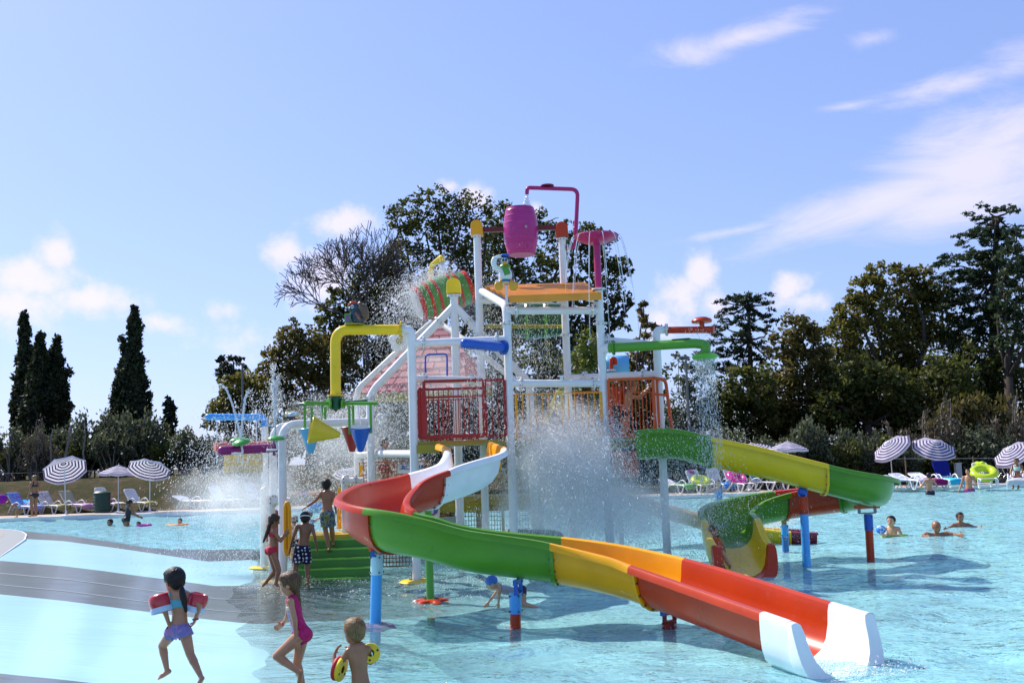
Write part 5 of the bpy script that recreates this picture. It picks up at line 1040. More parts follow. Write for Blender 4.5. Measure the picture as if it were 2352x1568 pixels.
def person(label, J, h, skin=SK_TAN, hair=None, hair_m=HR_BROWN, vox=.009, look=None, clothes=(), group=None, fat=1.0, headr=None, fingers=True, face=True, eyes=False, feet=True, curl=.35):
    """J: dict of joint -> world point. Sides l and r are the person's own left and right."""
    J = {k: Vector(v) for k, v in J.items()}; pel = (J['hl']+J['hr'])/2; up = (J['neck']-pel).normalized()
    lat = ((J['sr']-J['sl']).normalized() + (J['hr']-J['hl']).normalized()); lat = (lat - up*lat.dot(up)).normalized(); front = up.cross(lat).normalized()
    hr_ = headr or .072*h; f = fat
    org = pel.copy(); org.z = min(v.z for v in J.values()); T = thing('person', label, 'person', org, group)
    b = MB(); bones = []
    def lim(n, a, c, r0, r1): capsule(b, J[a], J[c], r0*h*f, r1*h*f); bones.append((n, J[a], J[c], (r0+r1)/2*h*f))
    # torso: a stack of flattened ellipsoids from pelvis to shoulders
    rot = Matrix((lat, front, up)).transposed()
    tl = (J['neck']-pel).length; sh = (J['sr']-J['sl']).length/2; n = 9
    pl = (J['hr']-J['hl']).normalized(); sl_ = (J['sr']-J['sl']).normalized()
    prof = [(0,.088,.068),(.12,.084,.064),(.28,.074,.054),(.42,.069,.050),(.56,.076,.054),(.70,.085,.058),(.82,.088,.055),(.92,.075,.045)]
    fine = [(k/17*.94, np.interp(k/17*.94,[q[0] for q in prof],[q[1] for q in prof]), np.interp(k/17*.94,[q[0] for q in prof],[q[2] for q in prof])) for k in range(18)]
    for (t, w, d) in fine:
        lx = pl.lerp(sl_, t).normalized(); lx = (lx-up*lx.dot(up)).normalized(); fr = up.cross(lx)
        ww = w*h*f*.98; 
        if t > .6: ww = max(ww, sh*.80*min(1,(t-.6)/.12)*(1 if t < .86 else 1-(t-.86)*3))
        c = pel + (J['neck']-pel)*t + fr*(.012*h*math.sin(PI*t)); b.ell(c, (ww, d*h*f, tl*.13), Matrix((lx, fr, up)).transposed(), 16, 8)
    bones.append(('torso', pel, J['neck'], .075*h*f))
    for s_, sg in (('l',-1),('r',1)):
        b.ell(J['s'+s_], .033*h*f, seg=10, rings=6); capsule(b, J['neck']-up*.02*h, J['s'+s_], .032*h*f, .03*h*f)
        lim('uarm'+s_, 's'+s_, 'e'+s_, .0285, .0225); lim('farm'+s_, 'e'+s_, 'w'+s_, .0235, .0155)
        lim('thigh'+s_, 'h'+s_, 'k'+s_, .056, .037)
        mid = J['k'+s_].lerp(J['a'+s_], .3); back = -front
        capsule(b, J['k'+s_], mid, .036*h*f, .037*h*f); capsule(b, mid, J['a'+s_], .036*h*f, .0195*h*f); bones.append(('shin'+s_, J['k'+s_], J['a'+s_], .028*h*f))
        b.ell(J['h'+s_] - front*.028*h + up*.0*h, (.052*h*f,.05*h*f,.055*h*f), seg=10, rings=7)
        if feet and 't'+s_ in J:
            a, t_ = J['a'+s_], J['t'+s_]; d = (t_-a); capsule(b, a-d.normalized()*.018*h-Vector((0,0,.012*h)), a.lerp(t_,.7), .022*h, .021*h); capsule(b, a.lerp(t_,.6), t_, .021*h, .013*h); bones.append(('foot'+s_, a, t_, .02*h))
            side = d.cross(Vector((0,0,1))).normalized()
            for k in range(5): q = t_ + side*(k-2)*.0085*h; capsule(b, q-d.normalized()*.02*h, q+d.normalized()*(.014-.0025*abs(k-1))*h, .0085*h, .007*h, 6)
        # hand
        w = J['w'+s_]; hd = J.get('f'+s_); fd = ((hd - w) if hd is not None else (w-J['e'+s_])).normalized(); pn = (lat*sg*-1); pn = (pn-fd*pn.dot(fd))
        pn = pn.normalized() if pn.length > .05 else front; sd = fd.cross(pn).normalized()
        if sd.dot(front) < 0: sd = -sd
        pc = w + fd*.036*h; b.ell(pc, (.026*h, .013*h, .034*h), Matrix((sd, pn, fd)).transposed(), 10, 7); bones.append(('hand'+s_, w, w+fd*.09*h, .02*h))
        if fingers:
            rf = max(.0062*h, vox*.85)
            for k, ln in enumerate((.036,.041,.038,.030)):
                base = w + fd*.058*h + sd*(.019-.0125*k)*h; d1 = (fd + sd*(.10-.07*k) + pn*curl*.4).normalized(); m1 = base+d1*ln*.55*h; d2 = (d1+pn*curl).normalized(); capsule(b, base-fd*.01*h, m1, rf*1.05, rf, 6); capsule(b, m1, m1+d2*ln*.6*h, rf, rf*.85, 6)
            tb = w + fd*.022*h + sd*.02*h; d1 = (fd*.65+sd*.75+pn*.25).normalized(); m1 = tb+d1*.026*h; capsule(b, tb, m1, rf*1.2, rf*1.1, 6); capsule(b, m1, m1+(d1+fd*.4).normalized()*.022*h, rf*1.1, rf*.9, 6)
    # neck and head
    hc = J['head']; lk = Vector(look).normalized() if look is not None else front; hu = (hc-J['neck']).normalized()*.6 + Vector((0,0,1))*.4; hu = (hu - lk*hu.dot(lk)).normalized(); hl = lk.cross(hu).normalized()
    HM = Matrix((hl, lk, hu)).transposed(); capsule(b, J['neck']-up*.02*h, hc-hu*hr_*.55-lk*hr_*.12, .031*h*f, .027*h*f); bones.append(('neck', J['neck'], hc, .03*h))
    hp = lambda x, y, z: hc + HM @ Vector((x*hr_, y*hr_, z*hr_))
    b.ell(hp(0,-.10,.18), (hr_*.84, hr_*1.0, hr_*.95), HM, 18, 12); b.ell(hp(0,.16,-.30), (hr_*.66, hr_*.72, hr_*.82), HM, 16, 10); b.ell(hp(0,.42,-.78), (hr_*.36, hr_*.3, hr_*.26), HM, 10, 7)
    bones.append(('head', hp(0,0,-.3), hp(0,0,.4), hr_))
    if face:
        capsule(b, hp(0,.82,.10), hp(0,.98,-.22), hr_*.10, hr_*.15, 8)
        for s_ in (-1,1): b.ell(hp(.84*s_,-.10,-.12), (hr_*.10, hr_*.17, hr_*.25), HM, 8, 6); b.ell(hp(.3*s_,.72,.20), (hr_*.26, hr_*.16, hr_*.12), HM, 8, 6)
    me = voxel(b, vox, 3 if vox < .01 else 2, 'body'); me.materials.append(skin); body = None
    V = np.empty(len(me.vertices)*3, np.float32); me.vertices.foreach_get('co', V); V = V.reshape(-1,3).copy()
    me.transform(Matrix.Translation(-ORG_[T.name])); body = link('body', me, T)
    # vertex labels
    best = np.full(len(V), 1e9); lab = np.zeros(len(V), int); tt = np.zeros(len(V))
    for i, (n_, a, c, r) in enumerate(bones):
        a = np.array(a); d = np.array(c)-a; t = np.clip(((V-a)@d)/max(1e-9,(d@d)), 0, 1); dist = np.linalg.norm(V-(a+t[:,None]*d),axis=1)/r
        k = dist < best; best[k] = dist[k]; lab[k] = i; tt[k] = t[k]
    names = np.array([x[0] for x in bones]); vl = names[lab]; X = (V-np.array(pel))@np.array(lat)/h; Z = (V-np.array(pel))@np.array(up)/tl; Yf = (V-np.array(pel))@np.array(front)/h
    nv = len(me.vertices); pol = np.array([list(p.vertices)+([p.vertices[2]] if len(p.vertices)==3 else []) for p in me.polygons]); NR = np.empty(nv*3, np.float32); me.vertices.foreach_get('normal', NR); NR = NR.reshape(-1,3)
    for (nm, m_, pred, off) in clothes:
        ok = pred(vl, tt, X, Z, Yf); fk = ok[pol].all(1)
        if not fk.any(): continue
        P = pol[fk]; ids, inv = np.unique(P, return_inverse=True); Q = V[ids] + NR[ids]*(off(vl[ids], tt[ids], Z[ids]) if callable(off) else off)[...,None] if callable(off) else V[ids]+NR[ids]*off
        o = npmesh(nm, Q, inv.reshape(P.shape), m_, parent=T, smooth=True); md = o.modifiers.new('thick','SOLIDIFY'); md.thickness = .006 if h > .5 else .004; md.offset = -1
    if hair:
        hb = MB()
        hb.ell(hp(0,-.22,.26), (hr_*.95, hr_*1.0, hr_*.98), HM, 18, 12); hb.ell(hp(0,-.48,-.12), (hr_*.80, hr_*.62, hr_*.78), HM, 16, 10)
        if hair == 'short': hb.ell(hp(0,.12,.72), (hr_*.72, hr_*.66, hr_*.46), HM, 12, 8)
        if hair in ('long','pony'): hb.ell(hp(0,.15,.66), (hr_*.78, hr_*.72, hr_*.5), HM, 12, 8)
        if isinstance(hair, (list, tuple)):
            pass
        for (p, q, r0, r1) in J_hair.pop(T.name, []): capsule(hb, p, q, r0, r1)
        for (p, q, r0, r1) in (HAIR_EXTRA[0] or []): capsule(hb, p, q, r0, r1)
        HAIR_EXTRA[0] = None
        hm = voxel(hb, max(vox, .007), 2, 'hair'); hm.materials.append(hair_m)
        nn = np.empty(len(hm.vertices)*3, np.float32); hm.vertices.foreach_get('co', nn); nn = nn.reshape(-1,3); r_ = np.random.default_rng(int(h*1e5)); nn += r_.normal(size=nn.shape).astype(np.float32)*hr_*.012; hm.vertices.foreach_set('co', nn.ravel())
        hm.transform(Matrix.Translation(-ORG_[T.name])); link('hair', hm, T)
    if eyes:
        for s_ in (-1,1): e = MB(); e.ell(hp(.31*s_,.80,.06), (hr_*.12, hr_*.07, hr_*.075), HM, 8, 6); e.build('eye', EYE, T, smooth=180)
        e = MB(); e.ell(hp(0,.80,-.50), (hr_*.22, hr_*.08, hr_*.06), HM, 8, 6); e.build('mouth', LIP, T, smooth=180)
    T['_x'] = 1; del T['_x']; T_HP[T.name] = (hp, HM, hr_); return T
J_hair = {}; HAIR_EXTRA = [None]; T_HP = {}
# garment regions
def has(vl, *p): return np.isin(vl, p)
def trunks(th=.35, top=.16): return lambda vl, t, X, Z, Y: (has(vl,'torso') & (Z < top)) | (has(vl,'thighl','thighr') & (t < th))
def briefs(top=.14, th=.08): return lambda vl, t, X, Z, Y: (has(vl,'torso') & (Z < top)) | (has(vl,'thighl','thighr') & (t < th))
def bra(z0=.60, z1=.80, straps=True):
    def f(vl, t, X, Z, Y):
        k = has(vl,'torso') & (Z > z0) & (Z < z1)
        if straps: k |= (np.isin(vl, ('torso','neck','uarml','uarmr')) & (Z >= z1-.02) & (Z < 1.06) & (np.abs(np.abs(X)-.062) < .016))
        return k
    return f
def onepiece(vl, t, X, Z, Y): return (has(vl,'torso') & (Z < .80)) | (has(vl,'thighl','thighr') & (t < .07)) | (np.isin(vl, ('torso','neck','uarml','uarmr')) & (Z >= .78) & (Z < 1.06) & (np.abs(np.abs(X)-.06) < .02))
def tank(vl, t, X, Z, Y): return (has(vl,'torso') & (Z < 1.0)) | (has(vl,'thighl','thighr') & (t < .15)) | (np.isin(vl, ('neck','uarml','uarmr')) & (Z > .8) & (np.abs(X) < .095))
def px(Y, **k): return {n: at(v[0], v[1], Y + (v[2] if len(v) > 2 else 0)) for n, v in k.items()}
def stand(base, h, yaw, head=.93, **mod):
    """joint table of an upright figure; base on the ground, yaw 0 faces away from the camera (+y)"""
    k = dict(head=(0,.012,head), neck=(0,-.012,.838), sl=(-.105,-.01,.81), sr=(.105,-.01,.81), el=(-.135,-.025,.63), er=(.135,-.025,.63), wl=(-.145,.03,.485), wr=(.145,.03,.485),
      hl=(-.05,0,.52), hr=(.05,0,.52), kl=(-.055,.012,.285), kr=(.055,.012,.285), al=(-.055,-.02,.045), ar=(.055,-.02,.045), tl=(-.065,.09,.016), tr=(.065,.09,.016))
    k.update(mod); c, s = math.cos(yaw), math.sin(yaw); b = Vector(base)
    return {n: b + Vector((v[0]*c - v[1]*s, v[0]*s + v[1]*c, v[2]))*h for n, v in k.items()}
# --- girl with red armbands, running on the blue beach band
Y = 9.05
J = px(Y, head=(399,1332,.02), neck=(409,1357,0), sl=(391,1365,0), sr=(431,1366,.0), el=(379,1404,-.05), wl=(389,1435,-.02), fl=(397,1447,-.02), er=(459,1391,-.08), wr=(449,1421,-.04), fr=(443,1435,.0),
  hl=(399,1449,.03), hr=(424,1450,-.02), kl=(373,1482,.10), al=(384,1541,.04), tl=(366,1556,.02), kr=(437,1502,-.05), ar=(463,1556,-.18), tr=(457,1572,-.12))
HAIR_EXTRA[0] = [(at(417,1352,Y-.12), at(421,1372,Y-.13), .026, .030), (at(421,1372,Y-.13), at(427,1402,Y-.12), .030, .016), (at(397,1345,Y+.0), at(402,1352,Y-.03), .012, .012)]
SKIRT = pattern_mat('swim_skirt', 'noise', [(.10,.14,.36),(.22,.25,.52),(.30,.18,.45),(.12,.22,.45),(.45,.22,.42)])
AQUA = mat('aqua_fabric', (.12,.42,.48), .7)
G1 = person('girl running with red armbands, aqua bikini top and purple skirt', J, 1.05, SK_MID, 'long', HR_BLACK, vox=.0062, look=(-.8,.55,-.12), headr=.098,
  clothes=[('bikini_top', AQUA, bra(.60,.82), .006), ('swim_skirt', SKIRT, trunks(.20,.20), lambda vl, t, Z: np.where(np.char.startswith(vl,'thigh'), .010+.05*t, .010))], curl=.6)
def armband(T, c, axis, m, m2, R=.095, w=.16, hole=.035):
    b = MB(); ax = Vector(axis).normalized(); pr = []
    for k in range(17):
        a = 2*PI*k/16; pr.append(((R+hole)/2+.0 + (R-hole)/2*math.cos(a)*(1), w/2*math.sin(a)*(.9+.1*math.cos(a))))
    b.lathe(pr, c, ax, 24, cap=False)
    b.mi = 1; b.lathe([(R*.96, -w*.62),(R*1.01,-w*.4),(R*.93,-w*.30)], c, ax, 24, cap=False)
    return b.build('armband', [m, m2], T, smooth=50)
AB_RED = mat('armband_red', (.52,.02,.03), .28, coat=.3); AB_BLUE = mat('armband_pale_blue', (.50,.66,.80), .35)
armband(G1, at(370,1381,Y), (-.25,.1,1), AB_RED, AB_BLUE, .105, .15); armband(G1, at(453,1379,Y), (.3,.1,1), AB_RED, AB_BLUE, .09, .15)
b = MB(); b.tube([J['wr']+Vector((math.cos(a)*.024, math.sin(a)*.024, .004*math.sin(a))) for a in [2*PI*k/12 for k in range(13)]], .006, 6, cap=False); b.build('wrist_band', AB_RED, G1)
# --- girl in the pink one-piece swimsuit, striding left in the shallows
Y = 9.0
J = px(Y, head=(664,1341,0), neck=(671,1369,0), sl=(667,1381,-.10), sr=(664,1380,.10), el=(677,1423,-.13), wl=(680,1466,-.10), fl=(684,1488,-.1), er=(661,1414,.14), wr=(651,1430,.20), fr=(637,1440,.24),
  hl=(692,1456,-.06), hr=(695,1459,.05), kl=(636,1506,-.08), al=(690,1545,-.06), tl=(687,1571,-.05), kr=(682,1523,.06), ar=(697,1578,.06), tr=(680,1592,.06))
HAIR_EXTRA[0] = [(at(681,1352,Y-.0), at(684,1372,Y-.02), .030, .026), (at(684,1372,Y-.02), at(690,1400,Y-.02), .026, .014)]
ONEP = pattern_mat('swimsuit_pink', 'noise', [(.50,.01,.12),(.46,.01,.11),(.50,.02,.13)]); LILAC = pattern_mat('swimsuit_print', 'noise', [(.42,.24,.52),(.36,.20,.48),(.65,.55,.25),(.30,.30,.60)])
G2 = person('girl in magenta swimsuit with lilac front, walking left with one leg lifted', J, 1.10, SK_MID, 'pony', hair_mat('hair_light_brown', (.10,.05,.02)), vox=.0062, look=(-1,.05,-.18), headr=.096,
  clothes=[('swimsuit', ONEP, lambda vl,t,X,Z,Yf: onepiece(vl,t,X,Z,Yf) & ~((Yf > .028) & (Z > .15) & (Z < .8)), .006), ('swimsuit_front', LILAC, lambda vl,t,X,Z,Yf: onepiece(vl,t,X,Z,Yf) & (Yf > .026) & (Z > .14) & (Z < .8), .0063)], eyes=True)
b = MB(); b.tube([J['wr']+Vector((.004*math.sin(a), math.cos(a)*.024, math.sin(a)*.024)) for a in [2*PI*k/12 for k in range(13)]], .008, 6, cap=False); b.build('wrist_band', AB_RED, G2)
b = MB(); b.lathe([(.02,-.012),(.028,0),(.02,.012)], at(683,1366,Y-.01), (.3,0,-1), 12, cap=False); b.build('hair_tie', mat('tie_pink', (.6,.08,.25), .5), G2, smooth=180)
# --- small boy with yellow arm discs, standing in water at the bottom edge
Y = 8.35
J = px(Y, head=(812,1449,.02), neck=(819,1479,0), sl=(800,1496,-.01), sr=(844,1490,.02), el=(768,1539,.03), wl=(768,1503,.12), fl=(778,1482,.16), er=(851,1520,.13), wr=(812,1497,.24), fr=(796,1484,.24),
  hl=(818,1590,0), hr=(842,1590,0), kl=(818,1640,.02), kr=(842,1640,.02), al=(818,1692,0), ar=(842,1692,0), tl=(812,1698,.1), tr=(846,1698,.1))
B1 = person('small blond boy with yellow and red arm discs seen from behind', J, 1.0, SK_TAN, 'short', HR_DARKBLOND, vox=.006, look=(-.75,.65,-.05), headr=.094, clothes=[('swim_trunks', NAVY, trunks(.3,.12), .008)], curl=.5, feet=False)
def arm_disc(T, c, ax, R=.078):
    c = Vector(c); ax = Vector(ax).normalized(); yl = mat('foam_yellow', (.78,.55,.01), .55); rd = mat('foam_red', (.50,.01,.015), .55)
    b = MB(); b.lathe([(.03,-.004),(R*.94,-.004),(R,.006),(R,.022),(R*.94,.03),(.03,.03)], c, ax, 32, cap=False); o = b.build('arm_disc', yl, T, smooth=50)
    b = MB(); b.lathe([(.03,-.036),(R*.94,-.036),(R,-.028),(R,-.012),(R*.94,-.005),(.03,-.005)], c, ax, 32, cap=False); b.build('arm_disc', rd, T, smooth=50)
    x = ax.orthogonal().normalized(); y = ax.cross(x)
    for k in range(3): a = 2*PI*k/3+.6; q = c+(x*math.cos(a)+y*math.sin(a))*R*.72; b = MB(); b.lathe([(.009,-.037),(.009,.034)], q, ax, 12); b.build('disc_peg', NAVY, o)
arm_disc(B1, at(850,1500,Y+.06), (.35,-.9,.35), .082); arm_disc(B1, at(780,1535,Y+.02), (.94,-.25,-.20), .098)
# --- boy on the steps in patterned board shorts
Y = 18.1
J = px(Y, head=(750,1113,.02), neck=(751,1128,0), sl=(738,1132,0), sr=(766,1133,0), el=(725,1149,-.03), wl=(706,1162,-.02), er=(769,1154,-.02), wr=(771,1170,.05), hl=(745,1180,0), hr=(758,1180,0), kl=(747,1215,.06), kr=(762,1213,.10), al=(756,1261,-.02), ar=(766,1248,.16), tl=(758,1269,.14), tr=(766,1256,.32))
SH1 = pattern_mat('board_shorts_print', 'noise', [(.02,.03,.06),(.16,.20,.26),(.03,.05,.10),(.28,.33,.38),(.25,.28,.03)])
person('boy in grey and lime patterned board shorts climbing the green steps, arm held out', J, 1.30, SK_TAN, 'short', HR_BLACK, vox=.008, headr=.094, clothes=[('board_shorts', SH1, trunks(.80,.16), lambda vl,t,Z: np.where(np.char.startswith(vl,'thigh'), .014+.02*t, .010))])
# --- boy with star shorts
Y = 16.75
J = px(Y, head=(702,1190,.03), neck=(703,1203,0), sl=(683,1208,0), sr=(717,1208,0), el=(674,1232,-.03), wl=(667,1256,.03), er=(723,1233,-.03), wr=(728,1258,.04), hl=(688,1259,0), hr=(702,1259,0), kl=(680,1298,.03), kr=(706,1298,.05), al=(675,1337,-.02), ar=(707,1338,0), tl=(672,1345,.1), tr=(709,1346,.12))
STAR = pattern_mat('star_shorts_print', 'dots', [(.008,.01,.04),(.72,.72,.76)])
B3 = person('tanned boy in navy star print shorts with white goggle strap, standing at the steps', J, 1.22, SK_DARK, 'short', HR_BLACK, vox=.008, headr=.093, look=(.1,.95,-.3), clothes=[('board_shorts', STAR, trunks(.85,.14), lambda vl,t,Z: np.where(np.char.startswith(vl,'thigh'), .016+.02*t, .012))])
hp, HM, hr_ = T_HP[B3.name]; b = MB(); b.tube([hp(math.cos(a)*.99, -.18+math.sin(a)*1.06, .12-.10*math.sin(a)) for a in [PI+PI*k/14 for k in range(15)]], .008, 6); b.build('goggle_strap', WHITE, B3)
# --- girl in red bikini with long ponytail
Y = 16.55
J = px(Y, head=(630,1195,0), neck=(627,1211,0), sl=(621,1219,.08), sr=(629,1219,-.08), er=(645,1242,-.10), wr=(654,1230,-.05), fr=(659,1219,-.05), el=(640,1240,.12), wl=(650,1231,.14), hl=(621,1264,.05), hr=(627,1265,-.05), kr=(640,1309,-.05), ar=(634,1340,-.06), tr=(644,1347,-.02), kl=(632,1311,.06), al=(611,1336,.08), tl=(603,1345,.08))
HAIR_EXTRA[0] = [(at(620,1200,Y), at(614,1222,Y-.02), .028, .034), (at(614,1222,Y-.02), at(605,1244,Y-.03), .034, .016)]
BIKR = mat('bikini_red', (.55,.012,.035), .6)
person('girl in red bikini with long brown ponytail reaching towards the yellow rail loop', J, 1.18, SK_TAN, 'pony', HR_BROWN, vox=.008, look=(.85,.45,-.3), headr=.092, clothes=[('bikini_top', BIKR, bra(.60,.80,False), .006), ('bikini_bottom', BIKR, briefs(.20,.10), .007)])
# --- girl with blue cap crawling below the green slide
Y = 13.8
J = px(Y, head=(1129,1339,0), neck=(1141,1350,0), sl=(1147,1354,-.10), sr=(1146,1352,.10), el=(1146,1371,-.13), wl=(1145,1384,-.10), er=(1132,1370,.13), wr=(1123,1381,.12), hl=(1199,1358,-.05), hr=(1200,1358,.05), kl=(1199,1387,-.07), kr=(1203,1387,.07), al=(1225,1392,-.06), ar=(1227,1392,.08), tl=(1236,1394,-.06), tr=(1238,1394,.08))
STRP = pattern_mat('swimsuit_stripes', 'stripe', [(.02,.02,.06),(.70,.70,.72)])
G4 = person('girl in striped swimsuit and blue swim cap crawling in shallow water under the green slide', J, 1.0, SK_LIGHT, None, HR_BROWN, vox=.008, look=(-.9,-.1,-.45), headr=.085, clothes=[('swimsuit', STRP, lambda vl,t,X,Z,Yf: has(vl,'torso') & (Z > .18) & (Z < .82), .006), ('swim_bottom', NAVY, briefs(.19,.16), .007)], eyes=True)
hp, HM, hr_ = T_HP[G4.name]; b = MB(); b.ell(hp(0,-.16,.32), (hr_*.96, hr_*1.04, hr_*.92), HM, 18, 12); b.build('swim_cap', mat('cap_blue', (.04,.16,.50), .5), G4, smooth=180)
# --- boy leaning on the orange railing of the tower
Y = 18.2
J = px(Y, head=(1452,888,.0), neck=(1443,900,0), sl=(1434,908,.08), sr=(1446,908,-.08), el=(1466,913,.16), wl=(1484,894,.2), er=(1470,914,-.12), wr=(1490,890,-.12), hl=(1431,952,.05), hr=(1438,952,-.05), kl=(1434,980,.05), kr=(1441,980,-.06), al=(1424,1003,.06), ar=(1434,1004,-.05), tl=(1433,1007,.06), tr=(1443,1008,-.05))
person('boy in black swim briefs leaning on the orange tower railing', J, 1.25, SK_MID, 'short', HR_DARKBLOND, vox=.009, look=(.8,.2,-.5), headr=.09, clothes=[('swim_briefs', mat('black_fabric', (.008,.008,.01), .6), briefs(.18,.14), .008)])
# --- boy on the rear deck behind the white beam
J = stand((at(884,1100,20.4).x,20.4,1.25), 1.22, -1.9, er=(.15,.08,.66), wr=(.16,.20,.58))
person('dark haired boy walking on the rear deck behind the white beam', J, 1.22, SK_TAN, 'short', HR_BLACK, vox=.011, headr=.095, look=(.9,-.2,-.1), clothes=[('swim_trunks', mat('trunks_red', (.28,.03,.03), .7), trunks(.4), .01)])
# --- child sliding down the right chute
Y = 16.9
J = px(Y, head=(1637,1222,-.05), neck=(1641,1236,0), sl=(1632,1241,.0), sr=(1654,1240,0), el=(1626,1256,0), wl=(1640,1268,-.1), er=(1662,1256,0), wr=(1664,1268,-.1), hl=(1646,1268,-.3), hr=(1658,1267,-.3), kl=(1648,1278,-.62), kr=(1664,1278,-.62), al=(1660,1300,-.9), ar=(1676,1300,-.9), tl=(1660,1296,-1.0), tr=(1676,1296,-1.0))
HAIR_EXTRA[0] = [(at(1634,1222,Y+.02), at(1634,1248,Y+.03), .05, .03), (at(1644,1224,Y), at(1648,1252,Y+.03), .05, .03)]
person('auburn haired child sitting in the yellow slide chute on the right', J, 1.05, SK_MID, 'long', HR_RED, vox=.009, headr=.088, look=(.1,-.95,-.3), clothes=[('swimsuit', ORG, onepiece, .007)], eyes=True)
# --- two children half hidden by the spray behind the landing
J = stand((at(676,1250,20.6).x,20.6,-.1), 1.05, .9); person('wet child in the spray just right of the white entry post', J, 1.05, SK_LIGHT, 'short', HR_BROWN, vox=.012, headr=.088, clothes=[('swim_trunks', NAVY, trunks(.4), .01)])
J = stand((at(710,1250,20.9).x,20.9,-.1), 1.15, .3, er=(.2,.05,.86), wr=(.24,.06,.98)); person('child in the spray holding up a blue scoop behind the landing', J, 1.15, SK_LIGHT, 'short', HR_BROWN, vox=.012, headr=.09, clothes=[('swim_shirt', mat('aqua_shirt', (.10,.35,.60), .7), tank, .01)])
b = MB(); b.lathe([(.01,-.1),(.13,-.06),(.17,.08),(.16,.08),(.12,-.04),(.01,-.07)], at(722,1166,20.85), (.3,-.3,1), 18, cap=False); tag(b.build('scoop', mat('clear_blue_plastic', (.10,.40,.70), .25), smooth=50), 'light blue plastic scoop held up by a child in the spray', 'scoop')
# --- far side of the pool
Yw = EDGE+.25
J = stand((at(77,1190,Yw).x, Yw, .15), 1.78, 1.15, er=(.15,-.03,.64), wr=(.10,.10,.56), wl=(-.15,.02,.49), el=(-.14,-.03,.64)); HAIR_EXTRA[0] = [(J['head']+Vector((.04,0,.05)), J['head']+Vector((.09,0,.09)), .05, .05)]
person('woman in black bikini standing on the left pool edge looking down', J, 1.78, SK_TAN, 'short', HR_DARKBLOND, vox=.014, look=(-.9,-.2,-.35), headr=.105, fat=1.08, clothes=[('bikini_top', mat('black_fabric', (0,0,0)), bra(.62,.80), .008), ('bikini_bottom', mat('black_fabric', (0,0,0)), briefs(.16,.06), .008)])
J = stand((at(38,1193,Yw-.1).x, Yw-.1, .15), .92, 2.2, head=.62, neck=(0,.22,.60), sl=(-.10,.20,.58), sr=(.10,.20,.58), el=(-.12,.22,.42), er=(.12,.22,.42), wl=(-.1,.20,.25), wr=(.1,.20,.25), hl=(-.05,-.06,.50), hr=(.05,-.06,.50), kl=(-.06,.03,.28), kr=(.06,.03,.28))
J['head'] = J['neck'] + (J['neck']-J['hl']).normalized()*.15
person('toddler bending forward on the pool edge beside the woman in black bikini', J, .92, SK_TAN, 'short', HR_DARKBLOND, vox=.012, headr=.088, clothes=[('swim_trunks', AQUA, trunks(.3), .01)])
def wader(u, v, Y, h, yaw, label, depth=.55, skin=SK_TAN, hair='short', hm=HR_BLACK, cl=(), look=None, fat=1.0, headr=None, **mod):
    """someone standing or floating in the pool: v is where the head centre is seen"""
    p = at(u, v, Y); base = Vector((p.x, Y, p.z - mod.pop('head_f', .93)*h)); J = stand(base, h, yaw, **mod); return person(label, J, h, skin, hair, hm, vox=.013, clothes=cl, look=look, fat=fat, headr=headr, fingers=True, eyes=True)
wader(253,1199,37.5,1.65,2.6,'man with only his head above water at the left', hm=HR_BLACK, headr=.11, cl=[('swim_trunks', NAVY, trunks(.4), .012)])
J = stand((at(290,1190,36.6).x,36.6,-.62), 1.62, -.9, head=.90, el=(-.13,.12,.66), er=(.14,.12,.66), wl=(-.09,.24,.60), wr=(.1,.26,.58), neck=(0,.06,.82), sl=(-.11,.05,.795), sr=(.11,.05,.795)); J['head'] += Vector((.08,.02,-.02))
person('woman in black tank top wading and bending over a baby at the left', J, 1.62, SK_DARK, 'pony', HR_BLACK, vox=.013, headr=.11, fat=1.12, look=(.8,.1,-.5), clothes=[('tank_top', mat('black_fabric', (0,0,0)), tank, .012)])
wader(318,1203,36.4,.85,2.8,'baby held at the water surface by the woman in black', skin=SK_LIGHT, hm=HR_BROWN, headr=.08, cl=[('swim_shirt', PNK, tank, .008)])
def ring(u, v, Y, Rr, r_, m, label, group=None, tiltv=(0,0,1), name='swim_ring'):
    c = at(u, v, Y); b = MB(); z = Vector(tiltv).normalized(); x = z.orthogonal().normalized(); y = z.cross(x); rows = []
    for i in range(28):
        a = 2*PI*i/28; d = x*math.cos(a)+y*math.sin(a); rows.append([c + d*(Rr+r_*math.cos(q)) + z*r_*math.sin(q)*(1+.015*math.cos(a*9)) for q in [2*PI*k/12 for k in range(12)]])
    rows.append(rows[0]); b.grid(rows, closed=True); return tag(b.build(name, m, smooth=180), label, 'swim ring', group)
ring(331,1207,36.3,.2,.07,mat('ring_magenta',(.5,.05,.3),.3),'small magenta swim ring beside the baby at the left')
RY = pattern_mat('ring_red_yellow', 'noise', [(.7,.25,.03),(.75,.40,.03),(.6,.05,.08)])
ring(406,1210,36.8,.34,.13,RY,'red and yellow swim ring carrying a child at the left')
wader(413,1196,36.9,1.0,2.9,'child sitting in the red and yellow swim ring', skin=SK_LIGHT, hm=HR_BROWN, headr=.09, wl=(-.28,.1,.78), el=(-.2,.05,.72), cl=[('swim_trunks', NAVY, trunks(.4), .01)])
wader(2133,1092,39.0,1.62,.1,'tanned boy standing in the right pool seen from behind with raised hands', skin=SK_MID, hm=HR_BLACK, headr=.10, el=(-.20,.02,.68), er=(.20,.02,.68), wl=(-.17,.12,.80), wr=(.19,.10,.78), cl=[('swim_trunks', NAVY, trunks(.4), .012)])
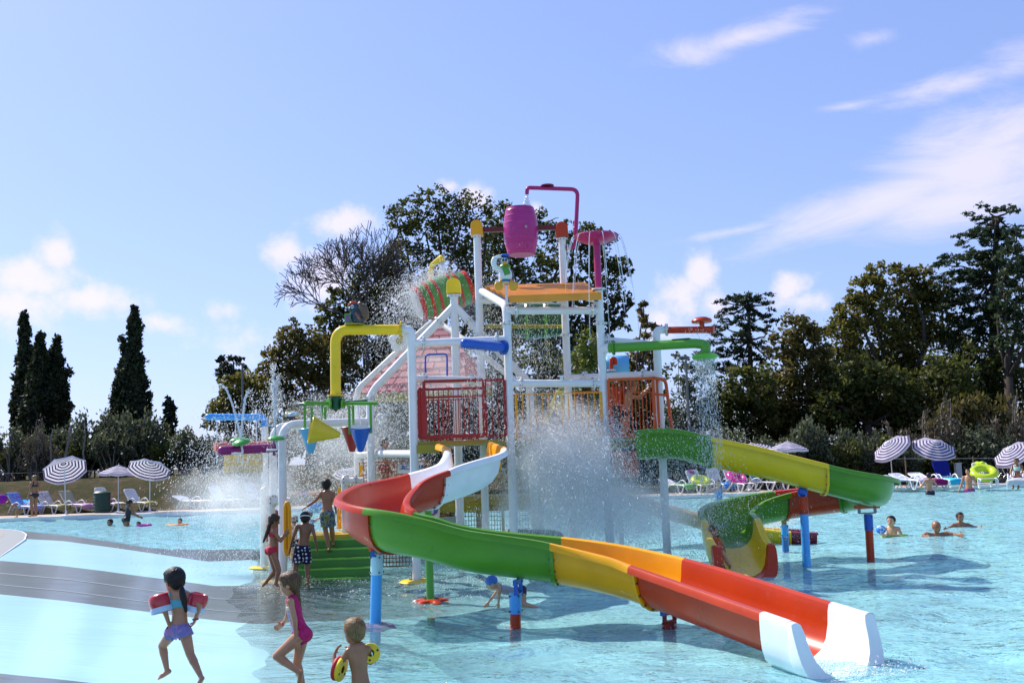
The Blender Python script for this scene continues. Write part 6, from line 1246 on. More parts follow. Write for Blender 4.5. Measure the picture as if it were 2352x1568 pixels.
wader(2223,1083,40.5,1.82,2.5,'slim man in purple swim shorts standing thigh deep at the right', skin=SK_MID, hm=HR_BLACK, headr=.105, el=(-.16,.04,.64), wl=(-.08,.13,.66), er=(.16,0,.64), wr=(.20,.06,.52), cl=[('swim_shorts', pattern_mat('purple_shorts','noise',[(.22,.02,.20),(.35,.03,.25),(.20,.03,.25),(.45,.12,.10)]), trunks(.6,.14), .016)])
wader(2047,1196,22.5,1.35,2.5,'dark haired boy holding a blue ball in the water near the red support column', skin=SK_LIGHT, hm=HR_BLACK, headr=.105, el=(-.17,.06,.70), er=(.15,.14,.72), wr=(.04,.30,.74), wl=(-.02,.30,.73), cl=[('swim_trunks', NAVY, trunks(.4), .012)])
b = MB(); b.ell(at(2023,1216,22.3), .105, seg=20, rings=14); tag(b.build('ball', pattern_mat('ball_blue','noise',[(.03,.16,.55),(.05,.25,.70),(.5,.6,.7)]), smooth=180), 'blue ball held by the dark haired boy in the water', 'ball')
b = MB(); b.box((at(2050,1222,22.5).x,22.4,.0), (.5,.3,.05)); tag(b.build('float_board', mat('lime_foam',(.35,.65,.08),.6)), 'lime green float board under the boy with the blue ball', 'float board')
wader(2150,1209,22.0,1.75,3.2,'balding man swimming low in the water at the right, arms sculling', skin=SK_TAN, hm=HR_BROWN, hair=None, headr=.112, sl=(-.13,0,.84), sr=(.13,0,.84), el=(-.20,.06,.832), er=(.20,.06,.832), wl=(-.20,.19,.835), wr=(.22,.18,.83), cl=[('swim_trunks', NAVY, trunks(.4), .012)])
wader(2205,1187,24.0,1.40,3.1,'boy swimming farthest right with arms just under the surface', skin=SK_TAN, hm=HR_BLACK, headr=.10, sl=(-.12,0,.80), sr=(.12,0,.80), el=(-.20,.05,.765), er=(.20,.05,.765), wl=(-.25,.16,.76), wr=(.29,.12,.755), cl=[('swim_trunks', NAVY, trunks(.4), .012)])
wader(1649,1110,32.0,1.45,3.1,'girl in blue swimsuit standing in the pool behind the right slide, elbows raised', skin=SK_LIGHT, hm=HR_BROWN, hair='long', headr=.10, el=(-.2,.05,.78), er=(.2,.05,.78), wl=(-.26,.1,.88), wr=(.26,.1,.88), cl=[('swimsuit', mat('blue_fabric',(.08,.25,.50),.7), onepiece, .01)])
# ------------------------------------------------------------------ loungers, parasols and poolside things
LW = mat('lounger_white', (.74,.74,.76), .35, var=.03)
def make_lounger(ang=50):
    T = thing('sun_lounger', 'white slatted sun lounger', 'sun lounger', (0,0,0), 'white sun loungers along the pool edge'); a = R(ang); hx, hz = .25, .36; dy, dz = math.cos(a), math.sin(a)
    for s_ in (-1,1):
        P = [(s_*.31,-.98,.30),(s_*.31,-.85,.35),(s_*.31,-.3,.37),(s_*.31,hx,hz)]; b = MB(); b.tube(catmull(P,5), .03, 8); b.build('side_rail', LW, T, smooth=60)
        b = MB(); b.tube(catmull([(s_*.33,-.95,.30),(s_*.34,-.80,.02),(s_*.34,-.62,.03),(s_*.33,-.50,.34)],5), .026, 8); b.build('leg', LW, T, smooth=60)
        b = MB(); b.tube(catmull([(s_*.33,.12,.34),(s_*.34,.40,.02),(s_*.34,.58,.04),(s_*.34,.30,.44),(s_*.34,-.05,.55),(s_*.33,-.32,.37)],6), .026, 8); b.build('leg', LW, T, smooth=60)
        b = MB(); b.bar((s_*.29,hx,hz),(s_*.29,hx+dy*.72,hz+dz*.72),.04); b.build('back_rail', LW, T)
    b = MB(); b.tube(catmull([(-.29,hx+dy*.70,hz+dz*.70),(-.2,hx+dy*.80,hz+dz*.80),(.2,hx+dy*.80,hz+dz*.80),(.29,hx+dy*.70,hz+dz*.70)],5), .028, 8); b.build('head_rail', LW, T, smooth=60)
    me = None
    for k in range(7):
        x = -.225+.075*k; b = MB(); b.bar((x,hx,hz),(x,hx+dy*.78,hz+dz*.78),.048,.014,up=(0,-dz,dy)); b.build('back_slat', LW, T)
    for k in range(9):
        y = -.92+.13*k; b = MB(); b.box((0,y,.365+.0*k),(.58,.09,.016)); b.build('seat_slat', LW, T)
    return T
PROT = {50: make_lounger(50), 18: make_lounger(18), 64: make_lounger(64)}; used_l = set()
DZ = .135
def lounger(u, v, yaw, label, ang=50, Y=None):
    p = gp(u, v, DZ) if Y is None else at(u, v, Y); p.z = DZ
    if ang in used_l: o = copy_tree(PROT[ang], p, (0,0,R(yaw)))
    else: o = PROT[ang]; used_l.add(ang); o.location = p; o.rotation_euler = (0,0,R(yaw)); ORG_[o.name] = p.copy()
    o['label'] = label; return (p, R(yaw), ang)
def loc(l, x, y, z):
    p, a, _ = l; return p + Vector((x*math.cos(a)-y*math.sin(a), x*math.sin(a)+y*math.cos(a), z))
def towel(l, part, m, label, w=.52):
    p, yaw, ang = l; a = R(ang); dy, dz = math.cos(a), math.sin(a); P = []
    if part == 'back': P = [(.25+.02,.40),(.25+dy*.4-dz*.03,.36+dz*.4+dy*.03),(.25+dy*.78-dz*.035,.36+dz*.78+dy*.035),(.25+dy*.84,.36+dz*.84+.0),(.25+dy*.80+dz*.04,.36+dz*.78-dy*.04),(.25+dy*.45+dz*.05,.36+dz*.45-dy*.05)]
    if part == 'seat': P = [(.22,.395),(-.2,.39),(-.6,.392),(-.9,.385),(-1.01,.35),(-1.03,.15)]
    if part == 'all': P = [(.25+dy*.7-dz*.035,.36+dz*.7+dy*.035),(.25+dy*.3-dz*.035,.36+dz*.3+dy*.035),(.2,.40),(-.2,.395),(-.7,.395),(-.98,.37),(-1.03,.17)]
    C_ = catmull([(0,y,z) for y, z in P], 4); rows = []
    for i, q in enumerate(C_):
        rows.append([loc(l, x*w/2*2, q[1], q[2] + .006*math.sin(i*1.7+x*9) - (.10 if abs(x) > .45 and part != 'back' and q[2] > .36 else 0)) for x in (-.6,-.5,-.3,-.1,.1,.3,.5,.6)])
    b = MB(); b.grid(rows); o = b.build('towel', m, smooth=180); md = o.modifiers.new('t','SOLIDIFY'); md.thickness = .012; return tag(o, label, 'towel')
def cloth(n, c): return mat(n, c, .9, .1, var=.12, vscale=8, bump=.3, bscale=30)
def bundle(l, y, z, m, label, s=.17, x=0, name='towel'):
    b = MB(); r = random.Random(int(s*1e4+y*100)); c = loc(l, x, y, z)
    for k in range(6): b.ell(c+Vector((r.uniform(-1,1)*s*.7, r.uniform(-1,1)*s*.6, r.uniform(.3,1)*s*.5)), (s*.6,s*.55,s*.5), seg=10, rings=7)
    return tag(b.build(name, m, smooth=180), label, 'towel' if name == 'towel' else 'bag')
PRNT = pattern_mat('towel_print', 'noise', [(.75,.68,.70),(.60,.45,.10),(.72,.66,.68),(.12,.05,.16),(.7,.6,.6)]); BLUT = pattern_mat('towel_blue', 'noise', [(.05,.38,.68),(.08,.45,.72),(.15,.10,.5),(.5,.1,.25)])
# left bank
l = lounger(6,1178,60,'white lounger cut by the left edge with a pink towel',18); towel(l,'seat',cloth('towel_rose',(.62,.25,.28)),'rose towel on the leftmost lounger')
b = MB(); b.ell(at(2,1146,44.6),(.28,.2,.22)); tag(b.build('bag', cloth('bag_violet',(.22,.02,.30)), smooth=180), 'violet bag at the left picture edge', 'bag')
l = lounger(52,1180,62,'lounger under a blue print towel behind the bending toddler'); towel(l,'back',BLUT,'turquoise print towel over the lounger back behind the toddler'); towel(l,'seat',cloth('towel_lilac',(.42,.38,.70)),'lilac towel on the seat behind the toddler')
l = lounger(88,1178,60,'lounger under a plain blue towel behind the woman in bikini',18); towel(l,'back',cloth('towel_azure',(.04,.34,.72)),'azure towel over the lounger back behind the woman')
l = lounger(118,1178,58,'lounger with flower print towel left of the first parasol pole'); towel(l,'back',PRNT,'white flower print towel over a lounger back by the first parasol'); towel(l,'seat',cloth('towel_khaki',(.34,.30,.12)),'khaki towel on the seat by the first parasol')
l = lounger(172,1176,60,'lounger with a khaki back and pink towel right of the first parasol',40 if 40 in PROT else 50); towel(l,'back',cloth('towel_sand',(.36,.33,.22)),'sand coloured towel over the lounger back beside the green bin'); towel(l,'seat',cloth('towel_pink',(.66,.34,.52)),'pink towel hanging from the foot of a lounger beside the first parasol')
l = lounger(246,1173,58,'bare white lounger right of the green bin with a magenta bag on it',64); bundle(l,-.05,.38,cloth('bag_magenta',(.40,.03,.22)),'magenta and violet beach bag on the white lounger by the bin',.2,name='beach_bag')
l = lounger(318,1171,56,'white lounger with olive towels under the third parasol'); towel(l,'seat',cloth('towel_olive',(.40,.34,.10)),'olive towel on the seat under the third parasol')
lounger(440,1168,60,'white lounger in the thin spray, first right of the third parasol',18); lounger(515,1165,58,'white lounger in the thick left spray'); lounger(592,1163,56,'white lounger just left of the white entry posts',64)
l = lounger(668,1150,-60,'lounger with a wine red towel seen past the white entry post',64); towel(l,'back',cloth('towel_wine',(.30,.03,.09)),'wine red towel on a lounger back past the entry post')
lounger(706,1150,-15,'white lounger with its back upright left of the climbing boy',64); lounger(742,1150,-10,'white lounger right behind the climbing boy',64)
# green bin
bn = thing('litter_bin', 'round dark green litter bin between two left loungers', 'litter bin', at(234,1168,46.2)); p = at(234,1168,46.2); p.z = .1
bg_ = mat('bin_green', (.012,.05,.03), .5); b = MB(); b.lathe([(.30,0),(.36,.05),(.37,.85),(.35,.88)], p, seg=20); b.build('bin_body', bg_, bn, smooth=40); b = MB(); b.lathe([(.38,.88),(.38,.93),(.30,1.0),(.01,1.02)], p, seg=20); b.build('lid', bg_, bn, smooth=40)
for k in range(5): b = MB(); b.lathe([(.37,.15+k*.14),(.385,.17+k*.14),(.37,.19+k*.14)], p, seg=20, cap=False); b.build('bin_band', bg_, bn, smooth=40)
# right bank
def rg(l, y, z, m, label, Rr=.34, r_=.13, tilt=(.1,-.45,1)):
    c = loc(l, 0, y, z); b = MB(); zt = Vector(tilt).normalized(); x = zt.orthogonal().normalized(); yv = zt.cross(x); rows = []
    for i in range(28):
        a = 2*PI*i/28; d = x*math.cos(a)+yv*math.sin(a); rows.append([c + d*(Rr+r_*math.cos(q)) + zt*r_*math.sin(q)*(1+.012*math.cos(a*8)) for q in [2*PI*k/12 for k in range(12)]])
    rows.append(rows[0]); b.grid(rows, closed=True); return tag(b.build('swim_ring', m, smooth=180), label, 'swim ring')
LIME = mat('ring_lime', (.58,.72,.01), .25, coat=.3, trans=.15); HOT = mat('ring_hot_pink', (.75,.015,.32), .25, coat=.3, trans=.1)
l = lounger(1555,1131,28,'low white lounger with a green towel right of the tower post',18); towel(l,'seat',cloth('towel_green',(.20,.48,.12)),'light green towel on the low lounger right of the tower post')
l = lounger(1606,1130,14,'lounger carrying the lime swim ring'); rg(l,-.25,.52,LIME,'lime yellow swim ring on a lounger behind the right slide'); bundle(l,.72,.86,cloth('scarf_magenta',(.30,.01,.22)),'magenta bundle on top of the lounger back above the lime ring',.16)
l = lounger(1652,1128,18,'white lounger with high back between the lime and pink rings',64); towel(l,'seat',cloth('towel_cobalt',(.04,.22,.60)),'cobalt towel on the lounger between the rings')
l = lounger(1693,1128,24,'lounger carrying the first pink swim ring',64); rg(l,-.05,.62,HOT,'hot pink swim ring on a lounger, the left one of two',.36,.14,(.35,-.6,1))
l = lounger(1750,1125,40,'lounger with a teal towel hanging from its back',64); towel(l,'back',cloth('towel_teal',(.10,.40,.38)),'teal towel hanging from a lounger back behind the yellow slide')
l = lounger(1796,1124,24,'lounger half hidden by the yellow slide with the second pink ring'); rg(l,-.05,.55,HOT,'hot pink swim ring half hidden behind the yellow slide',.36,.14,(.35,-.5,1))
lounger(2036,1122,70,'white lounger foot sticking out right of the green slide bend',18)
l = lounger(2090,1121,16,'lounger draped with a white and blue striped towel',18); towel(l,'all',pattern_mat('towel_stripes','stripe',[(.72,.72,.74),(.05,.12,.36)]),'white and blue striped towel over a lounger left of the big parasol')
l = lounger(2130,1120,8,'lounger with maroon cushion behind the back-turned boy',18); towel(l,'seat',cloth('towel_maroon',(.22,.01,.10)),'maroon towel on the lounger behind the back-turned boy')
l = lounger(2177,1119,0,'lounger with navy back and cyan towel under the big parasol',64); towel(l,'back',cloth('towel_navy',(.01,.015,.16)),'navy towel over the lounger back under the big parasol',.56); towel(l,'seat',cloth('towel_cyan',(.03,.42,.62)),'cyan towel on the seat under the big parasol')
l = lounger(2262,1118,-14,'lounger carrying the large lime ring near the stroller',50); rg(l,-.05,.58,LIME,'large lime yellow swim ring on the lounger near the stroller',.40,.16,(-.15,-.55,1)); bundle(l,.62,.86,cloth('scarf_lime',(.50,.68,.05)),'lime cloth on top of the lounger back near the stroller',.2); bundle(l,.55,.55,cloth('bag_white_blue',(.45,.50,.6)),'white and blue bag behind the large lime ring',.2,.28,'beach_bag')
l = lounger(2340,1120,-30,'white lounger at the right edge where a person sits',18); towel(l,'seat',cloth('towel_grey',(.5,.5,.52)),'light grey towel hanging from the rightmost lounger')
pS = loc(l, 0, .1, .38)
J = stand((pS.x, pS.y, pS.z-.52*1.6), 1.6, 2.4, kl=(-.06,.2,.50), kr=(.06,.2,.50), al=(-.06,.24,.30), ar=(.06,.24,.30), tl=(-.06,.33,.27), tr=(.06,.33,.27), el=(-.14,.08,.66), wl=(-.08,.2,.6), er=(.14,.08,.66), wr=(.08,.2,.6))
person('tanned person sitting on the rightmost lounger beside the stroller', J, 1.6, SK_DARK, 'long', HR_BROWN, vox=.014, headr=.11, clothes=[('bikini_top', mat('mint_fabric',(.35,.6,.5),.6), bra(.55,.85), .01), ('bikini_bottom', mat('violet_fabric',(.12,.02,.2),.6), briefs(.2,.1), .01)])
J = stand((at(722,1135,45).x, 45.0, -.3), 1.6, 1.5, **{k: v for k, v in {}.items()}); 
def lie(c, h, yaw, label, skin, cl):
    c = Vector(c); s, q = math.sin(yaw), math.cos(yaw); f = Vector((q, s, 0)); l_ = Vector((-s, q, 0)); U = Vector((0,0,1)); P = {}
    tb = dict(head=(0,.93,.10), neck=(0,.84,.06), sl=(-.105,.81,.06), sr=(.105,.81,.06), el=(-.16,.66,.05), er=(.16,.66,.05), wl=(-.15,.5,.05), wr=(.15,.5,.05), hl=(-.05,.52,.05), hr=(.05,.52,.05), kl=(-.06,.3,.10), kr=(.06,.3,.10), al=(-.06,.06,.04), ar=(.06,.06,.04), tl=(-.06,.03,.10), tr=(.06,.03,.10))
    for k, (x, y, z) in tb.items(): P[k] = c + (l_*x + f*(y-.5) + U*z)*h
    return person(label, P, h, skin, 'short', HR_BROWN, vox=.014, look=(0,-.2,1), headr=.11, clothes=cl)
lie(at(700,1143,45.2)+Vector((0,0,.1)), 1.65, .15, 'sunbather lying on a lounger past the white entry post', SK_LIGHT, [('swim_trunks', cloth('trunks_blue',(.06,.12,.4)), trunks(.5), .012)])
# grey posts
for (u, v, Y, h, lb) in ((2204,1120,45.2,.95,'square grey post bin between the navy lounger and the slim man'),(1702,1122,46,.8,'grey post beside the parasol pole behind the right slide')):
    p = at(u, v, Y); p.z = .1; t = thing('post_bin', lb, 'post', p); b = MB(); b.box(p+Vector((0,0,h/2)), (.24,.24,h)); o = b.build('post_body', mat('galv_grey',(.27,.29,.31),.4), t); b = MB(); b.box(p+Vector((0,0,h+.02)), (.28,.28,.04)); b.build('lid', mat('galv_grey',(0,0,0)), t)
# stroller
p = at(2318,1120,45.6); p.z = .13; st = thing('stroller', 'dark folded hood baby stroller with grey sunshade at the right edge', 'stroller', p); fm = mat('stroller_frame',(.55,.56,.58),.3,metal=.6)
for s_ in (-.25,.25):
    tubepart('frame', [p+Vector((-.45,s_*.6,1.0)), p+Vector((-.25,s_,.35)), p+Vector((.35,s_,.12))], .018, fm, st, .1, 8); tubepart('frame', [p+Vector((-.15,s_,.45)), p+Vector((-.42,s_,.12))], .018, fm, st, seg=8)
    for x in (-.42,.36): b = MB(); b.lathe([(.03,-.02),(.115,-.025),(.125,0),(.115,.025),(.03,.02)], p+Vector((x,s_,.125)), (0,1,0), 18, cap=False); b.build('wheel', mat('tyre',(.02,.02,.02),.7), st, smooth=50)
b = MB(); rows = []
for k in range(9):
    a = -.2+1.9*k/8; rows.append([p+Vector((-.12+.36*math.cos(a), x, .62+.38*math.sin(a))) for x in (-.24,-.12,0,.12,.24)])
b.grid(rows); o = b.build('hood', cloth('hood_grey',(.30,.31,.33)), st, smooth=180); md = o.modifiers.new('t','SOLIDIFY'); md.thickness = .02
b = MB(); b.box(p+Vector((.02,0,.45)),(.40,.42,.10)); b.box(p+Vector((-.2,0,.65)),(.10,.42,.45)); b.build('seat', cloth('seat_black',(.015,.015,.018)), st); b = MB(); b.box(p+Vector((.1,0,.2)),(.5,.4,.16)); b.build('basket', cloth('seat_black',(0,0,0)), st)
b = MB(); b.ell(p+Vector((-.2,0,1.02)),(.2,.15,.08)); tag(b.build('towel', cloth('scarf_magenta',(0,0,0)), smooth=180), 'magenta cloth lying on the stroller hood', 'towel')
for (u, v, s, c, lb) in ((2300,1118,.2,(.05,.05,.05),'black bag on the deck left of the stroller'),(2282,1120,.15,(.06,.06,.05),'dark bag under the stroller handle')):
    p = at(u,v,45); p.z = .2; b = MB(); b.ell(p,(s,s*.7,s*.8),seg=12,rings=8); tag(b.build('beach_bag', cloth('bag_'+str(s),c), smooth=180), lb, 'bag')
# parasols
ST_W, ST_B = mat('parasol_white', (.72,.70,.76), .8, trans=.35, var=0), mat('parasol_stripe', (.085,.05,.145), .8, trans=.12, var=0)
PMET = mat('parasol_pole', (.62,.63,.66), .35, var=0)
def parasol(u, v, Y, ub, vb, axis, label, Rc=.95, hc=.36):
    """(u, v): centre of the canopy, axis: direction of its tip"""
    c = at(u, v, Y); base = at(ub, vb, Y); base = Vector((base.x, Y+.0, .1)); ax = Vector(axis).normalized(); joint = c - ax*.05; T = thing('parasol', label, 'parasol', base, 'striped parasols round the pool')
    b = MB(); b.tube([base, joint], .022, 8); b.build('pole', PMET, T, smooth=60); x = ax.orthogonal().normalized(); y = ax.cross(x); n = 8; NR_ = 14
    b = MB(); b.lathe([(.2,0),(.22,.03),(.05,.08),(.03,.25)], base, seg=14); b.build('base_stand', PMET, T, smooth=40)
    b = MB(); vs = []; rows = []
    def P(t, k, j):
        a0, a1 = 2*PI*k/n, 2*PI*(k+1)/n; r = Rc*t; p0 = x*math.cos(a0)+y*math.sin(a0); p1 = x*math.cos(a1)+y*math.sin(a1); q = p0.lerp(p1, j/4); return c + q*r + ax*(hc*(1-t**1.35) - hc*.55 - .035*t*math.sin(PI*j/4))
    for k in range(n):
        for i in range(NR_):
            for j in range(4):
                b.mi = i % 2; b.add([P(i/NR_,k,j),P(i/NR_,k,j+1),P((i+1)/NR_,k,j+1),P((i+1)/NR_,k,j)], [(0,1,2,3)])
        for j in range(4):
            b.mi = 0; a_, c_ = P(1,k,j), P(1,k,j+1); b.add([a_, c_, c_-ax*.085, a_-ax*.085], [(0,1,2,3)])
    b.build('canopy', [ST_W, ST_B], T, weld=True, smooth=40)
    b = MB()
    for k in range(n): b.mi = 1; b.add([c+ax*(hc*.52), c+(x*math.cos(2*PI*k/n)+y*math.sin(2*PI*k/n))*.13+ax*hc*.45, c+(x*math.cos(2*PI*(k+1)/n)+y*math.sin(2*PI*(k+1)/n))*.13+ax*hc*.45], [(0,1,2)])
    b.lathe([(.012,0),(.012,.09)], c+ax*hc*.5, ax, 6); b.build('top_cap', [ST_W, ST_W], T)
    for k in range(n):
        e = P(1,k,0); b = MB(); b.tube([c+ax*hc*.40, e], .006, 5); b.build('rib', PMET, T)
parasol(147,1070,44.6,152,1152,(-.42,.48,.77),'tilted striped parasol leftmost, its underside turned to the pool')
parasol(272,1077,46.2,272,1140,(.03,.02,1),'upright striped parasol, second from the left')
parasol(345,1068,44.9,344,1145,(.04,.50,.86),'tilted striped parasol third from the left, underside facing the pool')
parasol(1727,1026,47.2,1720,1110,(-.2,-.1,1),'striped parasol mostly hidden behind the yellow slide section')
parasol(1809,1022,46.0,1808,1110,(.02,.02,1),'upright striped parasol behind the yellow slide section')
parasol(2042,1021,46.0,2051,1112,(-.60,-.22,.78),'striped parasol tilted steeply to the left, right of the green slide bend')
parasol(2147,1020,45.4,2149,1108,(.05,-.52,.85),'striped parasol with its top turned to the pool, above the navy lounger',Rc=.98)
parasol(2322,1034,45.2,2328,1110,(-.58,-.20,.80),'striped parasol tilted left over the stroller at the right edge')
parasol(812,1082,47.0,812,1140,(.1,.3,1),'striped parasol seen faintly through the spray behind the entry frame')
# ------------------------------------------------------------------ painted figures
def fig(name, label, org): return thing(name, label, 'statue', org)
pgb = at(1160,652,YC); PG = fig('penguin_statue', 'cartoon penguin statue saluting with a green scarf on a small white perch', pgb)
sw, sbk, sor, sgr = mat('statue_white',(.72,.75,.75),.25), mat('statue_black',(.02,.03,.05),.25), mat('statue_orange',(.75,.36,.02),.3), mat('statue_green',(.10,.30,.03),.35); ste = mat('statue_teal',(.03,.16,.20),.3)
def pt(u, v, d=0): return at(u, v, YC+d)
b = MB(); b.bar(at(1164,697,YC), at(1162,654,YC), .045); b.build('perch_post', WHITE, PG); b = MB(); b.lathe([(.13,0),(.135,.015),(.13,.03)], (pt(1161,654).x,YC,pt(1161,653).z), seg=20); b.build('perch', mat('perch_cream',(.7,.55,.32),.4), PG)
b = MB(); b.ell(pt(1161,633),(.125,.11,.16)); b.ell(pt(1160,618),(.09,.08,.13)); b.build('body', sw, PG, smooth=180)
b = MB(); b.ell(pt(1163,634,.05),(.135,.10,.165)); b.build('back', sbk, PG, smooth=180); b = MB(); b.ell(pt(1161,646,-.04),(.115,.08,.05)); b.build('lower_belly', ste, PG, smooth=180)  # dark back shell and teal lower belly
b = MB(); b.ell(pt(1159,598),(.095,.09,.095)); b.build('head', sbk, PG, smooth=180); b = MB(); b.ell(pt(1159,599,-.03),(.075,.07,.075)); b.build('face', mat('statue_pale_blue',(.35,.5,.6),.3), PG, smooth=180)
b = MB(); b.ell(pt(1159,604,-.10),(.042,.06,.032)); b.build('beak', sor, PG, smooth=180)
for u in (1155.5,1162.5): b = MB(); b.ell(pt(u,597,-.095),(.018,.014,.024)); b.build('eye', EYE, PG, smooth=180)
b = MB(); b.ell(pt(1159,587,-.01),(.09,.085,.03)); b.build('goggles', BLU, PG, smooth=180)
b = MB(); b.lathe([(.085,-.03),(.105,0),(.08,.03)], pt(1160,612), (0,0,1), 18); b.bar(pt(1160,614,-.09), pt(1166,630,-.12), .11, .03, up=(0,1,0)); b.build('scarf', sgr, PG, smooth=50)
b = MB(); b.tube(catmull([pt(1153,620,-.02), pt(1139,615,-.06), pt(1134,602,-.08), pt(1139,592,-.08), pt(1150,588,-.09)],5), [.045]*5+[.05]*10+[.03]*5+[.02], 10); b.build('wing', sw, PG, smooth=180)
b = MB(); b.tube([pt(1170,620,.0), pt(1176,636,.02), pt(1178,646,.02)], [.035,.04,.015], 10); b.build('wing', sbk, PG, smooth=180)
for u, du in ((1150,-7),(1174,8)):
    b = MB(); b.tube([pt(u,644,-.06), pt(u+du*.2,650,-.14)], .03, 10); b.ell(pt(u+du*.7,657,-.16),(.075,.035,.085),Matrix.Rotation(.5*(1 if du>0 else -1),3,'Y')); b.build('foot', sor, PG, smooth=180)
sqb = at(815,745,YE); SQ = fig('squirrel_statue', 'dark squirrel statue with red cap and green frame sitting on the yellow pipe', sqb); sdk = mat('statue_dark_blue',(.025,.05,.07),.3)
def sp(u, v, d=0): return at(u, v, YE-.05+d)
b = MB(); b.ell(sp(818,727),(.12,.11,.16)); b.ell(sp(822,736,-.03),(.12,.1,.09)); b.build('body', sdk, SQ, smooth=180); b = MB(); b.ell(sp(814,706),(.085,.08,.09)); b.ell(sp(806,710,-.01),(.05,.05,.045)); b.build('head', sdk, SQ, smooth=180)
b = MB(); b.tube(catmull([sp(826,740),sp(836,728),sp(834,710),sp(828,703),sp(833,697)],5), [.06]*5+[.085]*10+[.07]*5+[.03], 10); b.build('tail', mat('statue_brown',(.12,.075,.035),.4), SQ, smooth=180)
b = MB(); b.ell(sp(811,697),(.075,.07,.04)); b.ell(sp(806,699,-.02),(.06,.05,.015)); b.build('cap', RED, SQ, smooth=180); b = MB(); b.ell(sp(809,704,-.07),(.028,.02,.034)); b.build('eye', sw, SQ, smooth=180); b = MB(); b.ell(sp(808.5,704.5,-.09),(.013,.01,.016)); b.build('pupil', EYE, SQ, smooth=180)
b = MB(); b.bar(sp(799,742,-.1),sp(799,720,-.1),.11,.04); b.build('frame', LGRN, SQ); b = MB(); b.bar(sp(799.3,739,-.125),sp(799.3,723,-.125),.075,.02); b.build('picture', mat('statue_violet',(.20,.08,.20),.4), SQ); b = MB(); b.ell(sp(822,727,-.1),(.03,.04,.09),Matrix.Rotation(-.5,3,'Y')); b.build('arm', mat('statue_rust',(.30,.09,.03),.4), SQ, smooth=180)
bb = at(663,960,20.1); BEE = fig('bee_statue', 'small bee statue with pale wings lying on the white beam left of the cone rack', bb)
def bp_(u, v, d=0): return at(u, v, 20.0+d)
b = MB(); b.ell(bp_(668,960),(.17,.11,.08)); b.build('body', mat('statue_brown_black',(.05,.03,.02),.3), BEE, smooth=180); b = MB(); b.ell(bp_(648,953),(.105,.10,.105)); b.build('head', sbk, BEE, smooth=180); b = MB(); b.ell(bp_(660,953,-.02),(.075,.08,.07)); b.build('collar', mat('statue_cream',(.62,.55,.28),.4), BEE, smooth=180)
for d in (-.08,.08): b = MB(); b.ell(bp_(673,951,d),(.13,.06,.05),Matrix.Rotation(-.15,3,'Y')); b.build('wing', mat('statue_pale_blue',(0,0,0)), BEE, smooth=180)
b = MB(); b.ell(bp_(681,957),(.05,.09,.07)); b.build('tail', mat('statue_amber',(.55,.28,.04),.4), BEE, smooth=180); b = MB(); b.ell(bp_(649,950,-.1),(.03,.02,.035)); b.build('eye', sw, BEE, smooth=180); b = MB(); b.ell(bp_(643,958,-.09),(.025,.02,.025)); b.build('nose', SKY, BEE, smooth=180)
# ------------------------------------------------------------------ water in the air
def drop_mat():
    m = bpy.data.materials.new('water_drops'); m.use_nodes = True; N = m.node_tree.nodes; L = m.node_tree.links; b = N['Principled BSDF']
    b.inputs['Base Color'].default_value = (.95,.96,.97,1); b.inputs['Roughness'].default_value = .15; b.inputs['Specular IOR Level'].default_value = .6
    t = N.new('ShaderNodeBsdfTranslucent'); t.inputs[0].default_value = (.95,.97,.98,1); mx = N.new('ShaderNodeMixShader'); mx.inputs[0].default_value = .55
    L.new(b.outputs[0], mx.inputs[1]); L.new(t.outputs[0], mx.inputs[2]); tp = N.new('ShaderNodeBsdfTransparent'); m2 = N.new('ShaderNodeMixShader'); m2.inputs[0].default_value = .12; L.new(mx.outputs[0], m2.inputs[1]); L.new(tp.outputs[0], m2.inputs[2]); L.new(m2.outputs[0], N['Material Output'].inputs[0]); return m
DROP = drop_mat()
def stream_mat():
    m = bpy.data.materials.new('water_stream'); m.use_nodes = True; N = m.node_tree.nodes; L = m.node_tree.links; b = N['Principled BSDF']
    b.inputs['Base Color'].default_value = (.80,.86,.92,1); b.inputs['Roughness'].default_value = .08; b.inputs['Specular IOR Level'].default_value = .8
    tc = N.new('ShaderNodeTexCoord'); mp = N.new('ShaderNodeMapping'); mp.inputs['Scale'].default_value = (1,1,.3); L.new(tc.outputs['Object'], mp.inputs[0]); n = N.new('ShaderNodeTexNoise'); n.inputs['Scale'].default_value = 30; L.new(mp.outputs[0], n.inputs[0])
    bp = N.new('ShaderNodeBump'); bp.inputs['Strength'].default_value = .8; bp.inputs['Distance'].default_value = .03; L.new(n.outputs[0], bp.inputs['Height']); L.new(bp.outputs[0], b.inputs['Normal'])
    t = N.new('ShaderNodeBsdfTransparent'); mx = N.new('ShaderNodeMixShader'); mx.inputs[0].default_value = .45; L.new(b.outputs[0], mx.inputs[1]); L.new(t.outputs[0], mx.inputs[2]); L.new(mx.outputs[0], N['Material Output'].inputs[0]); return m
STREAM = stream_mat()
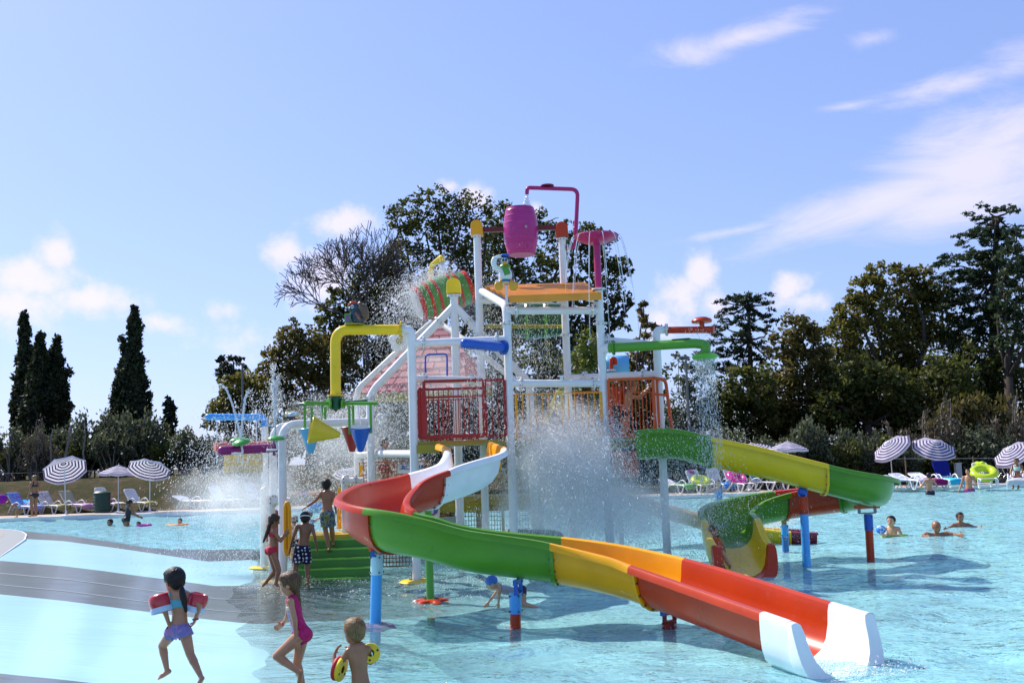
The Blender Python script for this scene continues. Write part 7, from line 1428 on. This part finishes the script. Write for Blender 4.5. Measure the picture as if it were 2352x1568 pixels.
def drops(P, D, size, label, name='water_spray', ratio=3.8, r=None):
    """P points, D fall directions, size radii: three-sided spindles"""
    P = np.asarray(P, float); n = len(P); D = np.asarray(D, float); D = D/np.maximum(1e-6, np.linalg.norm(D,axis=1,keepdims=True)); s = np.asarray(size, float).reshape(-1,1)
    ref = np.where(np.abs(D[:,2:3]) < .9, np.array([[0,0,1.]]), np.array([[0,1.,0]])); x = np.cross(D, ref); x /= np.linalg.norm(x,axis=1,keepdims=True); y = np.cross(D, x)
    V = np.stack([P-D*s*ratio, P+x*s, P+(x*-.5+y*.866)*s, P+(x*-.5-y*.866)*s, P+D*s*ratio], 1).reshape(-1,3); o = (np.arange(n)*5)[:,None]
    F = np.concatenate([o+np.array([[0,2,1]]), o+np.array([[0,3,2]]), o+np.array([[0,1,3]]), o+np.array([[4,1,2]]), o+np.array([[4,2,3]]), o+np.array([[4,3,1]])])
    ob = npmesh(name, V, F, DROP, smooth=False); ob['label'] = label; ob['kind'] = 'stuff'; return ob
RS = np.random.default_rng(21)
def ballistic(n, src, vel, vs, tmax, zmin=.02, src_s=(.1,.1,.05), tpow=1.0):
    """drops thrown from src (points) with velocity vel and spread vs, frozen at a random moment"""
    src = np.asarray(src, float).reshape(-1,3); p0 = src[RS.integers(0, len(src), n)] + RS.normal(size=(n,3))*np.array(src_s); v0 = np.array(vel, float) + RS.normal(size=(n,3))*np.array(vs); t = tmax*RS.random((n,1))**tpow
    g = np.array((0,0,-9.8)); P = p0 + v0*t + .5*g*t*t; D = v0 + g*t; k = P[:,2] > zmin; return P[k], D[k]
def szs(n, a, b_): return .60*(a + (b_-a)*RS.random(n)**2.6)
def line3(a, c, n): a = np.array(a); c = np.array(c); return a + (c-a)*np.linspace(0,1,n)[:,None]
# the dump falling off the tower deck
src = line3((xC+.1,YC-.2,2.42), (xD+.1,YD-.2,2.42), 30)
P, D = ballistic(26000, src, (.25,-.9,.6), (.75,.8,.95), .62, src_s=(.1,.25,.10), tpow=.8); drops(P, D, szs(len(P), .005, .014), 'dense white water crashing off the tower deck')
src = line3((xC,YC-.3,1.9), (xF+.3,YD-.5,1.8), 30)
P, D = ballistic(24000, src, (.6,-.5,-.5), (1.1,.9,.9), .75, src_s=(.3,.5,.35), tpow=.7); drops(P, D, szs(len(P), .004, .010), 'fine spray falling below the tower deck')
# burst inside the tower deck
src = line3((xC+.2,18.0,2.5), (xD,18.2,2.5), 20)
P, D = ballistic(5000, src, (0,-.2,2.0), (.8,.6,1.0), .55, src_s=(.2,.4,.1)); drops(P, D, szs(len(P), .004, .011), 'spray bouncing up behind the yellow railing')
# water falling inside between roof and deck
P, D = ballistic(8500, line3((xA+.1,18.6,4.4),(xC+.9,18.3,4.3),20), (.0,-.1,-.6), (.35,.3,.6), .72, src_s=(.2,.4,.5)); drops(P, D, szs(len(P), .004, .012), 'drops falling from the roof inside the tower')
# curtain from the hut eave and behind the red railing
eave = line3(tuple(e0), tuple(e1), 60)
P, D = ballistic(14000, eave, (-.3,-1.2,-.4), (.5,.6,.5), .85, src_s=(.1,.2,.1)); drops(P, D, szs(len(P), .005, .013), 'curtain of drops falling from the pink roof eave')
# wind blown spray drifting left of the hut
P = np.stack([RS.normal(-3.3,1.15,18000), RS.uniform(18.6,22.5,18000), RS.uniform(.1,3.4,18000)**1.0], 1); D = np.tile(np.array([[-.75,.0,-1.0]]), (len(P),1)) + RS.normal(size=(len(P),3))*.18; drops(P, D, szs(len(P), .005, .012), 'slanting wind blown spray behind the cone rack', ratio=4.2)
# barrel splash
rim = [c_ for c_ in line3(tuple(at(965,652,20.4)), tuple(at(1050,622,20.6)), 20)] + [c_ for c_ in line3(tuple(at(952,660,20.2)), tuple(at(972,730,20.3)), 20)]
P, D = ballistic(10000, rim, (-1.1,-.2,.9), (.75,.5,.75), .62, src_s=(.08,.15,.06), tpow=1.1); drops(P, D, szs(len(P), .004, .012), 'spray flying off the tipped green barrel')
P, D = ballistic(2500, line3(tuple(at(1085,700,20.6)), tuple(at(1110,640,20.6)), 12), (.3,0,-.3), (.35,.3,.5), .8, src_s=(.15,.2,.2)); drops(P, D, szs(len(P), .004, .010), 'drops falling right of the green barrel')
# left splash
c0 = at(560,1090,19.0); P, D = ballistic(10000, [tuple(c0+Vector((x*.25,0,.35))) for x in (-1.6,-.8,0,.8,1.6)], (-.3,0,.4), (.9,.6,.9), .75, src_s=(.4,.4,.4)); drops(P, D, szs(len(P), .005, .012), 'white splash falling under the purple spray pipe')
# shower
sh = at(1619,824,YD-1.0); a = RS.random(3200)*6.28; q = RS.random(3200)**.5*.19; t = RS.random(3200)*.72; P = np.stack([sh.x+np.cos(a)*q*(1+.3*t)+.02*RS.normal(size=3200), sh.y+np.sin(a)*q, sh.z-.5*t-4.9*t*t], 1); D = np.tile(np.array([[.02,0,-1.]]), (3200,1)); drops(P, D, szs(3200, .005, .012), 'falling shower water under the green rose', ratio=4.2)
p = at(1612,757,YF-.27); P, D = ballistic(900, [tuple(p)], (0,-.05,-.3), (.25,.2,.3), .4, src_s=(.12,.1,.05)); drops(P, D, szs(len(P), .003, .008), 'drops under the red mushroom cap')
# drops before the dark hedge on the right
P, D = ballistic(8500, line3((xF-.1,YF-.2,2.2), (xF+1.3,YF+.4,1.9), 20), (.5,-.2,.2), (.5,.6,.7), .75, src_s=(.3,.5,.3)); drops(P, D, szs(len(P), .004, .011), 'glittering drops in front of the right loungers')
P, D = ballistic(2200, [tuple(at(1790,1205,21.5)), tuple(at(1740,1200,21.5))], (.3,0,1.2), (.5,.4,.7), .45, src_s=(.2,.2,.05)); drops(P, D, szs(len(P), .005, .012), 'small white splash at the far slide end')
# blue pipe sheet
P, D = ballistic(1500, line3(tuple(at(1070,800,YC-.7)), tuple(at(1150,812,YC-.2)), 14), (-.2,0,-.2), (.25,.15,.3), .5, src_s=(.02,.05,.02)); drops(P, D, szs(len(P), .004, .010), 'water dripping from the royal blue pipe')
# foam glitter on the shallow water round the tower
n = 2600; u_ = RS.uniform(590,1190,n); v_ = 1296 + 78*RS.random(n)**1.5 + RS.normal(size=n)*6; P = np.array([tuple(gp(a, c, .012+.03*RS.random())) for a, c in zip(u_, v_)]); drops(P, RS.normal(size=(n,3))*np.array((1,1,.25)), szs(n, .006, .018), 'glittering splashes on the dark shallow water', ratio=1.6)
n = 900; P = np.concatenate([np.array([tuple(at(u, v, 16.8)) for _ in range(150)]) + RS.normal(size=(150,3))*np.array((.12,.12,.05)) for u, v in ((604,1343),(672,1334),(708,1334),(560,1420),(574,1400),(636,1342))]); P[:,2] = np.maximum(P[:,2], .02)
k = (P[:,0] < 9); drops(P, RS.normal(size=(len(P),3)), szs(len(P), .004, .012), 'splashes at the feet of the children on the steps', ratio=1.5)
# --- streams
def stream(pts, r, label, name='water_stream', seg=8):
    b = MB(); P = [Vector(p) for p in pts]; rr_ = r if hasattr(r,'__len__') else [r*(1+.25*random.uniform(-1,1)) for _ in P]; b.tube(P, rr_, seg); o = b.build(name, STREAM, smooth=180); o['kind'] = 'stuff'; o['label'] = label; return o
def fall(p0, v0, t1, n=14): p0 = Vector(p0); v0 = Vector(v0); return [p0 + v0*t + Vector((0,0,-4.9))*t*t for t in [t1*k/n for k in range(n+1)]]
stream(fall(at(1210,447,YB), (-.12,0,-1.2), .17), [.03+.012*math.sin(k*2.1)+.0006*k*k for k in range(15)], 'water pouring from the magenta pipe into the barrel')
stream(fall(at(1016,603,20.9), (0,-.02,-.8), .22), [.045+.012*math.sin(k*2.3)+.004*k for k in range(15)], 'water pouring from the yellow spout')
for k, a in enumerate([x*.52+.2 for x in range(12)]):
    d = Vector((math.cos(a), math.sin(a), 0)); p = Vector((xD,YD,zd+.03)) + d*.40; stream(fall(p, d*.5, .42+.1*(k%3)), .007, 'thin stream dripping from the magenta dish', seg=5)
def jet(p, v, t1, r0, label, n=26, wob=.012):
    pts = fall(p, v, t1, n); pts = [q + Vector((random.uniform(-1,1),random.uniform(-1,1),random.uniform(-1,1)))*wob*(i/n) for i, q in enumerate(pts)]; stream(pts, [r0*(1+.5*random.random()) for _ in pts], label, 'water_jet', 6)
    tail = fall(p, v, t1*1.75, 70)[40:]; P = np.array([tuple(q) for q in tail for _ in range(3)]) + RS.normal(size=(len(tail)*3,3))*.035; drops(P, RS.normal(size=P.shape), szs(len(P), .008, .018), 'broken drops at the end of a jet', 'water_drops', 1.5)
pj = at(553,1008,17.0); jet(pj, (-.85,.1,4.3), .44, .014, 'thin jet arching left from the green disc'); jet(pj, (.30,.1,4.0), .40, .016, 'upright jet from the green disc')
for k in range(5): jet(at(632,1003,17.0), (RS.normal()*.18,.05,4.0+.3*RS.normal()), .40, .013, 'upright jet column from the flat green disc', wob=.03)
P, D = ballistic(900, [tuple(at(632,930,17.0)), tuple(at(630,900,17.0))], (0,0,1.0), (.35,.3,.9), .5, src_s=(.05,.05,.2)); drops(P, D, szs(len(P), .005, .012), 'spray round the upright jets')
for u in (498,541,589): stream(fall(at(u,966,20.0), (0,0,-.2), .40), .012, 'thin stream dripping from the sky blue pipe', seg=5)
for (u, v, d) in ((736,934,-.2),(727,934,.2),(822,934,-.15),(802,934,.3)): stream([at(u,v-4,Yh+d), at(u+3,v+20,Yh+d), at(u+6,v+44,Yh+d)], [.008,.012,.012], 'thin stream filling a cone bucket', seg=5)
# --- hanging mist
def mist(c, rad, dens, label, seed=0):
    m = bpy.data.materials.new('spray_mist'); m.use_nodes = True; N = m.node_tree.nodes; L = m.node_tree.links; N.clear(); out = N.new('ShaderNodeOutputMaterial'); v = N.new('ShaderNodeVolumePrincipled'); v.inputs['Color'].default_value = (.995,.997,1,1); v.inputs['Anisotropy'].default_value = .25
    tc = N.new('ShaderNodeTexCoord'); mp = N.new('ShaderNodeMapping'); mp.vector_type = 'TEXTURE'; mp.inputs['Location'].default_value = (.5,.5,.5); mp.inputs['Scale'].default_value = (.5,.5,.5); L.new(tc.outputs['Generated'], mp.inputs[0])
    ln = N.new('ShaderNodeVectorMath'); ln.operation = 'LENGTH'; L.new(mp.outputs[0], ln.inputs[0])
    n = N.new('ShaderNodeTexNoise'); n.inputs['Scale'].default_value = 2.2; n.inputs['Detail'].default_value = 3; L.new(tc.outputs['Object'], n.inputs[0])
    ad = N.new('ShaderNodeMath'); ad.operation = 'MULTIPLY_ADD'; L.new(n.outputs[0], ad.inputs[0]); ad.inputs[1].default_value = .9; L.new(ln.outputs['Value'], ad.inputs[2])
    mr = N.new('ShaderNodeMapRange'); mr.interpolation_type = 'SMOOTHSTEP'; L.new(ad.outputs[0], mr.inputs[0]); mr.inputs[1].default_value = 1.28; mr.inputs[2].default_value = .45; mr.inputs[3].default_value = 0; mr.inputs[4].default_value = dens; L.new(mr.outputs[0], v.inputs['Density'])
    L.new(v.outputs[0], out.inputs['Volume']); b = MB(); b.ell(c, rad, seg=24, rings=14); b.v = [(p[0],p[1],max(p[2],.06)) for p in b.v]; o = b.build('spray_mist', m, smooth=180); o['kind'] = 'stuff'; o['label'] = label
mist(at(1290,1060,17.2), (1.35,1.0,.9), 6.0, 'white mist where water crashes off the deck', 1)
mist(at(1330,1170,17.6), (2.2,1.2,1.05), 3.0, 'white mist rising below the tower', 2)
mist(at(1470,1190,17.8), (1.7,1.1,.85), 1.7, 'white mist drifting right of the tower posts', 3)
mist(at(565,1140,19.2), (2.0,1.2,1.0), 1.1, 'white mist under the purple spray pipe', 4)
mist(at(800,1010,20.6), (2.3,1.2,1.4), .5, 'thin mist behind the cone rack', 5)
mist(at(1010,690,20.6), (.95,.6,.8), 1.3, 'thin mist round the tipped green barrel', 6)
mist(at(1290,960,18.4), (1.2,.7,.7), 1.5, 'mist behind the yellow railing', 7)

mist(at(1010,850,20.4), (1.6,.8,1.0), .5, 'thin mist drifting over the pink hut roof', 8)
# foam where slides and posts meet the water
def foam(c, rx, ry, n, label, zmax=.05):
    a = RS.random(n)*6.28; q = RS.random(n)**.6; P = np.stack([c.x+np.cos(a)*q*rx, c.y+np.sin(a)*q*ry, .012+zmax*RS.random(n)**3], 1); drops(P, RS.normal(size=(n,3))*np.array((1,1,.2)), szs(n, .005, .016), label, 'foam', 1.5)
foam(gp(1985,1536,0), .55, .35, 900, 'white foam at the foot of the long slide', .09); foam(gp(1690,1318,0), .6, .4, 700, 'white foam at the end of the yellow chute', .12)
for u, v in ((860,1432),(1181,1441),(1537,1444),(989,1378),(1852,1301),(1999,1286),(1804,1268)): foam(gp(u,v,0), .16, .16, 50, 'foam ring round a slide support')
